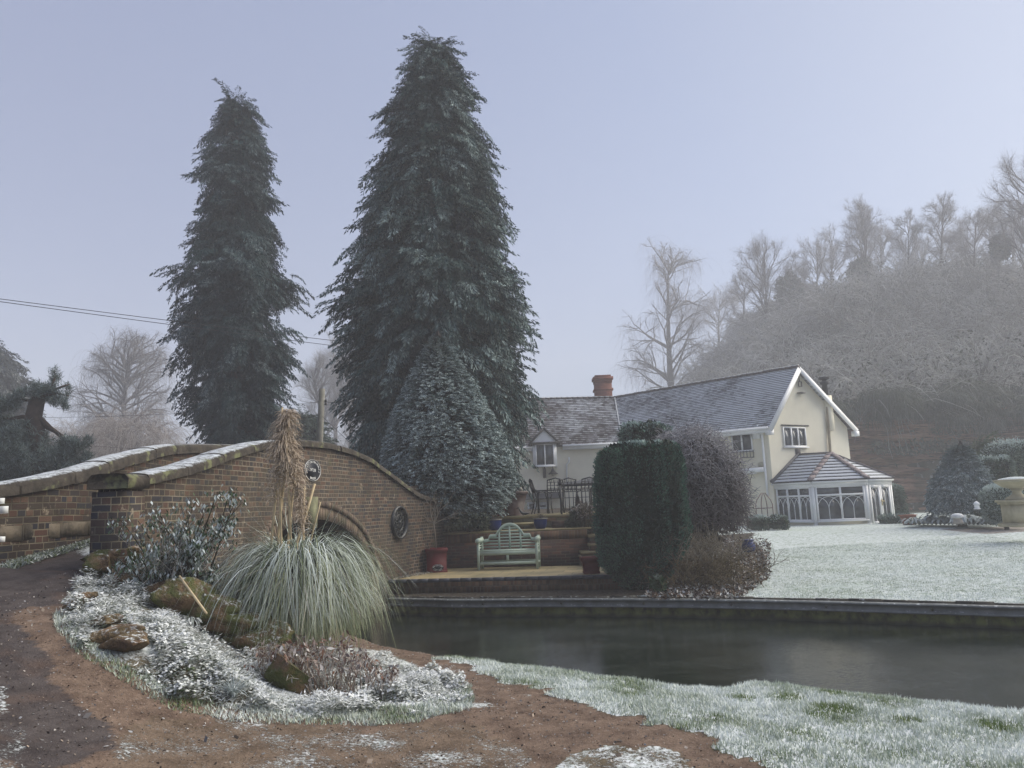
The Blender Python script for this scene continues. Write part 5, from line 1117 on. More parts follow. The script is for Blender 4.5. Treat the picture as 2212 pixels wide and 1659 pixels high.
# railing
a = P3(1356, 560, 21.9); zt = P3(1356, 245, 21.9)[2]; ra = empty('terrace_railing', Z(a, TZ), 'black iron railing with ball topped post on the upper terrace edge', 'railing')
m = MB(); m.tube([Z(a, TZ - .2), Z(a, zt + .0)], .03, 8); m.lathe(Z(a, zt), [(.02, 0), (.05, .03), (.055, .07), (.03, .11), (.04, .13), (.035, .17), (.01, .2)], 10); m.build('end_post', MI, ra)
m = MB(); m.tube([Z(a, zt - .02), Z(a + np.array([2.6, .4, 0]), zt - .02)], .02, 6); m.tube([Z(a, TZ + .1), Z(a + np.array([2.6, .4, 0]), TZ + .1)], .016, 5); m.build('rail', MI, ra)
m = MB()
for i in range(1, 22): q = Z(a + np.array([2.6, .4, 0]) * i / 22, 0); m.tube([Z(q, TZ + .1), Z(q, zt - .02)], .011, 4)
m.build('bars', MI, ra)
# parasol (folded low behind the railing)
a = P3(1680, 230, 27); par_ = empty('parasol', Z(a, TZ), 'dark grey open parasol tilted behind the terrace chairs', 'parasol')
m = MB(); apx_ = Z(a, P3(1690, 165, 27)[2]); ang = np.arange(8) * math.pi / 4
rim_ = [Z(apx_ + np.array([math.cos(x) * 1.55, math.sin(x) * 1.55, 0]), P3(1450, 237, 27)[2]) for x in ang]
m.add(rim_ + [apx_], [(i, (i + 1) % 8, 8) for i in range(8)]); m.add([p - UPV * .03 for p in rim_] + [apx_ - UPV * .03], [((i + 1) % 8, i, 8) for i in range(8)]); m.build('canopy', m_plain('parasol_cloth', (0.07, 0.075, 0.085), .9, .15), par_)
m = MB(); m.tube([Z(apx_, TZ), apx_], .03, 6); m.build('pole', MI, par_)
# hanging lantern on a crook
a = P3(1000, 520, 23.4); cz = P3(985, 205, 23.4)[2]; lh = empty('hanging_lantern', Z(a, TZ), 'small pale lantern hanging from a thin shepherd crook on the terrace', 'lantern')
m = MB(); bs_ = Z(P3(960, 515, 23.4), TZ); m.tube([bs_, Z(P3(945, 260, 23.4), P3(945, 260, 23.4)[2]), Z(P3(955, 215, 23.4), cz), P3(990, 225, 23.4), P3(1000, 255, 23.4)], .014, 5); m.build('crook', MI, lh)
b = P3(995, 300, 23.4); m = MB(); m.lathe(b, [(.02, .13), (.07, .06), (.06, .05), (.055, -.10), (.065, -.13), (.03, -.15)], 6); m.build('lantern_body', m_plain('cream_metal', (0.35, 0.33, 0.27)), lh)
a = P3(1020, 512, 21.35); bird = MB(); a = Z(a, TZ)
bird.tube([a + (-.12, 0, .22), a + (-.08, 0, .13), a + (-.02, 0, .06), a + (.06, 0, .05), a + (.2, 0, .07)], [.008, .03, .045, .04, .006], 7); bird.tube([a + (-.12, 0, .22), a + (-.19, 0, .20)], [.02, .003], 5); bird.tube([a, a + (0, 0, .06)], .006, 4)
tag(bird.build('bird_ornament', MI), 'small black metal bird ornament on the terrace edge', 'ornament')
# obelisk plant support by the wall
a = P(*pxz(690, 1385), 33.5); ob_ = MB(); zb_ = lawn_z(a[0], a[1]); tpz = P(*pxz(680, 1195), 33.5)[2]
for dx in (-.36, -.12, .12, .36): ob_.tube([(a[0] + dx, a[1], zb_), (a[0] + dx, a[1], tpz - .5), (a[0] + dx * .8, a[1], tpz - .3), (a[0] + dx * .2, a[1], tpz)], .02, 4)
ob_.tube([(a[0] - .36, a[1], tpz - .65), (a[0] + .36, a[1], tpz - .65)], .02, 4); tag(ob_.build('plant_support', m_plain('rust', (0.16, 0.10, 0.08))), 'rusty arched metal plant support against the cream wall by the conservatory', 'plant support')
# urn on pedestal and toadstool stones on the lawn
M_STN = m_plain('cast_stone', (0.40, 0.36, 0.25), .85, .2, 4, bump=.3); 
O = P(2207, 1137, 21.5); k_ = 21.5 / FPX
urn = empty('garden_urn', O, 'stone urn on a square pedestal at the right edge of the lawn', 'urn')
m = MB(); 
for hw_, z0, z1 in ((31, 0, 6), (27, 6, 8), (24, 8, 47), (28, 47, 51), (31, 51, 56)): m.box(O[0] - hw_ * k_, O[0] + hw_ * k_, O[1] - hw_ * k_, O[1] + hw_ * k_, O[2] + z0 * k_, O[2] + z1 * k_)
m.build('pedestal', M_STN, urn)
m = MB(); m.lathe(O + UPV * 56 * k_, [(x * k_, z * k_) for x, z in ((23, 0), (23, 4), (15, 8), (9, 13), (8, 18), (14, 21), (10, 22), (27, 28), (36, 35), (39, 37), (42, 42), (38, 43), (34, 41))], 28); m.build('bowl', M_STN, urn)
m = MB(); m.lathe(O + UPV * 96 * k_, [(38 * k_, 0), (30 * k_, 5 * k_), (12 * k_, 8 * k_), (1 * k_, 8.5 * k_)], 20); m.build('frost_fill', m_plain('frost_fill', (0.6, 0.66, 0.66), .9, .2, 20, bump=.8), urn)
for (vx, vy, Y, s_, lb) in ((2070, 1132, 25, 1.0, 'squat mushroom shaped stone with a frosted cap in front of the ferns'),):
    k_ = Y / FPX; O = P(vx, vy, Y); ms = empty('staddle_stone', O, lb, 'garden ornament'); m = MB(); m.lathe(O, [(10.5 * k_, 0), (10 * k_, 5 * k_), (7.5 * k_, 11 * k_), (8 * k_, 14 * k_)], 16); m.build('stem', m_plain('grey_stone', (0.3, 0.27, 0.24)), ms)
    m = MB(); m.lathe(O + UPV * 12 * k_, [(7 * k_, 0), (12.5 * k_, 1.5 * k_), (12.5 * k_, 5 * k_), (9 * k_, 9 * k_), (3 * k_, 10.5 * k_), (.1 * k_, 10.6 * k_)], 20); m.build('cap', m_plain('frosted_cap', (0.55, 0.55, 0.55), .9, .2, 6, frost=1), ms)
O = P(2111, 1100, 25.2); k_ = 25.2 / FPX; ln = empty('white_lantern', O, 'tiny white lantern hanging in the blue grey conifer near the cliff', 'lantern'); m = MB(); m.lathe(O, [(7 * k_, 0), (7 * k_, 1.5 * k_), (5 * k_, 2 * k_), (5 * k_, 9 * k_), (7 * k_, 10 * k_), (5 * k_, 14 * k_), (1 * k_, 17 * k_)], 8); m.build('lantern_body', M_WH, ln)
O = P(1963, 1133, 31); rpot('terracotta_pot', Z(O, O[2]), [(.2, 0), (.28, .3), (.32, .38)], 'terracotta pot of frosted ferns below the cliff right of the conservatory', M_TER)
# ------------------------------------------------------------------ conifers
def frond_template(seed, n_side=20, hang=1.0):
    """a bough tip in unit space: x out, z up; returns base points, directions, lengths, widths, frost"""
    r = np.random.default_rng(seed); pos = []; d = []; L = []; W = []; fr_ = []
    for k in range(n_side):
        s = (k + .5) / n_side; x = s; z = .32 * s - .95 * s * s
        for side in (-1, 1):
            for _ in range(3):
                y = side * r.uniform(.0, .26) * (1.05 - s * .8)
                pos.append((x + r.normal(0, .02), y, z + r.normal(0, .03))); d.append((r.uniform(.2, .8), side * r.uniform(.3, .9), -r.uniform(.4, 2.1) * hang)); L.append(r.uniform(.10, .24) * (1.15 - .4 * s)); W.append(r.uniform(.03, .055)); fr_.append(np.clip(.15 + .55 * s + r.normal(0, .15), 0, 1))
    return [np.array(a) for a in (pos, d, L, W, fr_)]
TEMPL = [frond_template(s) for s in range(5)]
def sprays(mb, C0, out, size, shade, frost, templ=TEMPL, r=None, droop=0.0):
    """place spray templates at C0 (N,3) heading out (N,3)"""
    N = len(C0); out = unit(out); y = unit(np.cross(np.array([[0, 0, 1.]]), out)); z = np.cross(out, y)
    which = r.integers(0, len(templ), N)
    for k, (p, d, L, W, f_) in enumerate(templ):
        m = which == k; n = m.sum()
        if n == 0: continue
        o, X, Y_, Z_, sz = C0[m], out[m], y[m], z[m], size[m][:, None, None]
        T = lambda a: a[None, :, 0:1] * X[:, None, :] + a[None, :, 1:2] * Y_[:, None, :] + a[None, :, 2:3] * Z_[:, None, :]
        pos = (o[:, None, :] + T(p) * sz).reshape(-1, 3); dd = unit(T(d).reshape(-1, 3)); k_ = len(p)
        LL = (L[None, :] * size[m][:, None]).reshape(-1); WW = (W[None, :] * size[m][:, None]).reshape(-1)
        att = np.stack([np.repeat(shade[m], k_) * r.uniform(.6, 1.2, n * k_), np.clip(np.repeat(frost[m], k_) * np.tile(f_ ** 1.5 * 2.0, n) * r.uniform(.3, 1.3, n * k_), 0, 1), np.zeros(n * k_), np.ones(n * k_)], 1)
        cards(mb, pos, dd, unit(r.normal(size=(n * k_, 3)) + Y_[:, None, :].repeat(k_, 1).reshape(-1, 3)), LL, WW, att)
TFINE = [frond_template(s, 8) for s in range(11, 15)]
TFINE = [[a * q for a, q in zip(T_, (1, 1, 1.5, 1.5, 1))] for T_ in TFINE]
def conifer(name, label, cx, D, rows, nb, ns, size, mat, seed, frost=.5, gaps=.0, zb=0.7, bark=None, core=.55, droop=.0, cat='tree', group=None, up=(.1, -.35), amp=.42, hol=.2, fz=0.0, coreq=5, templ=TEMPL):
    """rows: (vy, left vx, right vx) outline of the crown; cx trunk column; D distance"""
    r = np.random.default_rng(seed); rows = sorted(rows)
    O = P(cx, 1090, D); k_ = D / FPX
    zz = np.array([P(cx, q[0], D)[2] for q in rows])[::-1]; rl = np.array([(cx - q[1]) * k_ for q in rows])[::-1]; rr = np.array([(q[2] - cx) * k_ for q in rows])[::-1]
    z0, z1 = zz[0], zz[-1]; root = empty(name, (O[0], D, zb), label, cat, group)
    lean = (P(cx, rows[0][0], D)[0] - P(cx, rows[-1][0], D)[0])
    ax = lambda z: O[0] + (np.asarray(z) - CAM[2]) * (-.04)
    def rad(z, a):
        c_ = np.cos(a); l = np.interp(z, zz, rl) ; q = np.interp(z, zz, rr); off = (np.asarray(z) - CAM[2]) * 0
        return np.where(c_ < 0, l * c_ ** 2 + (l + q) / 2 * (1 - c_ ** 2), q * c_ ** 2 + (l + q) / 2 * (1 - c_ ** 2))
    # compensate the picture roll: outline columns are measured about cx at each row
    axx = np.array([P(cx, q[0], D)[0] for q in rows])[::-1]; ax = lambda z: np.interp(z, zz, axx)
    w_ = rl + rr; dens = np.concatenate([[0], np.cumsum((w_[1:] + w_[:-1] + .6) * np.diff(zz))]); 
    z = np.minimum(np.interp(r.random(nb) * dens[-1], dens, zz), z1 - size * r.uniform(.45, 1.1, nb)); a = r.uniform(0, 2 * math.pi, nb)
    lump = 1.0 - amp * .5 + amp * fnoise(a * 3 + 10, z * 1.3, 1.0) + r.uniform(-hol, hol * .35, nb) - gaps * (fnoise(a * 2 + 40, z, 1.3) > .62)
    R = rad(z, a) * lump
    keep = R > .04; z, a, R = z[keep], a[keep], R[keep]; n = len(z)
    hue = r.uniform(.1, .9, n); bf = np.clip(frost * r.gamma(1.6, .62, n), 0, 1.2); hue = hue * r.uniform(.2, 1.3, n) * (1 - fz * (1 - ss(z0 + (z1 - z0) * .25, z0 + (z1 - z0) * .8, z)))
    # each bough: ns sprays around its tip
    i = np.repeat(np.arange(n), ns); m = len(i); sc = size * np.clip(.55 + R[i] / (R.mean() * 1.6), .55, 1.15) * r.uniform(.55, 1.3, m)
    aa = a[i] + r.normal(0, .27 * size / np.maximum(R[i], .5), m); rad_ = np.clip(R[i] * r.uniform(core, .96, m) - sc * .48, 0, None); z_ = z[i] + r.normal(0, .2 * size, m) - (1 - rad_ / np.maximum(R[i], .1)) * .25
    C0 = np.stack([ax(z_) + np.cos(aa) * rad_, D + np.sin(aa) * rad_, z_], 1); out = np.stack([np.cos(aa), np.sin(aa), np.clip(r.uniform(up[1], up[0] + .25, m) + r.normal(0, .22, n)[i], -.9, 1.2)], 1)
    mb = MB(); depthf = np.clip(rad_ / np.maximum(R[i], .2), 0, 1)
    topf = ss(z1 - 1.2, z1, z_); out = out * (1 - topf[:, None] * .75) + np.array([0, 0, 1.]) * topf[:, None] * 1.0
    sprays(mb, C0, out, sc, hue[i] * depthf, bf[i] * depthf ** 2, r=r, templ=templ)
    # dark inner foliage so that the crown is not hollow
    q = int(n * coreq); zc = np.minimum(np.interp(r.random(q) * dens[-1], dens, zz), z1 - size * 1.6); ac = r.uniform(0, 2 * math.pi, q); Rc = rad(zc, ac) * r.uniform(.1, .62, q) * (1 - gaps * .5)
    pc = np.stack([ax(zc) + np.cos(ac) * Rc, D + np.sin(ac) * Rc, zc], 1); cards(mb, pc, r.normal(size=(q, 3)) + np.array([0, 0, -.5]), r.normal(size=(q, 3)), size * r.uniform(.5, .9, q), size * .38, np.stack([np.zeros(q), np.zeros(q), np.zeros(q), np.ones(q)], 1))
    mb.build('crown', mat, root)
    mb = MB(); mb.tube([(ax(z0) , D, zb - .3), (ax(z0), D, z0 + .3), (ax((z0 + z1) / 2), D, (z0 + z1) / 2), (ax(z1 - .6), D, z1 - .6)], [.34 * size / .7, .30 * size / .7, .16, .03], 8)
    P0 = []; P1 = []
    for j in range(0, n, 3):
        P0.append((ax(z[j] + .2), D, z[j] + .2)); P1.append((ax(z[j]) + math.cos(a[j]) * R[j] * .75, D + math.sin(a[j]) * R[j] * .75, z[j]))
    segs(mb, P0, P1, .035, .012, n=4); mb.build('trunk', bark or M_BARK, root); return root
M_BARK = m_plain('bark', (0.05, 0.042, 0.038), .95, .3, 5)
M_CON1 = m_leaf('cypress_leaf', (0.003, 0.020, 0.019), (0.014, 0.068, 0.060), (0.40, 0.50, 0.48))
M_CON2 = m_leaf('fir_leaf', (0.004, 0.019, 0.021), (0.014, 0.060, 0.058), (0.26, 0.33, 0.34))
M_CON3 = m_leaf('dense_conifer_leaf', (0.008, 0.028, 0.025), (0.036, 0.092, 0.076), (0.62, 0.72, 0.71))
big = [(72, 925, 952), (85, 905, 975), (105, 893, 988), (150, 866, 1004), (200, 846, 1018), (235, 828, 1036), (300, 816, 1062), (350, 796, 1070), (400, 798, 1078), (440, 778, 1090), (500, 760, 1088), (545, 748, 1092), (600, 736, 1118), (640, 728, 1140), (680, 736, 1166), (720, 732, 1160), (770, 730, 1130), (820, 738, 1136), (860, 738, 1148), (900, 748, 1140), (950, 760, 1128), (1010, 772, 1120), (1070, 800, 1080)]
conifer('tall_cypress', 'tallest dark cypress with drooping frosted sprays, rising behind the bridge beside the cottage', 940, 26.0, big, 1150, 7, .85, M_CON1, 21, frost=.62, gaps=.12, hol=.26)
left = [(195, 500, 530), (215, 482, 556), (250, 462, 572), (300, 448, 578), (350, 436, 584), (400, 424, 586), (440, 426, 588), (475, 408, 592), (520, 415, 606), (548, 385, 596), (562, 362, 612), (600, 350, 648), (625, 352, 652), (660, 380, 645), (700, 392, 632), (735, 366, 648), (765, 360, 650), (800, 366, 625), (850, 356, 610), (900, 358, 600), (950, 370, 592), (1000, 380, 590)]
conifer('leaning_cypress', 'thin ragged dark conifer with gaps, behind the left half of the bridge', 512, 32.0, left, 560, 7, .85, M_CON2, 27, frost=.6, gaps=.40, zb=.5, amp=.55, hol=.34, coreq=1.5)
small = [(722, 938, 950), (750, 920, 972), (780, 905, 990), (820, 886, 1012), (860, 868, 1038), (900, 852, 1058), (940, 840, 1078), (980, 834, 1098), (1010, 833, 1106), (1045, 845, 1110), (1080, 868, 1102), (1105, 890, 1085), (1122, 915, 1060)]
conifer('frosted_conifer', 'small dense egg shaped conifer rimed with frost, in front of the tallest cypress', 946, 21.3, small, 3800, 4, .22, M_CON3, 23, frost=.95, gaps=.0, zb=1.6, core=.92, up=(1.0, .35), amp=.06, hol=.04, fz=.45, templ=TFINE)

# ------------------------------------------------------------------ clipped shapes covered in short leaves
def clipped(name, label, shape, n, leaf, mat, seed, frost_top=.9, frost_side=.2, cat='bush', vert=0.0, group=None, zb=None, stem=True, core_mat=None):
    """shape(u,v) -> points, normals for random u,v in 0..1"""
    r = np.random.default_rng(seed); u, v = r.random(n), r.random(n); p, nn = shape(u, v, r)
    c = p.mean(0); root = empty(name, (c[0], c[1], p[:, 2].min() if zb is None else zb), label, cat, group); mb = MB()
    p = p - nn * (r.random(n)[:, None] ** 2) * leaf * 2.2
    d = nn + r.normal(0, .55, (n, 3)) + np.array([0, 0, vert])
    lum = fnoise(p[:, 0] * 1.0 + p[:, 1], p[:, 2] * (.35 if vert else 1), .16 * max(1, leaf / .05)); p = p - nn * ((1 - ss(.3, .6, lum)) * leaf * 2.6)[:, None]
    fr_ = np.clip(frost_side * (.4 + 1.2 * r.random(n)) + frost_top * ss(.45, .9, nn[:, 2] + r.normal(0, .12, n)), 0, 1)
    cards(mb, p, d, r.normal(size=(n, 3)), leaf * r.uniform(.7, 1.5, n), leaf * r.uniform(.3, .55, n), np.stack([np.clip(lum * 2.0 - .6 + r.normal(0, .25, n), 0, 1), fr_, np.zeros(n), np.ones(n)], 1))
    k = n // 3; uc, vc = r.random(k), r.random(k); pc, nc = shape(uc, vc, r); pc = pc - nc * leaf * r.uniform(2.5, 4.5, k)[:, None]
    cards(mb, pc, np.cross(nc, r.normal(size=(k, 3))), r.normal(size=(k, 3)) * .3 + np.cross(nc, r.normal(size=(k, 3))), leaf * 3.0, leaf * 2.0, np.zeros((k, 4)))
    mb.build('foliage', mat, root)
    if stem:
        mb = MB(); zz0 = p[:, 2].min(); mb.tube([(c[0], c[1], zz0 - .25), (c[0], c[1], c[2])], [.08, .03], 6); mb.build('stem', M_BARK, root)
    return root
def sh_ell(O, rx, ry, rz, pw=2.0, low=-.9, flute=0.0):
    def f(u, v, r):
        a = u * 2 * math.pi; s = low + (1 - low) * v; e = 2.0 / pw
        sg = lambda x, q: np.sign(x) * np.abs(x) ** q
        ph = np.arcsin(np.clip(s, -1, 1)); x = sg(np.cos(ph), e) * sg(np.cos(a), e); y = sg(np.cos(ph), e) * sg(np.sin(a), e); z = sg(np.sin(ph), e)
        nn = np.stack([np.abs(x) ** (pw - 1) * np.sign(x) / rx, np.abs(y) ** (pw - 1) * np.sign(y) / ry, np.abs(z) ** (pw - 1) * np.sign(z) / rz], 1); nn = unit(nn)
        b = 1 + .07 * (fnoise(x * 2 + y * 2 + 9, z * 2 + 3, .5) - .5) * 2 + flute * (vnoise(a * 5, z * .6, .9) - .5)
        return np.stack([O[0] + x * rx * b, O[1] + y * ry * b, O[2] + z * rz * b], 1), nn
    return f
M_YEW = m_leaf('yew_leaf', (0.006, 0.018, 0.010), (0.046, 0.150, 0.092), (0.44, 0.54, 0.50))
# the dark yew block: outline by rows
def sh_rows(cx, D, rows, dep=.85, flute=.10):
    k_ = D / FPX; rows = sorted(rows)[::-1]; zz = np.array([P(cx, q[0], D)[2] for q in rows]); xl = np.array([P(q[1], q[0], D)[0] for q in rows]); xr = np.array([P(q[2], q[0], D)[0] for q in rows])
    def f(u, v, r):
        cap = v > .86; v2 = np.where(cap, 1, v / .86); z = zz[0] + (zz[-1] - zz[0]) * v2; l = np.interp(z, zz, xl); q = np.interp(z, zz, xr); c = (l + q) / 2; w_ = (q - l) / 2
        a = u * 2 * math.pi; e = .62; ca, sa = np.cos(a), np.sin(a); x = np.sign(ca) * np.abs(ca) ** e; y = np.sign(sa) * np.abs(sa) ** e
        s = np.where(cap, np.sqrt(r.random(len(u))), 1); b = 1 + flute * (vnoise(a * 6, z * .5, .8) - .5) * 2 + .05 * (fnoise(a * 4, z, .3) - .5)
        pz = z + np.where(cap, .05 * (fnoise(x * 3, y * 3, .5)), 0)
        nn = np.stack([x * np.where(cap, .1, 1), y * np.where(cap, .1, 1), np.where(cap, 1.0, .1)], 1)
        return np.stack([c + x * w_ * s * b, D + y * w_ * dep * s * b, pz], 1), unit(nn)
    return f
yew = [(962, 1330, 1455), (972, 1292, 1466), (990, 1284, 1470), (1040, 1281, 1478), (1100, 1283, 1486), (1150, 1287, 1487), (1190, 1291, 1480), (1220, 1300, 1462), (1245, 1322, 1448), (1268, 1345, 1432)]
clipped('clipped_yew', 'big block shaped dark green yew standing at the canal edge right of the patio', sh_rows(1384, 16.6, yew), 46000, .052, M_YEW, 31, frost_top=.8, frost_side=.07, vert=.55, zb=.4)
yew2 = [(918, 1342, 1425), (926, 1337, 1445), (950, 1336, 1450), (1000, 1336, 1450), (1090, 1338, 1450)]
clipped('clipped_yew', 'square topped dark yew showing between the frosty dome and the cottage roof', sh_rows(1390, 21.0, yew2, dep=.7), 9000, .075, M_YEW, 32, frost_top=.7, frost_side=.16, vert=.4, zb=.6)
O = P(1398, 1150, 14.95); M_SM = M_YEW
# garden topiary on the right
M_BOX = m_leaf('box_leaf', (0.022, 0.050, 0.026), (0.055, 0.100, 0.055), (0.50, 0.57, 0.54)); M_BLUE_L = m_leaf('blue_spruce_leaf', (0.05, 0.085, 0.085), (0.14, 0.21, 0.21), (0.60, 0.66, 0.68))
def at_z(vx, vy, Y): return P(vx, vy, Y)
def el(name, label, vx, vy, rx, rz, Y, n, leaf, seed, pw=2.4, ft=.8, fs_=.25, mat=None, low=-.95, ry=None, cat='bush', vert=0):
    k_ = Y / FPX; O = P(vx, vy, Y); clipped(name, label, sh_ell(O, rx * k_, (ry or rx) * k_, rz * k_, pw, low), n, leaf, mat or M_BOX, seed, ft, fs_, cat=cat, vert=vert)
el('low_hedge', 'low flat topped box hedge at the foot of the conservatory left end', 1657, 1128, 37, 15, 31.5, 5200, .07, 41, pw=6, ft=.9, fs_=.12)
el('round_shrub', 'dark rounded shrub at the foot of the cliff just right of the conservatory', 1930, 1090, 27, 44, 37, 5200, .10, 42, pw=2.3, ft=.5, fs_=.1)
el('low_hedge', 'dark low hedge in front of the cliff beside the conservatory doors', 1938, 1128, 34, 17, 33, 3600, .09, 43, pw=3, ft=.3, fs_=.1)
el('topiary_block', 'tall square clipped topiary with flat frosted top beside the blue grey conifer', 2150, 1045, 32, 58, 29, 8000, .075, 44, pw=5, ft=.8, fs_=.22)
el('topiary_mound', 'largest rounded topiary behind the square clipped one at the right edge', 2190, 1040, 62, 90, 32, 12000, .085, 45, pw=2.8, ft=.8, fs_=.2)
el('topiary_ball', 'pale green frosted box ball just left of the stone urn', 2168, 1090, 44, 46, 25.5, 9000, .06, 46, pw=2.3, ft=1.0, fs_=.45)
spr = [(955, 2068, 2078), (985, 2052, 2096), (1015, 2040, 2112), (1045, 2026, 2128), (1075, 2018, 2138), (1095, 2022, 2132)]
conifer('blue_spruce', 'low wide blue grey conifer with layered frosted branches near the cliff', 2074, 28.0, spr, 900, 5, .34, M_BLUE_L, 47, frost=1.1, zb=.8, core=.8, up=(.6, .1), amp=.25, hol=.1, templ=TFINE)
conifer('golden_conifer', 'pale yellow green feathery conifer behind the topiary mound', 2110, 33.0, [(952, 2128, 2150), (975, 2112, 2162), (1010, 2098, 2170), (1080, 2090, 2165)], 160, 6, .6, m_leaf('gold_leaf', (0.07, 0.10, 0.05), (0.17, 0.21, 0.12), (0.5, 0.55, 0.5)), 48, frost=.5, zb=.8)
# ferns and low frosted plants in the border
def fern_bed(name, label, spots, seed, L, mat, nf=26, arch=.6):
    r = np.random.default_rng(seed); mb = MB()
    for (x, y, z, s) in spots:
        n = nf; a = r.uniform(0, 2 * math.pi, n); l = L * s * r.uniform(.6, 1.1, n); K = 6; t_ = np.linspace(0, 1, K)[None, :]
        h = r.uniform(.5, 1.0, n)[:, None] * l[:, None]
        path = np.stack([x + np.cos(a)[:, None] * l[:, None] * t_ * .8, y + np.sin(a)[:, None] * l[:, None] * t_ * .8, z + h * (1.7 * t_ - 1.55 * t_ ** 2)], -1)
        sd = np.stack([-np.sin(a), np.cos(a), np.zeros(n)], 1); wv = (.09 * s * L / .5) * np.sin(np.pi * np.clip(t_ * .9 + .08, 0, 1)) * np.ones((n, 1))
        att = np.stack([np.broadcast_to(r.random(n)[:, None], (n, K)), np.clip(.35 + .5 * t_ + r.normal(0, .1, (n, K)), 0, 1), np.zeros((n, K)), np.ones((n, K))], -1)
        ribbons(mb, path, wv, sd, att)
    return tag(mb.build(name, mat), label, 'plants', kind='stuff')
M_FERN = m_leaf('fern_leaf', (0.10, 0.13, 0.10), (0.22, 0.26, 0.20), (0.55, 0.60, 0.60)); r_ = np.random.default_rng(6)
sp = []
for vx in np.arange(1968, 2150, 9.): Y = 30 - (vx - 1968) * .022 + r_.normal(0, .5); q = P(vx, 1130, Y); sp.append((q[0], Y, P(vx, 1131, Y)[2] - .05, r_.uniform(.8, 1.35)))
fern_bed('border_ferns', 'mounds of frosted ferns and grey shrubs along the border under the cliff', sp, 61, .62, M_FERN)

# ------------------------------------------------------------------ twiggy plants
def twigs(pts, dirs, L, gen, r, spread=.6, split=3, decay=.68, rad=.012, rdec=.6, sag=0.0, up_=0.0, wig=.25, seg=3):
    """generic recursive growth done level by level; returns list of (p, q, r0, r1, level)"""
    out = []; p = np.asarray(pts, float); d = unit(np.asarray(dirs, float)); l = np.broadcast_to(L, (len(p),)).astype(float)
    for g in range(gen):
        q = p; dd = d; n = len(p)
        for s in range(seg):
            dd = unit(dd + r.normal(0, wig / seg ** .5, (n, 3)) * .6 + np.array([0, 0, up_ - sag * (g + 1) / gen]) / seg); nx = q + dd * (l / seg)[:, None]
            out.append((q, nx, np.full(n, rad * rdec ** g * (1 - .25 * s / seg)), np.full(n, rad * rdec ** g * (1 - .25 * (s + 1) / seg)), np.full(n, g))); q = nx
            if s < seg - 1 and g < gen - 1: pass
        k = split; i = np.repeat(np.arange(n), k)
        fr_ = r.uniform(.35, 1.0, len(i)); st = p[i] + (q[i] - p[i]) * fr_[:, None]
        p = np.where((np.arange(len(i)) % k == 0)[:, None], q[i], st); d = unit(dd[i] + r.normal(0, spread, (len(i), 3))); l = l[i] * decay * r.uniform(.7, 1.2, len(i))
    return [np.concatenate([o[j] for o in out]) for j in range(5)]
M_TWIG = m_leaf('rimed_twig', (0.030, 0.022, 0.024), (0.085, 0.068, 0.066), (0.40, 0.40, 0.43)); M_TWB = m_leaf('brown_twig', (0.045, 0.034, 0.020), (0.15, 0.115, 0.06), (0.4, 0.4, 0.38))
# dome shaped twisted shrub behind the yew
r_ = np.random.default_rng(71); D = 19.0; k_ = D / FPX
O = P(1498, 1062, D); rx, rz = 112 * k_, 141 * k_
dome = empty('twisted_hazel', (O[0], D, .5), 'rounded tangle of bare purplish brown rimed twigs beside the big yew', 'shrub'); n = 5200
a = r_.uniform(0, 2 * math.pi, n); s = r_.uniform(-.55, 1, n); ph = np.arcsin(s); rad_ = r_.uniform(.45, 1.0, n) ** .5
nn = np.stack([np.cos(ph) * np.cos(a), np.cos(ph) * np.sin(a), np.sin(ph)], 1); base = np.array([O[0], D, O[2]]) + nn * np.array([rx, rx * .9, rz]) * (rad_ * (.93 + .14 * fnoise(a * 2, s * 2, .7)))[:, None]
K = 7; tg_ = np.cross(nn, r_.normal(size=(n, 3))); dirs = unit(tg_ + nn * .35 + np.array([0, 0, -.25])); path = [base]; dd = dirs
for k in range(K - 1): dd = unit(dd + r_.normal(0, .38, (n, 3)) + np.array([0, 0, -.10]) + nn * .02); path.append(path[-1] + dd * (.085 * r_.uniform(.6, 1.3, n))[:, None])
path = np.stack(path, 1); mb = MB()
up_f = np.clip(nn[:, 2] * .6 + .45, 0.1, 1) * ss(.6, .95, rad_)
for k in range(K - 1):
    segs(mb, path[:, k], path[:, k + 1], .010 * (1 - k * .1), .010 * (1 - (k + 1) * .1), np.stack([r_.random(n), np.clip(up_f * r_.uniform(.3, 1.1, n), 0, 1), np.zeros(n), np.ones(n)], 1))
q = 2600; pc = np.array([O[0], D, O[2]]) + unit(r_.normal(size=(q, 3))) * np.array([rx, rx * .9, rz]) * (r_.uniform(.2, .80, q))[:, None]; pc = pc[pc[:, 2] > O[2] - rz * .75]; q = len(pc)
cards(mb, pc, r_.normal(size=(q, 3)), r_.normal(size=(q, 3)), .34, .11, np.stack([r_.random(q) * .2, np.zeros(q), np.zeros(q), np.ones(q)], 1))
mb.build('twigs', M_TWIG, dome)
P_ = twigs([[O[0] + x, D - .1, .5] for x in (0, .01, -.01)], [[-.3, 0, 1], [0, .1, 1], [.35, -.1, 1]], 1.1, 3, r_, rad=.05, rdec=.55, spread=.5); mb = MB(); segs(mb, *P_[:4]); mb.build('trunk', M_BARK, dome)
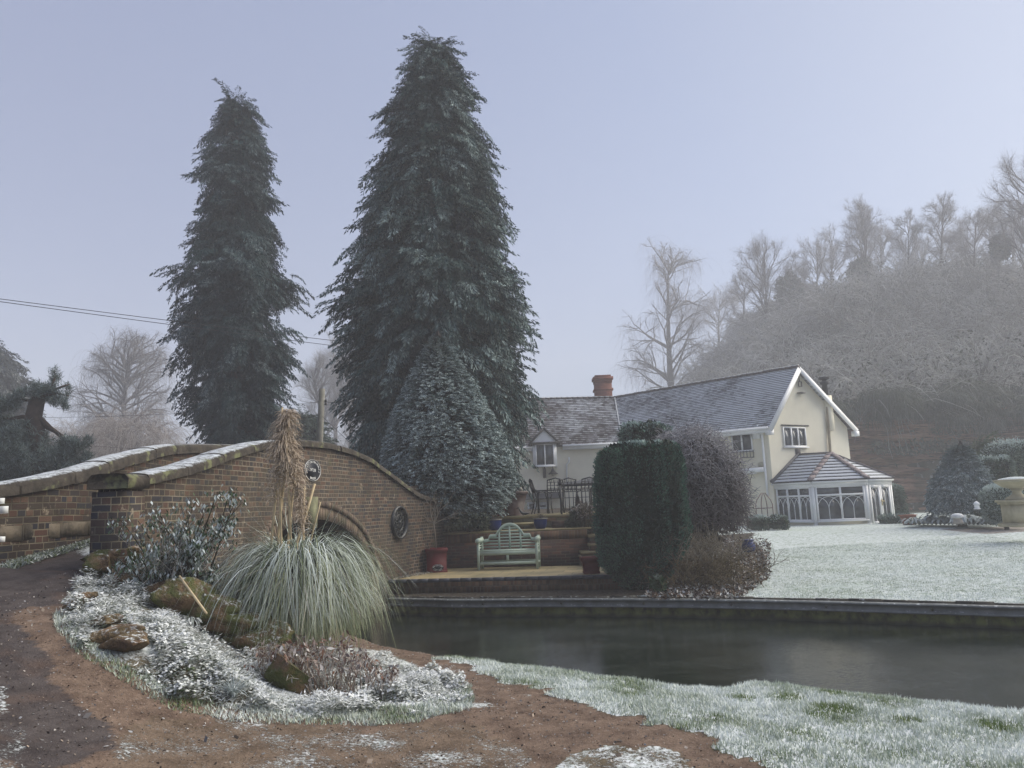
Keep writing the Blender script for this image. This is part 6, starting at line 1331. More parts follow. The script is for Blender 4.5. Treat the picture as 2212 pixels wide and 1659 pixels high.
# brown bare shrub in the bed below the dome
D = 17.6; ls = []; pp = []
for vx in np.linspace(1475, 1600, 20): q = G(vx, 1275 - (vx - 1475) * .10, .42); pp.append((q[0], max(q[1], 15.6) + r_.uniform(0, 1.4), .42))
sh = empty('bare_shrub', (pp[8][0], pp[8][1], .42), 'low tangle of bare yellow brown stems in the bed at the canal edge', 'shrub')
Q = twigs(np.repeat(pp, 4, 0), np.repeat(np.array([[.0, -.05, 1.]]), 80, 0) + r_.normal(0, .45, (80, 3)), .52, 4, r_, rad=.012, rdec=.66, spread=.6, split=3, decay=.74, wig=.5)
ok = (Q[0][:, 2] < P(1540, 1105, 17.5)[2]) & (Q[1][:, 2] > .3); Q = [x[ok] for x in Q]; n = len(Q[0]); mb = MB(); segs(mb, *Q[:4], np.stack([r_.random(n), r_.random(n) * .30 * (Q[1][:, 2] > 1), np.zeros(n), np.ones(n)], 1)); mb.build('stems', M_TWB, sh)
el('ivy_clump', 'small pale green ivy tuft at the water edge right of the big yew', 1400 + 22, 1262, 10, 18, 15.4, 500, .05, 73, ft=.3, fs_=.1, mat=m_leaf('ivy', (0.03, 0.06, 0.025), (0.08, 0.14, 0.06)))
r9 = np.random.default_rng(74); n = 9000; vx = r9.uniform(1400, 1665, n); vy = r9.uniform(1180, 1284, n); q = np.array([G(a, b, .45) for a, b in zip(vx, vy)]); q = q[inpoly(*proj(q), [(1400, 1290), (1590, 1286), (1668, 1240), (1668, 1190), (1630, 1165), (1400, 1180)])]; n = len(q); q[:, 2] = lawn_z(q[:, 0], q[:, 1]) + r9.uniform(0, .07, n)
mb = MB(); cards(mb, q, np.stack([r9.normal(size=n), r9.normal(size=n), r9.uniform(0, .9, n)], 1), r9.normal(size=(n, 3)), r9.uniform(.05, .11, n), r9.uniform(.025, .06, n), np.stack([r9.random(n), np.clip(r9.normal(.05, .35, n), 0, 1), np.zeros(n), np.ones(n)], 1)); tag(mb.build('leaf_litter', m_leaf('litter', (0.035, 0.024, 0.016), (0.15, 0.095, 0.06))), 'fallen brown leaves touched with frost in the bed beside the lawn', 'leaves', kind='stuff')
# small shrubs on the terrace
def shrublet(name, label, vx, vy, Y, w_, h_, n, seed, mat=M_TWB, gen=3, fr=.2, heads=0, L=None, cat='shrub', spread=.45):
    r = np.random.default_rng(seed); O = P(vx, vy, Y); k_ = Y / FPX; root = empty(name, O, label, cat); p = O + r.uniform(-1, 1, (n, 3)) * np.array([w_ * .18 * k_, w_ * .15 * k_, 0])
    d = np.stack([r.normal(0, w_ / h_ * .45, n), r.normal(0, .25, n), np.ones(n)], 1); Q = twigs(p, d, h_ * k_ * .50, gen, r, rad=.010, spread=spread, decay=.62, split=3)
    mb = MB(); m = len(Q[0]); segs(mb, *Q[:4], np.stack([r.random(m), r.random(m) * fr, np.zeros(m), np.ones(m)], 1)); mb.build('stems', mat, root)
    if heads:
        mb = MB(); t_ = Q[1][Q[4] == gen - 2]; t_ = t_[r.permutation(len(t_))[:heads]]
        for q in t_: cards(mb, q + r.normal(0, .035, (26, 3)), r.normal(size=(26, 3)), r.normal(size=(26, 3)), .06, .045, np.stack([r.random(26), r.random(26) * .5, np.zeros(26), np.ones(26)], 1))
        mb.build('seed_heads', m_leaf('dead_heads', (0.12, 0.085, 0.06), (0.26, 0.20, 0.14)), root)
    return root
def P3b(zx, zy): return ((1600 + zx * .45208) / 1.8228, (1800 + zy * .45208) / 1.8228)
shrublet('dead_hydrangea', 'clump of dead brown hydrangea heads beside the terrace railing', *P3b(1555, 610), 20.3, 44, 66, 22, 81, heads=26)
shrublet('bare_potted_shrub', 'bare brown twiggy shrub in the red and brown pots under the egg shaped conifer', *P3b(850, 430), 23, 70, 44, 34, 82, fr=.1)
shrublet('blue_pot_twigs', 'thin dry stems sprouting from the right hand blue pot', *P3b(1172, 545), 20.5, 14, 14, 12, 83); shrublet('blue_pot_twigs', 'thin dry stems sprouting from the left hand blue pot', *P3b(772, 550), 20.5, 14, 14, 10, 84)
conifer('dwarf_conifer', 'pale green dwarf cone shaped conifer by the terrace railing post', 1249, 20.6, [(1080, 1246, 1252), (1095, 1240, 1259), (1112, 1232, 1268), (1128, 1230, 1272), (1138, 1234, 1270)], 150, 5, .20, m_leaf('dwarf_leaf', (0.06, 0.08, 0.045), (0.15, 0.18, 0.11)), 85, frost=.5, zb=1.6, core=.75, up=(.6, .2), cat='bush')
el('terrace_shrub', 'dark low evergreen shrub spilling over the retaining wall under the egg shaped conifer', 1012, 1128, 48, 20, 20.3, 2600, .06, 86, ft=.0, fs_=.08, mat=m_leaf('dull_leaf', (0.012, 0.024, 0.012), (0.05, 0.07, 0.03)))
# standard bare tree in the tall red planter
r_ = np.random.default_rng(90); k_ = pt_[1] / FPX; T0 = np.array(pt_) + np.array([0, 0, 46 * k_]); T1_ = P(937, 1132, pt_[1]); st_ = empty('potted_sapling', T0, 'bare spreading sapling with slim pale stem growing in the tall red planter', 'tree')
mb = MB(); mb.tube([T0, lerp(T0, T1_, .5) + (.01, 0, 0), T1_], [.018, .016, .018], 6); mb.build('trunk', m_plain('pale_bark', (0.16, 0.13, 0.10)), st_)
dirs = [(-.8, 0, .55), (-.35, .2, .9), (.1, -.2, 1), (.55, .1, .85), (.95, .1, .35), (-.95, -.1, .45), (.3, .3, .7)]; Q = twigs(np.repeat([T1_], 7, 0), dirs, .34, 4, r_, rad=.014, rdec=.62, spread=.36, split=2, decay=.78, up_=.12); mb = MB(); n = len(Q[0]); segs(mb, *Q[:4], np.stack([r_.random(n), np.full(n, .1), np.zeros(n), np.ones(n)], 1)); mb.build('crown', m_leaf('sapling_twig', (0.10, 0.08, 0.06), (0.20, 0.165, 0.12)), st_)

# ------------------------------------------------------------------ pampas grass
r_ = np.random.default_rng(100); PY = 9.1; PO = P(648, 1432, PY); pz = float(near_z(np.array([PO[0]]), np.array([PY]))[0]); PO = np.array([PO[0], PY, pz])
pam = empty('pampas_grass', PO, 'large arching pampas grass rimed white, with tall broken tan stems and feathery plumes', 'grass')
def arcs(n, L, lean, droop, wid, K=9, base=.22, bias=0., seed=0, K2=None):
    r = np.random.default_rng(seed); a = r.uniform(0, 2 * math.pi, n); bx_ = PO[0] + np.cos(a) * r.uniform(0, base, n); by_ = PO[1] + np.sin(a) * r.uniform(0, base, n)
    l = r.uniform(L[0], L[1], n) * 1.06; le = r.uniform(lean[0], lean[1], n); dr = r.uniform(droop[0], droop[1], n)
    ds = l[:, None] / (K - 1); th = le[:, None] + dr[:, None] * ss(.22, .80, np.linspace(0, 1, K)[None, :])      # angle from vertical
    th = np.minimum(th, 3.0); x = np.concatenate([np.zeros((n, 1)), np.cumsum(np.sin(th[:, :-1]) * ds, 1)], 1); z = np.concatenate([np.zeros((n, 1)), np.cumsum(np.cos(th[:, :-1]) * ds, 1)], 1)
    a2 = a + r.normal(0, .25, n); a2 = a2; tw = (a2[:, None] + r.normal(0, .35, n)[:, None] * np.linspace(0, 1, K)[None, :]); x = x * (1 + .16 * (fnoise(a * 1.5 + 5, le * 3, .8) - .5) * 2)[:, None]; path = np.stack([bx_[:, None] + np.cos(tw) * x * np.where(np.cos(tw) > 0, .80, .86) + bias * x * x, by_[:, None] + np.sin(tw) * x, PO[2] + z], -1)
    sd = np.stack([-np.sin(a2), np.cos(a2), np.zeros(n)], 1); t_ = np.linspace(0, 1, K)[None, :]
    w_ = wid * r.uniform(.6, 1.2, n)[:, None] * (1 - t_ ** 2.2 * .85)
    top = np.clip(np.sin(th), 0, 1) * .7 + .3
    fr_ = np.clip((top * r.uniform(-.05, 1.1, n)[:, None]) * ss(.25, .8, z + .2), 0, 1)
    return path, w_, sd, np.stack([np.clip(r.uniform(.1, 1.0, n)[:, None] * (.15 + 1.1 * t_), 0, 1), fr_, np.zeros((n, K)), np.ones((n, K))], -1)
M_PAM = m_leaf('pampas_blade', (0.035, 0.065, 0.022), (0.25, 0.27, 0.13), (0.62, 0.68, 0.66)); mb = MB()
ribbons(mb, *arcs(2600, (1.3, 2.5), (.03, .32), (2.3, 3.05), .012, K=14, seed=101)); ribbons(mb, *arcs(1900, (.9, 1.8), (.1, .6), (1.6, 2.7), .011, K=11, seed=102)); ribbons(mb, *arcs(500, (.9, 1.6), (.0, .3), (.6, 1.8), .011, K=9, seed=106, bias=-.08)); ribbons(mb, *arcs(110, (2.0, 2.6), (.3, .6), (1.7, 2.3), .012, K=14, seed=103))
ribbons(mb, *arcs(90, (1.3, 1.9), (.0, .25), (.5, 1.8), .014, seed=104)); mb.build('leaves', M_PAM, pam)
ribb = MB(); ribbons(ribb, *arcs(1300, (.6, 1.7), (.1, .5), (1.2, 2.9), .012, seed=105, base=.3)); ribb.build('dead_leaves', m_leaf('dead_blade', (0.16, 0.12, 0.06), (0.34, 0.28, 0.16)), pam)
M_STEM = m_plain('tan_stem', (0.55, 0.44, 0.27), .7, .2, 8); M_PLUME = m_leaf('plume', (0.30, 0.22, 0.15), (0.58, 0.47, 0.35), (0.6, 0.57, 0.52))
tips = [((585, 1180), (610, 880), .011), ((607, 1170), (600, 1000), .012), ((600, 1160), (625, 905), .012), ((640, 1175), (680, 1045), .013), ((622, 1180), (640, 1010), .011), ((655, 1170), (658, 1050), .010), ((628, 1170), (618, 950), .011), ((668, 1180), (692, 1085), .008)]
for (b_, t_, w_) in tips:
    b3 = P(*b_, PY + r_.uniform(-.1, .1)); t3 = P(*t_, PY - .05 + r_.uniform(-.1, .1)); root_p = np.array([PO[0] + (b3[0] - PO[0]) * .4, PY, PO[2]]); mb = MB(); w_ *= 1.35; mb.tube([root_p, b3, lerp(b3, t3, .5) + r_.normal(0, .012, 3), t3], [w_, w_, w_ * .9, w_ * .75], 6); mb.build('stem', M_STEM, pam)
def plume(x0, y0, x1, y1, w_, n, seed, Y=9.05):
    r = np.random.default_rng(seed); a3 = P(x0, y0, Y); b3 = P(x1, y1, Y); s = r.random(n) ** .8; c_ = a3 + (b3 - a3) * s[:, None]; az = r.uniform(0, 2 * math.pi, n); K = 6; t_ = np.linspace(0, 1, K)[None, :]
    l = w_ * k8 * r.uniform(.6, 1.15, n) * (1.0 - .55 * s ** 3); th = .5 + t_ * r.uniform(1.6, 2.5, n)[:, None]; ds = (l[:, None] / K) * 1.5
    xx = np.cumsum(np.sin(th) * ds, 1); zz_ = np.cumsum(np.cos(th) * ds, 1)
    path = np.stack([c_[:, 0:1] + np.cos(az)[:, None] * xx, c_[:, 1:2] + np.sin(az)[:, None] * xx, c_[:, 2:3] + zz_], -1); sd = np.stack([-np.sin(az), np.cos(az), np.zeros(n)], 1)
    mb = MB(); ribbons(mb, path, np.broadcast_to(.0075 * (1 - t_ * .5), (n, K)), unit(sd + r.normal(0, .5, (n, 3))), np.stack([r.random(n), r.random(n) * .35, np.zeros(n), np.ones(n)], 1)); mb.build('plume', M_PLUME, pam)
k8 = 9.05 / FPX
plume(604, 1010, 622, 892, 36, 900, 111); plume(618, 1045, 612, 925, 34, 900, 112); plume(640, 1075, 632, 975, 26, 560, 113); plume(655, 1165, 645, 1050, 19, 500, 114); plume(590, 1090, 600, 1010, 22, 260, 116); plume(625, 925, 626, 888, 24, 200, 115)
# dead brown stems in front of the pampas
r_ = np.random.default_rng(120); n = 150; vx = r_.uniform(560, 850, n); yy = 7.15 + .5 * r_.random(n); vy = 1465 - (vx - 560) * .05
pp = np.stack([(vx - 1106) / FPX * yy, yy, np.zeros(n)], 1); pp[:, 2] = near_z(pp[:, 0], pp[:, 1]); dead = empty('dead_perennials', pp.mean(0), 'dead russet perennial stems standing in front of the pampas grass', 'plant')
hgt = np.clip(.42 - np.abs(vx - 700) / 700, .12, .5) * .8; Q = twigs(pp, np.stack([r_.normal(0, .25, n), r_.normal(0, .25, n), np.ones(n)], 1), hgt, 3, r_, rad=.005, spread=.45, split=2, decay=.5); m = len(Q[0]); mb = MB(); segs(mb, *Q[:4], np.stack([r_.random(m), r_.random(m) * .5, np.zeros(m), np.ones(m)], 1)); mb.build('stems', m_leaf('russet_stem', (0.13, 0.065, 0.04), (0.32, 0.23, 0.15)), dead)
mb = MB(); tt = Q[1][Q[4] >= 1]; tt = tt[r_.permutation(len(tt))[:900]]; m = len(tt); cards(mb, tt, r_.normal(size=(m, 3)) + np.array([0, 0, -1.2]), r_.normal(size=(m, 3)), r_.uniform(.03, .09, m), r_.uniform(.012, .03, m), np.stack([r_.random(m), r_.random(m) ** 2 * .7, np.zeros(m), np.ones(m)], 1)); mb.build('withered_leaves', m_leaf('russet_leaf', (0.07, 0.025, 0.018), (0.20, 0.10, 0.06)), dead)
# drooping leafed shrub against the bridge
r_ = np.random.default_rng(130); SO = np.array([-3.75, 8.45, 1.32]); shb = empty('drooping_shrub', SO, 'frosted evergreen shrub with limp drooping leaves against the bridge pier', 'shrub')
tipsp = [(262, 1122), (290, 1150), (330, 1115), (352, 1140), (300, 1105 + 20), (375, 1150), (425, 1085), (445, 1100), (470, 1062), (490, 1070), (505, 1088), (455, 1120), (400, 1120), (250, 1205), (262, 1215), (330, 1180), (360, 1175), (420, 1170), (445, 1200), (470, 1160), (480, 1225), (440, 1240), (300, 1200), (385, 1200), (405, 1100), (520, 1085), (510, 1110), (345, 1200), (280, 1235), (460, 1255)]
mb = MB(); lv = MB(); n_l = 0
for (vx, vy) in tipsp:
    Yt = r_.uniform(8.0, 8.75); T = P(vx + r_.uniform(-4, 4), vy, Yt); b0 = SO + np.array([r_.uniform(-.12, .35), r_.uniform(-.15, .15), -.05]); mid_ = lerp(b0, T, .55) + np.array([0, 0, .10]) + r_.normal(0, .05, 3); K = 8; tt = np.linspace(0, 1, K)[:, None]
    path = (1 - tt) ** 2 * b0 + 2 * tt * (1 - tt) * mid_ + tt ** 2 * T; mb.tube(path, np.linspace(.014, .004, K), 4)
    for _ in range(5):
        i = r_.integers(3, K); c_ = path[i] + r_.normal(0, .06, 3); mb.tube([path[i - 1], c_], .003, 3); m = 24; a = r_.uniform(0, 2 * math.pi, m)
        d = np.stack([np.cos(a) * .6, np.sin(a) * .6, -r_.uniform(.4, 1.6, m)], 1); cards(lv, c_ + r_.normal(0, .045, (m, 3)), d, np.stack([-np.sin(a), np.cos(a), np.zeros(m)], 1), r_.uniform(.035, .075, m), r_.uniform(.014, .028, m), np.stack([r_.random(m), np.clip(r_.uniform(-.4, .95, m), 0, 1), np.zeros(m), np.ones(m)], 1))
Q = twigs(np.repeat([SO], 16, 0) + r_.normal(0, .12, (16, 3)) * [1, 1, 0], np.stack([r_.uniform(-.6, .9, 16), r_.normal(0, .3, 16), np.ones(16)], 1), .38, 4, r_, rad=.008, split=3, decay=.7); m = len(Q[0]); segs(mb, *Q[:4], np.stack([r_.random(m), r_.random(m) * .8, np.zeros(m), np.ones(m)], 1))
mb.build('stems', m_leaf('shrub_stem', (0.04, 0.035, 0.022), (0.09, 0.075, 0.045), (0.5, 0.5, 0.5)), shb); lv.build('leaves', m_leaf('limp_leaf', (0.020, 0.045, 0.022), (0.07, 0.115, 0.055), (0.60, 0.66, 0.68)), shb)
# fallen tan cane
mb = MB(); mb.tube([P(388, 1245, 7.9), P(446, 1325, 7.3)], .011, 8); tag(mb.build('bamboo_cane', M_STEM), 'pale tan cane leaning out of the frosty rockery', 'cane')

# ------------------------------------------------------------------ rockery stones
M_ROCK = (lambda t: t)(NT('rock')); t = M_ROCK; z = t.nrm_z(); a = t.att()
c = t.mix(t.step(.35, .65, t.noise(4, detail=6, rough=.7)), (0.07, 0.045, 0.03), (0.21, 0.135, 0.075)); c = t.mix(t.math('MULTIPLY', t.step(.35, .6, t.noise(7, detail=5)), a[0]), c, (0.085, 0.095, 0.030))
c = t.mix(t.math('MULTIPLY', t.math('MULTIPLY', t.step(.4, .9, z), t.step(.50, .66, t.noise(22, detail=5, rough=.7))), a[1]), c, FROST); t.bump(t.math('ADD', t.noise(9, detail=6, rough=.7), t.noise(40, detail=3)), .8, .03); M_ROCK = t.done(c, .9, .2)
ROCK_LB = ['broad flat mossy stone beside the foot of the bridge pier', 'yellow green slab right against the bridge pier footing', 'flat reddish stone under the drooping shrub', 'second reddish stone under the drooping shrub', 'brown stone above the sandy topped one in the rockery', 'sandy orange topped square stone in the middle of the rockery', 'lichened stone at the foot of the tan cane', 'long mossy stone just below the one at the cane foot', 'frost speckled stone left of the dead brown stems', 'small pale lichened stone touching the big mossy one', 'upright dark green mossy boulder at the front of the bed', 'small stone low in the frost near the road edge', 'little rust coloured stone in the lower rockery', 'brown square stone showing through the frosted leaves', 'dark brown split stone in the lower rockery', 'orange stone poking out near the road side']
def rock(i, vx, vy, w_, kind):
    r = np.random.default_rng(200 + i); 
    lo, hi = 4.0, 11.0
    # walk along the sight line until it meets the ground
    d = ray(vx, vy); ts = np.linspace(4, 11, 400); pts = CAM + d[None, :] * (ts / d[1])[:, None]; gz = base_z(pts[:, 0], pts[:, 1]); j = int(np.argmax(pts[:, 2] <= gz)); O = np.array([pts[j, 0], pts[j, 1], gz[j]])
    w_ = w_ * (.92 if kind == 2 else 1.12); h = w_ * (.85 if kind == 2 else .5); me = bmesh_ico(r, w_, w_ * .75, h, kind); v, f = me; ang = r.uniform(-.5, .5); c_, s_ = math.cos(ang), math.sin(ang); v = np.stack([v[:, 0] * c_ - v[:, 1] * s_, v[:, 0] * s_ + v[:, 1] * c_, v[:, 2]], 1) * 1.25 + O + np.array([0, 0, h * (.55 if kind == 1 else .38)])
    mb = MB(); mb.add(v, f, (1.0 if kind else .25, .35 if kind == 2 else 1.0, 0, 1)); tag(mb.build('rock', M_ROCK, smooth=False), ROCK_LB[i], 'rock', 'rockery stones in the raised bed')
def bmesh_ico(r, a_, b_, c_, kind):
    import bmesh
    bm = bmesh.new(); bmesh.ops.create_icosphere(bm, subdivisions=4, radius=1.0); v = np.array([x.co[:] for x in bm.verts]); f = np.array([[q.index for q in p.verts] for p in bm.faces]); bm.free()
    # squash towards a faceted block
    for _ in range(18):
        n = U(r.normal(size=3)); 
        if kind == 1: n = U(n * np.array([1, 1, .5]) + (0, 0, r.choice([-.3, .6])))
        k = r.uniform(.42, .66); dd = v @ n; v = v - np.outer(np.clip(dd - k, 0, None), n)
    nz_ = (fnoise(v[:, 0] * 2 + v[:, 2] * 3, v[:, 1] * 2 + v[:, 2] * 2, .5) - .5) * .16 + (vnoise(v[:, 2] * 6, v[:, 0], .5) - .5) * .05
    v = v * (1 + nz_[:, None]); return v * np.array([a_ * .62, b_ * .6, c_ * .62]), f
for i, (vx, vy, w_, kind) in enumerate(ROCKS_PX): rock(i, vx, vy, w_, kind)

# ------------------------------------------------------------------ frosted ground cover on the bed
r_ = np.random.default_rng(300); N = 230000; x = r_.uniform(-4.7, 0.1, N); y = r_.uniform(4.9, 9.2, N); z = base_z(x, y); bedm = masks(x, y, z)[0]; x, y, z = x[bedm], y[bedm], z[bedm]
rockp = np.array([o.matrix_world.translation[:] if False else [np.mean([v[0] for v in o.bound_box]), np.mean([v[1] for v in o.bound_box])] for o in C.objects if o.name.startswith('rock')])
rw_ = np.array([max(o.dimensions[0], .1) for o in C.objects if o.name.startswith('rock')]); dm_ = np.min(np.hypot(x[:, None] - rockp[None, :, 0], y[:, None] - rockp[None, :, 1]) / (rw_[None, :] * .5), 1)
cl = fnoise(x, y, .32); keep = (dm_ > 1.15) & (r_.random(len(x)) < .35 + .9 * ss(.35, .6, cl)) & (np.hypot(x - PO[0], y - PO[1]) > .35); x, y, z, cl = x[keep], y[keep], z[keep], cl[keep]; n = len(x)
hgt = (.02 + .16 * ss(.4, .75, cl)) * r_.random(n) ** .6; a = r_.uniform(0, 2 * math.pi, n); kind = vnoise(x, y, .45) > .5
d = np.stack([np.cos(a), np.sin(a), r_.normal(.1, .35, n)], 1); sd = np.stack([-np.sin(a), np.cos(a), r_.normal(0, .35, n)], 1)
top = hgt / (.02 + .16 * ss(.4, .75, cl)); mb = MB(); fr_ = np.clip(.0 + 1.0 * top ** 1.8 + r_.normal(0, .3, n) + .12 + .7 * (fnoise(x, y, .5) - .45), 0, 1)
cards(mb, np.stack([x, y, z + hgt], 1), d, sd, np.where(kind, r_.uniform(.014, .048, n), r_.uniform(.02, .075, n)), np.where(kind, r_.uniform(.012, .034, n), r_.uniform(.006, .014, n)), np.stack([r_.random(n), fr_, np.zeros(n), np.ones(n)], 1))
tag(mb.build('ground_cover', m_leaf('cover_leaf', (0.022, 0.045, 0.020), (0.09, 0.12, 0.05), (0.72, 0.74, 0.73))), 'carpet of frosted ivy, periwinkle and moss covering the rockery', 'plants', kind='stuff')
# leaf litter and grass at the foot of the approach wall
# a few individual tufts: grey blue sedge and upright sage like plants
def tuft(name, label, vx, vy, n, L, W, seed, mat, wide=1.0, droop=1.4, cat='plant'):
    r = np.random.default_rng(seed); d = ray(vx, vy); ts = np.linspace(4, 11, 400); pts = CAM + d[None, :] * (ts / d[1])[:, None]; gz = base_z(pts[:, 0], pts[:, 1]); j = int(np.argmax(pts[:, 2] <= gz)); O = pts[j]; K = 6; a = r.uniform(0, 2 * math.pi, n); t_ = np.linspace(0, 1, K)[None, :]
    l = r.uniform(.6, 1.1, n)[:, None] * L; th = r.uniform(0, .5 * wide, n)[:, None] + droop * t_ * r.uniform(.6, 1.2, n)[:, None]; xx = np.cumsum(np.sin(th) * l / K, 1); zz_ = np.cumsum(np.cos(th) * l / K, 1)
    path = np.stack([O[0] + np.cos(a)[:, None] * xx, O[1] + np.sin(a)[:, None] * xx, O[2] + zz_], -1); mb = MB(); ribbons(mb, path, np.broadcast_to(W * (1 - t_ ** 2 * .8), (n, K)), np.stack([-np.sin(a), np.cos(a), np.zeros(n)], 1), np.stack([r.random(n), r.uniform(.4, 1, n), np.zeros(n), np.ones(n)], 1)); tag(mb.build(name, mat), label, cat)
M_SEDGE = m_leaf('sedge', (0.08, 0.11, 0.085), (0.18, 0.22, 0.17), (0.60, 0.66, 0.67))
tuft('sedge_tuft', 'spiky blue grey frosted sedge tuft at the front edge of the bed', 503, 1516, 170, .24, .008, 141, M_SEDGE); tuft('sedge_tuft', 'low frosted sedge tuft just left of the mossy boulder', 572, 1530, 110, .17, .007, 142, M_SEDGE, 1.5)
tuft('leafy_plant', 'upright green frosted leafy plant beside the brown rockery stones', 315, 1280, 120, .20, .024, 143, m_leaf('sage_leaf', (0.05, 0.085, 0.05), (0.11, 0.16, 0.10)), .6, 2.2); tuft('leafy_plant', 'small frosted leafy plant growing beside the sandy stone', 412, 1352, 110, .20, .022, 144, m_leaf('sage_leaf2', (0.05, 0.085, 0.05), (0.12, 0.17, 0.11)), .6, 2.2)
# verge of litter by the approach wall
r_ = np.random.default_rng(150); n = 5200; vx = r_.uniform(-10, 222, n); vy = 1228 - vx * .26 + r_.normal(0, 7, n) + 6; yy = np.interp(vx, [0, 222], [9.0, 11.2]) + r_.normal(0, .12, n)
xx = (vx - 1106) / FPX * yy; zz_ = .6 + .117 * yy + .02; q = np.stack([xx, yy, zz_], 1); mb = MB(); a = r_.uniform(0, 2 * math.pi, n)
cards(mb, q, np.stack([np.cos(a), np.sin(a), r_.uniform(0, 1.6, n)], 1), r_.normal(size=(n, 3)), r_.uniform(.03, .08, n), r_.uniform(.012, .03, n), np.stack([r_.random(n), np.clip(r_.normal(.35, .3, n), 0, 1), np.zeros(n), np.ones(n)], 1)); tag(mb.build('wall_foot_weeds', m_leaf('weeds', (0.05, 0.07, 0.025), (0.13, 0.17, 0.06))), 'weeds and frosted leaves along the foot of the approach wall', 'weeds', kind='stuff')
# ------------------------------------------------------------------ bare trees
M_FARW = m_leaf('bare_wood', (0.045, 0.035, 0.033), (0.10, 0.078, 0.074), (0.38, 0.38, 0.40))
M_IVY = m_leaf('ivy_mass', (0.018, 0.034, 0.022), (0.045, 0.07, 0.042), (0.3, 0.34, 0.32))
def hz(x, y): return float(lawn_z(np.array([x]), np.array([y]))[0])
def bare_tree(name, label, vx, vtop, w_, Y, seed, style='round', frost=.3, base=None, ivy=None, group=None, dens=1.0, vbase=None):
    r = np.random.default_rng(seed); k_ = Y / FPX; T = P(vx, vtop, Y); x0 = T[0] + (T[2] - 5) * .0; zb_ = base if base is not None else hz(P(vx, 800, Y)[0], Y); O = np.array([P(vx, vbase or (vtop + 150), Y)[0], Y, zb_]); H = T[2] - zb_; R = w_ * k_ / 2 * 1.45
    root = empty(name, O, label, 'tree', group); S_ = [[], [], [], [], []]
    def put(p, q, a, b, g):
        for L_, v in zip(S_, (p, q, a, b, g)): L_.append(v)
    tr = .022 * H; tk = []; K = 9; bend = r.normal(0, .03, 2)
    for i in range(K + 1): s = i / K; tk.append(O + np.array([(T[0] - O[0]) * s + math.sin(s * 3) * bend[0] * H, math.sin(s * 2.5) * bend[1] * H, H * .92 * s]))
    tk = np.array(tk); rr = tr * (1 - np.linspace(0, 1, K + 1) * .88)
    put(tk[:-1], tk[1:], rr[:-1], rr[1:], np.zeros(K))
    nbr = int(26 * dens); s = r.uniform(.16 if style != 'birch' else .25, .95, nbr); a = r.uniform(0, 2 * math.pi, nbr); st = np.stack([np.interp(s, np.linspace(0, 1, K + 1), tk[:, j]) for j in range(3)], 1)
    if style == 'round': el_ = r.uniform(.35, 1.0, nbr) + s * .5; L = R * 1.15 * np.sqrt(np.clip(1 - ((s - .5) / .62) ** 2, .12, 1))
    elif style == 'up': el_ = r.uniform(.8, 1.35, nbr); L = H * .42 * (1 - s * .5) * np.clip(R / (H * .22), .5, 1.2)
    else: el_ = r.uniform(.45, .95, nbr); L = R * 1.0 * np.sqrt(np.clip(1 - ((s - .52) / .55) ** 2, .15, 1))
    d = np.stack([np.cos(a) * np.cos(el_), np.sin(a) * np.cos(el_), np.sin(el_)], 1)
    wmin = .30 * k_
    Q = twigs(st, d, L * .55, 4, r, spread=.42, split=3, decay=.66, rad=tr * .30, rdec=.52, up_=.10 if style != 'birch' else .0, wig=.25)
    g = Q[4]; rad_ = np.maximum(Q[2], wmin * np.array([1, .8, .62, .5])[g.astype(int)]); rad2 = np.maximum(Q[3], wmin * np.array([.9, .7, .55, .42])[g.astype(int)])
    put(Q[0], Q[1], rad_, rad2, g + 1)
    tipm = (g >= 2); tp = Q[1][tipm]; tp = tp[r.permutation(len(tp))[:int(2600 * dens)]]; n = len(tp)
    if style == 'birch':
        K2 = 5; path = [tp]; dd = unit(r.normal(0, .5, (n, 3)) + np.array([0, 0, .1])); l = r.uniform(.10, .26, n) * H * .55 / K2
        for i in range(K2): dd = unit(dd + np.array([0, 0, -.55]) + r.normal(0, .08, (n, 3))); nx = path[-1] + dd * l[:, None]; put(path[-1], nx, np.full(n, wmin * .40), np.full(n, wmin * .36), np.full(n, 6)); path.append(nx)
    else:
        for _ in range(2): dd = unit(r.normal(0, .6, (n, 3)) + np.array([0, 0, .55])); l = r.uniform(.03, .08, n) * H; put(tp, tp + dd * l[:, None], np.full(n, wmin * .42), np.full(n, wmin * .28), np.full(n, 6))
    p, q, a_, b_, g_ = [np.concatenate(x) for x in S_]; mt = g_ <= 0
    mb = MB(); segs(mb, p[mt], q[mt], a_[mt], b_[mt], n=7); mb.build('trunk', M_BARK, root)
    mb = MB(); m = (~mt).sum(); segs(mb, p[~mt], q[~mt], a_[~mt], b_[~mt], np.stack([r.random(m), np.clip(frost * (g_[~mt] / 4) * r.uniform(.4, 1.3, m), 0, 1), np.zeros(m), np.ones(m)], 1)); mb.build('crown', M_FARW, root)
    if ivy:
        ivx, ivy0, ivy1, iw = ivy; zc = np.array([P(ivx, v, Y)[2] for v in (ivy0, ivy1)]); cx_ = P(ivx, (ivy0 + ivy1) / 2, Y)[0]; n = 2600; u = unit(r.normal(size=(n, 3))) * (r.random(n) ** .25)[:, None]
        lump = .75 + .5 * fnoise(u[:, 0] * 3 + 5, u[:, 2] * 3, .8); pp = np.array([cx_, Y, zc.mean()]) + u * lump[:, None] * np.array([iw * k_ / 2, iw * k_ / 2, (zc[0] - zc[1]) / 2]); mb = MB(); cards(mb, pp, r.normal(size=(n, 3)), r.normal(size=(n, 3)), .5, .3, np.stack([r.random(n), r.random(n) * .35, np.zeros(n), np.ones(n)], 1)); mb.build('ivy', M_IVY, root)
    return root
G1 = 'bare trees along the hill skyline'
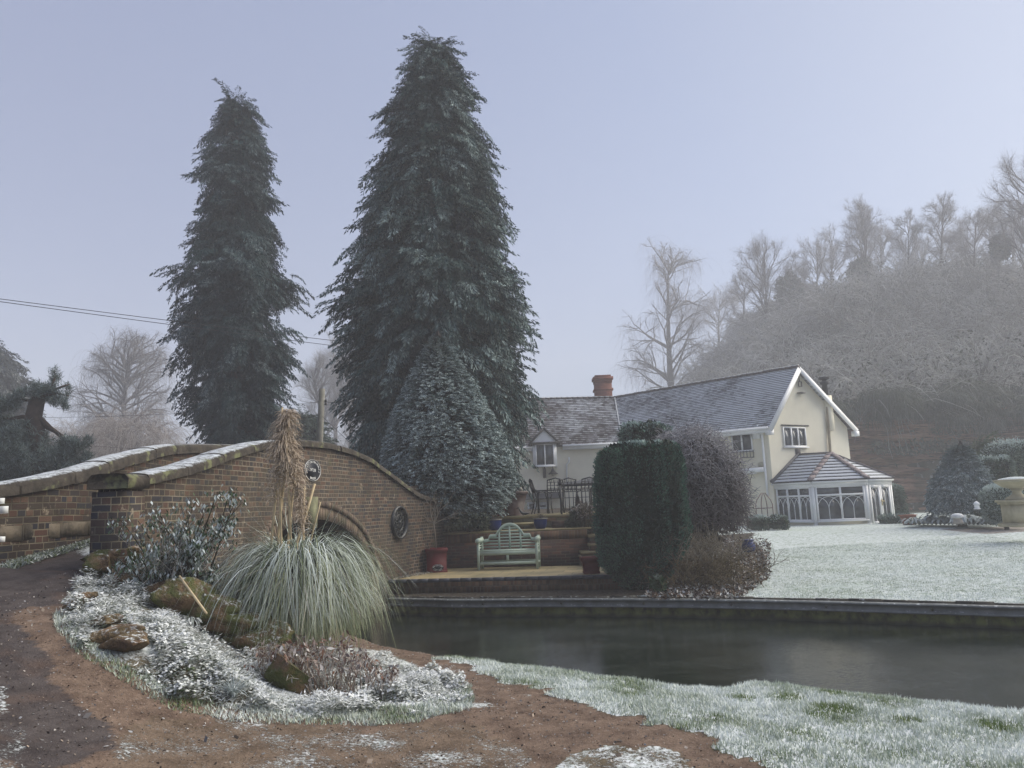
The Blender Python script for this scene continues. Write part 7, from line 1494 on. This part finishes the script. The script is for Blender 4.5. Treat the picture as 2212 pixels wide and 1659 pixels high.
T_ = [
 ('silver_birch', 'weeping bare birch standing clear at the left end of the hill', 1440, 533, 150, 130, 'birch', .45, None, 1.1),
 ('silver_birch', 'faint low birch in the mist just right of the tallest birch', 1555, 628, 110, 170, 'birch', .5, None, .8),
 ('bare_tree', 'small faint bare tree in front of the misty low birch', 1592, 690, 50, 139, 'up', .3, None, .4),
 ('bare_tree', 'wide dark bare tree with ivied trunk left of the ivy column on the hill', 1650, 556, 120, 113, 'round', .25, (1662, 690, 735, 36), 1.0),
 ('ivy_clad_tree', 'bare tree whose middle is a thick dark column of ivy', 1706, 566, 55, 113, 'up', .25, (1706, 588, 690, 58), .6),
 ('bare_tree', 'pale bushy bare tree between the ivy column and the tall fan shaped tree', 1768, 548, 90, 122, 'round', .4, None, .9),
 ('bare_tree', 'tall fan shaped bare tree with an ivy ball in its middle', 1855, 465, 150, 110, 'up', .3, (1858, 560, 612, 50), 1.3),
 ('bare_tree', 'tall pointed bare tree right of the fan shaped one', 1960, 482, 80, 107, 'up', .3, None, .8),
 ('bare_tree', 'tallest narrow bare tree near the centre of the right skyline', 2030, 448, 70, 105, 'up', .3, None, .9),
 ('bare_tree', 'rounded bare tree left of the small dark ivy clump', 2105, 490, 90, 99, 'round', .3, None, .9),
 ('ivy_clad_tree', 'short bare tree topped with a small dark ivy clump near the right edge', 2160, 520, 50, 93, 'round', .25, (2160, 508, 560, 36), .5),
 ('bare_tree', 'nearest bare tree cut off by the right edge of the picture', 2225, 375, 130, 85, 'up', .25, None, 1.0),
]
for k_i, (vx_, vt_, w2, dn2) in enumerate([(1610, 600, 70, .6), (1735, 590, 70, .7), (1800, 520, 80, .8), (1905, 500, 80, .8), (1990, 520, 80, .8), (2070, 500, 80, .8), (2140, 470, 70, .8), (2190, 450, 80, .8)]):
    T_.append(('bare_tree', ['slight bare tree left of the wide dark ivied one', 'slender bare tree right of the ivy column', 'bushy tree just left of the tall fan shaped one', 'leafless tree between the fan shaped and the tall pointed one', 'twiggy tree right of the tall pointed one', 'twiggy tree right of the tallest narrow one', 'twiggy tree rising left of the small dark ivy clump', 'twiggy tree between the small ivy clump and the cut off tree'][k_i], vx_, vt_, w2, 122 + 3 * (k_i % 3), 'up' if k_i % 2 else 'round', .45, None, dn2))
for i, (nm, lb, vx, vt, w_, Y, st, fr_, iv, dn) in enumerate(T_): bare_tree(nm, lb, vx, vt, w_, Y, 400 + i, st, fr_, ivy=iv, group=G1, dens=dn)
G2 = 'misty bare trees beyond the bridge'
bare_tree('weeping_tree', 'broad misty weeping birch behind the left approach wall', 285, 722, 150, 88, 420, 'birch', .35, base=1.0, dens=2.6)
for i, (vx, vt, w_, Y, lb) in enumerate([(668, 772, 90, 100, 'faint bare tree in the mist left of the telegraph pole'), (712, 752, 110, 105, 'faint bare tree in the mist directly behind the telegraph pole'), (752, 782, 90, 98, 'faint bare tree in the mist against the edge of the tallest cypress')]):
    bare_tree('misty_tree', lb, vx, vt, w_, Y, 430 + i, 'round', .5, base=1.0, group=G2, dens=1.1)
# frosted willow mass
def willow(name, label, vx, vy, w_, h_, Y, n, seed, mat, base=.8, cat='tree'):
    r = np.random.default_rng(seed); k_ = Y / FPX; O = P(vx, vy, Y); root = empty(name, (O[0], Y, base), label, cat); u = unit(r.normal(size=(n, 3))); u[:, 2] = np.abs(u[:, 2]); rr = r.random(n) ** .35; p = O + u * rr[:, None] * np.array([w_ / 2 * k_, w_ / 2 * k_, h_ * k_]) * (.75 + .45 * fnoise(u[:, 0] * 4, u[:, 1] * 4 + u[:, 2] * 2, .8))[:, None]
    mb = MB(); K = 7; dd = unit(u * .8 + r.normal(0, .4, (n, 3)) + np.array([0, 0, .5])); path = [p]; l = r.uniform(.15, .4, n) * .9
    for i in range(K): dd = unit(dd + np.array([0, 0, -.42]) + r.normal(0, .12, (n, 3))); path.append(path[-1] + dd * l[:, None])
    for i in range(K): segs(mb, path[i], path[i + 1], .30 * k_, .26 * k_, np.stack([r.random(n), np.clip(r.normal(.6, .25, n), 0, 1), np.zeros(n), np.ones(n)], 1))
    mb.build('twigs', mat, root); mb = MB(); mb.tube([(O[0], Y, base - 1), O, O + np.array([0, 0, h_ * k_ * .5])], [.3, .2, .05], 6); mb.build('trunk', M_BARK, root); return root
M_WIL = m_leaf('willow_twig', (0.10, 0.075, 0.055), (0.19, 0.15, 0.12), (0.46, 0.43, 0.42))
willow('frosted_willow', 'pale pinkish rimed willow thicket behind the left approach wall', 280, 1010, 210, 118, 48, 2600, 440, M_WIL); willow('frosted_willow', 'lower pale rimed willow thicket to the left of the larger one', 155, 1010, 150, 90, 54, 1600, 441, M_WIL)
# green feathery shrub by the pole
conifer('feathery_bush', 'soft grey green bush between the leaning dark conifer and the telegraph pole', 655, 42, [(882, 650, 656), (905, 636, 672), (935, 626, 690), (965, 615, 705), (1000, 610, 710)], 160, 6, .9, m_leaf('feathery', (0.06, 0.09, 0.07), (0.12, 0.16, 0.12)), 442, frost=.5, zb=.8, up=(.7, .2))
# spruce at the left edge
conifer('edge_spruce', 'misty layered spruce cut by the left edge of the picture', -40, 62, [(700, -50, -30), (760, -90, 12), (800, -110, 22), (840, -130, 35), (880, -140, 30), (950, -150, 30), (1030, -150, 30)], 150, 6, 2.0, m_leaf('spruce', (0.02, 0.03, 0.03), (0.05, 0.07, 0.065)), 443, frost=.3, zb=.8, gaps=.3, up=(.2, -.1))
# Scots pine on the left
r_ = np.random.default_rng(450); D = 23.0; M_PINE = m_leaf('pine_needles', (0.018, 0.034, 0.028), (0.065, 0.095, 0.075), (0.30, 0.36, 0.35)); pine = empty('scots_pine', (P(85, 1000, D)[0], D, 1.6), 'scots pine with thick brown trunk and tufted blue green needles over the approach wall', 'tree')
mb = MB(); tk = [P(90, 1060, D), P(85, 960, D), P(72, 905, D), P(80, 868, D), P(92, 850, D)]; mb.tube(tk, [.30, .26, .24, .22, .10], 9); mb.build('trunk', m_plain('pine_bark', (0.06, 0.045, 0.037), .95, .35, 6, bump=.6), pine)
M_PB = m_plain('pine_branch', (0.06, 0.043, 0.034), .95, .35, 6)
for k, pts in enumerate([[(74, 905), (50, 900), (20, 905), (-20, 900)], [(82, 900), (110, 925), (140, 945), (170, 958)], [(80, 915), (120, 935), (135, 950)], [(90, 852), (112, 835), (120, 810), (116, 800)], [(92, 855), (125, 850), (150, 855)], [(80, 868), (40, 862), (10, 875)], [(95, 850), (135, 835), (150, 830)]]):
    mb = MB(); mb.tube([P(x, y, D + r_.uniform(-.2, .2)) for x, y in pts], np.linspace(.09 if k < 2 else .05, .015, len(pts)), 6); mb.build('branch', M_PB, pine)
cl = [(95, 840, 26, 16), (118, 822, 10, 12), (116, 805, 6, 10), (75, 845, 22, 12), (145, 835, 8, 6), (148, 855, 9, 6), (120, 862, 20, 14), (135, 875, 14, 8), (45, 850, 20, 10), (100, 858, 24, 12), (20, 870, 28, 16), (-5, 880, 30, 20), (10, 920, 42, 24), (45, 935, 36, 24), (20, 965, 60, 34), (80, 950, 34, 22), (110, 985, 50, 28), (60, 1000, 70, 34), (150, 985, 30, 24), (165, 960, 16, 12), (185, 965, 14, 10), (190, 950, 8, 6), (175, 1000, 22, 16), (130, 1020, 60, 24), (30, 1030, 70, 24), (140, 955, 20, 14), (188, 985, 10, 10), (0, 985, 50, 30)]
mb = MB(); k_ = D / FPX
for (vx, vy, a_, b_) in cl:
    O = P(vx, vy, D + r_.uniform(-.4, .4)); nc = max(4, int(a_ * b_ / 14)); u = unit(r_.normal(size=(nc, 3))) * (r_.random(nc) ** .4)[:, None] * np.array([a_ * k_, a_ * k_ * .7, b_ * k_]); n = 34
    for c_ in (O + u): d = r_.normal(size=(n, 3)) + np.array([.1 * np.sign(c_[0] - O[0]), -.1, .8]); dn_ = np.tile([[0, 0, 0.]], (n, 1)); blades(mb, c_ + r_.normal(0, .05, (n, 3)), unit(d), unit(r_.normal(size=(n, 3))), r_.uniform(.10, .22, n), .022, np.stack([r_.random(n), np.clip(r_.normal(.35, .25, n), 0, 1), np.zeros(n), np.ones(n)], 1))
mb.build('needles', M_PINE, pine)
# telegraph pole and wires
D = 34.0; pole = empty('telegraph_pole', (P(692, 960, D)[0], D, .6), 'weathered timber telegraph pole behind the bridge crest', 'pole'); a = P(690, 960, D); b = P(696, 840, D); dn = a - b; mb = MB(); mb.tube([a + dn * 1.1, a, b], [.155, .15, .125], 10); mb.build('post', m_plain('pole_wood', (0.22, 0.215, 0.18), .9, .25, 3), pole)
mb = MB()
for vy in (866, 873, 931): q = P(704 if vy < 900 else 681, vy, D); mb.bar(P(696, vy, D), q, .03); mb.tube([q + (0, 0, -.05), q + (0, 0, .06)], .045, 6)
mb.build('insulators', MI, pole)
def wire(label, p, q, sag, rad_=.012):
    if p[0] < -10: p = p - (q - p) * .9
    t_ = np.linspace(0, 1, 24)[:, None]; path = p + (q - p) * t_ + np.array([0, 0, -1]) * sag * 4 * t_ * (1 - t_); mb = MB(); mb.tube(path, rad_, 4); tag(mb.build('overhead_wire', MI), label, 'wire', 'overhead wires')
wire('upper of the two dark wires sagging across the left sky', P(-60, 630, 20), P(860, 752, 31), .10, .010); wire('lower of the two dark wires sagging across the left sky', P(-60, 635.5, 20), P(860, 764, 31), .10, .010)
wire('thin wire running left from the telegraph pole behind the dark conifer', P(-80, 852, 30), P(690, 868, 33.8), .9, .006); wire('thin wire from the telegraph pole towards the tallest cypress', P(694, 868, 33.9), P(900, 850, 36), .2, .010); wire('stay wire slanting down right from the telegraph pole', P(697, 900, 33.9), P(775, 975, 33), .0, .010); wire('low faint wire in front of the willow thicket', P(-80, 935, 28), P(520, 985, 33), .1, .005)
# white painted rail ends at the left edge
gt = empty('white_gate', P(-60, 1120, 6.2), 'white painted timber gate end poking in at the left edge', 'gate'); MG = m_plain('old_white_paint', (0.55, 0.56, 0.55), .6, .2, 8, frost=.5)
for (y0, x1, h_, nm) in ((1101, 11, 15, 'rail'), (1082, 3, 12, 'rail'), (1165, 4, 11, 'rail')):
    mb = MB(); a = P(-140, y0 + (14 if y0 == 1101 else 0), 6.6); b = P(x1, y0, 6.1); mb.bar(a, b, .05, h_ * 6.2 / FPX); mb.build(nm, MG, gt)
mb = MB(); a = P(-90, 1120, 6.4); mb.box(a[0] - .08, a[0] + .08, 6.35, 6.5, 1.2, 2.5); mb.build('post', MG, gt)
# ------------------------------------------------------------------ scrub over the hillside
r_ = np.random.default_rng(500)
def scrub(name, label, n, box, seed, L, mat, fr0, pick=None, K=5, arch=.35, wk=.42):
    r = np.random.default_rng(seed); x = r.uniform(box[0], box[1], n); y = r.uniform(box[2], box[3], n); z = lawn_z(x, y); ok = z > 2.0
    if pick is not None: ok &= pick(x, y, z)
    p = np.stack([x, y, z], 1)[ok]; vx, vy = proj(p); m = (vx > 1300) & (vx < 2330); p = p[m]; n = len(p); p[:, 2] += r.random(n) ** 1.3 * L * (2.6 * ss(.38, .75, fnoise(p[:, 0] + 3, p[:, 1], 5)) + .3); k_ = p[:, 1] / FPX
    dd = unit(np.stack([r.normal(-.2, .8, n), r.normal(-.4, .6, n), r.uniform(.2, 1.2, n)], 1)); l = r.uniform(.5, 1.1, n) * L / K; mb = MB(); pn = fnoise(p[:, 0], p[:, 1] + 40, 9); fr_ = np.clip(r.normal(fr0, .22, n) + (pn - .5) * 1.6, 0, 1); q = p; hu = np.clip(r.random(n) * .7 + fnoise(p[:, 0] + 70, p[:, 1], 6) * .8 - .3, 0, 1)
    for i in range(K): dd = unit(dd + np.array([0, 0, -arch]) + r.normal(0, .12, (n, 3))); nx = q + dd * l[:, None]; segs(mb, q, nx, wk * k_ * (1 - i * .12), wk * k_ * (.88 - i * .12), np.stack([hu, fr_, np.zeros(n), np.ones(n)], 1)); q = nx
    return tag(mb.build(name, mat), label, 'scrub', kind='stuff')
M_SCR = m_leaf('scrub_twig', (0.035, 0.030, 0.024), (0.11, 0.095, 0.075), (0.50, 0.51, 0.50)); M_SCG = m_leaf('scrub_green', (0.030, 0.040, 0.025), (0.08, 0.09, 0.055), (0.26, 0.29, 0.27))
def thicket(name, label, cen, seed, mat, R_=(2.5, 6.0), nt=(60, 150), K=6, wk=.75, arch=.30, fr0=.5):
    """domes of arching twigs, one dome per bush, merged: nobody could count them"""
    r = np.random.default_rng(seed); mb = MB()
    for (x, y, z) in cen:
        R = r.uniform(*R_); n = int(r.integers(*nt)); k_ = y / FPX; a = r.uniform(0, 2 * math.pi, n); e = np.arcsin(r.uniform(.0, 1, n)); d = np.stack([np.cos(a) * np.cos(e), np.sin(a) * np.cos(e), np.sin(e) * .8 + .1], 1)
        q = np.array([x, y, z]) + d * (R * r.uniform(.25, .75, n))[:, None] * np.array([1, 1, .8]); dd = unit(d + r.normal(0, .45, (n, 3)) + [0, 0, .35]); l = r.uniform(.6, 1.3, n) * R * .75 / K; hue = np.clip(r.random() * .8 + r.normal(0, .15, n), 0, 1); fr_ = np.clip(fr0 + r.normal(0, .18) + r.normal(0, .2, n), 0, 1)
        for i in range(K): dd = unit(dd + np.array([0, 0, -arch]) + r.normal(0, .16, (n, 3))); nx = q + dd * l[:, None]; segs(mb, q, nx, wk * k_ * (1 - i * .12), wk * k_ * (.88 - i * .12), np.stack([hue, np.clip(fr_ * (.5 + .15 * i), 0, 1), np.zeros(n), np.ones(n)], 1)); q = nx
    return tag(mb.build(name, mat), label, 'scrub', kind='stuff')
def spots(n, box, seed, sel):
    r = np.random.default_rng(seed); x = r.uniform(box[0], box[1], n); y = r.uniform(box[2], box[3], n); z = lawn_z(x, y); p = np.stack([x, y, z], 1); vx, vy = proj(p); return p[(z > 2.2) & (vx > 1290) & (vx < 2330) & sel(x, y, z)]
thicket('hillside_scrub', 'rimed arching scrub covering the slope behind the cottage', spots(900, (8, 105, 54, 140), 511, lambda x, y, z: True), 501, M_SCR, fr0=.5)
_sp = spots(260, (8, 100, 58, 130), 517, lambda x, y, z: True); r9 = np.random.default_rng(518); mb = MB()
for (x, y, z) in _sp[:75]:
    H = r9.uniform(3.5, 8); k_ = y / FPX; ns_ = r9.integers(2, 5); Q = twigs(np.repeat([[x, y, z]], ns_, 0), np.stack([r9.normal(0, .3, ns_), r9.normal(0, .2, ns_), np.ones(ns_)], 1), H * .42, 5, r9, rad=.07, spread=.42, split=3, decay=.66, up_=.05); g = Q[4].astype(int); wm = .34 * k_; m = len(g); fr0_ = r9.uniform(.2, .9); hu_ = r9.random()
    segs(mb, Q[0], Q[1], np.maximum(Q[2], wm * .9), np.maximum(Q[3], wm * .7), np.stack([np.clip(hu_ + r9.normal(0, .1, m), 0, 1), np.clip(fr0_ * g / 3 * r9.uniform(.5, 1.2, m), 0, 1), np.zeros(m), np.ones(m)], 1))
tag(mb.build('slope_saplings', M_SCR), 'many small frosted bare saplings scattered over the hillside', 'saplings', kind='stuff')
thicket('cliff_top_scrub', 'dark green and brown brambles hanging over the cliff top', spots(700, (14, 62, 50, 62), 512, lambda x, y, z: True), 502, M_SCG, R_=(1.3, 2.8), arch=.6, fr0=.18, wk=.6)
r9 = np.random.default_rng(513); hx = r9.uniform(15.5, 48, 90); hy = 50.4 + .10 * (hx - 17) - 3.5 * ss(40, 60, hx) + r9.normal(0, .4, 90)
thicket('hanging_brambles', 'dark brambles and ivy trailing down over the upper cliff face', np.stack([hx, hy, r9.uniform(6.6, 8.4, 90) - 1.0 * ss(26, 34, hx)], 1), 514, M_SCG, R_=(.8, 1.8), nt=(120, 260), arch=.85, fr0=.15, wk=.6)
# leafy mass so the slope is not see-through
n = 110000; x = r_.uniform(8, 100, n); y = r_.uniform(50.5, 138, n); z = lawn_z(x, y); ok = z > 2.2; p = np.stack([x, y, z], 1)[ok]; n = len(p); p[:, 2] += r_.random(n) * (4.5 * ss(.38, .75, fnoise(p[:, 0] + 3, p[:, 1], 5)) + .6) ; mb = MB(); cards(mb, p, r_.normal(size=(n, 3)), r_.normal(size=(n, 3)), r_.uniform(.15, .5, n), r_.uniform(.08, .22, n), np.stack([np.clip(fnoise(p[:, 0] + 9, p[:, 1], 5) * 1.6 - .4 + r_.normal(0, .2, n), 0, 1), np.clip(r_.normal(-.1, .15, n) + .4 * fnoise(p[:, 0], p[:, 1] + 40, 9), 0, 1) * (p[:, 1] > 56), np.zeros(n), np.ones(n)], 1)); tag(mb.build('hillside_brambles', M_SCG), 'dull green bramble and leaf mass clothing the hillside', 'brambles', kind='stuff')
# creepers on the cliff face
n = 20000; x = r_.uniform(17, 45, n); z = .8 + 7.6 * r_.random(n); k = fnoise(x * .6, z * 2.2, 2.6) > .70 - .38 * ss(5.2, 7.5, z + 1.2 * np.sin(x * .5)) - .12 * ss(28, 34, x); x, z = x[k], z[k]; n = len(x); yc = 51.2 + .10 * (x - 17) - 3.5 * ss(40, 60, x) + z * .12 - .5 + r_.normal(0, .3, n)
mb = MB(); cards(mb, np.stack([x, yc, z], 1), np.stack([r_.normal(0, .5, n), -np.abs(r_.normal(0, .4, n)), -np.abs(r_.normal(.6, .4, n))], 1), r_.normal(size=(n, 3)), .5, .16, np.stack([r_.random(n), r_.random(n) * .3, np.zeros(n), np.ones(n)], 1)); tag(mb.build('cliff_creepers', M_SCG), 'green creepers trailing over the red sandstone cliff', 'creepers', kind='stuff')
# ------------------------------------------------------------------ the mist
mb = MB(); mb.box(-168, 176, -14, 240, -1.7, 46); hzo = mb.build('haze', None); hzo['kind'] = 'stuff'; hzo['label'] = 'cold pale mist filling the whole valley'; hzo['category'] = 'haze'
hm = bpy.data.materials.new('mist'); hm.use_nodes = True; nt = hm.node_tree; nt.nodes.clear(); o_ = nt.nodes.new('ShaderNodeOutputMaterial'); pv = nt.nodes.new('ShaderNodeVolumePrincipled'); pv.inputs['Color'].default_value = (0.95, 0.96, 1.0, 1); pv.inputs['Density'].default_value = 0.0032; pv.inputs['Anisotropy'].default_value = .1; nt.links.new(pv.outputs[0], o_.inputs['Volume']); hzo.data.materials.append(hm)
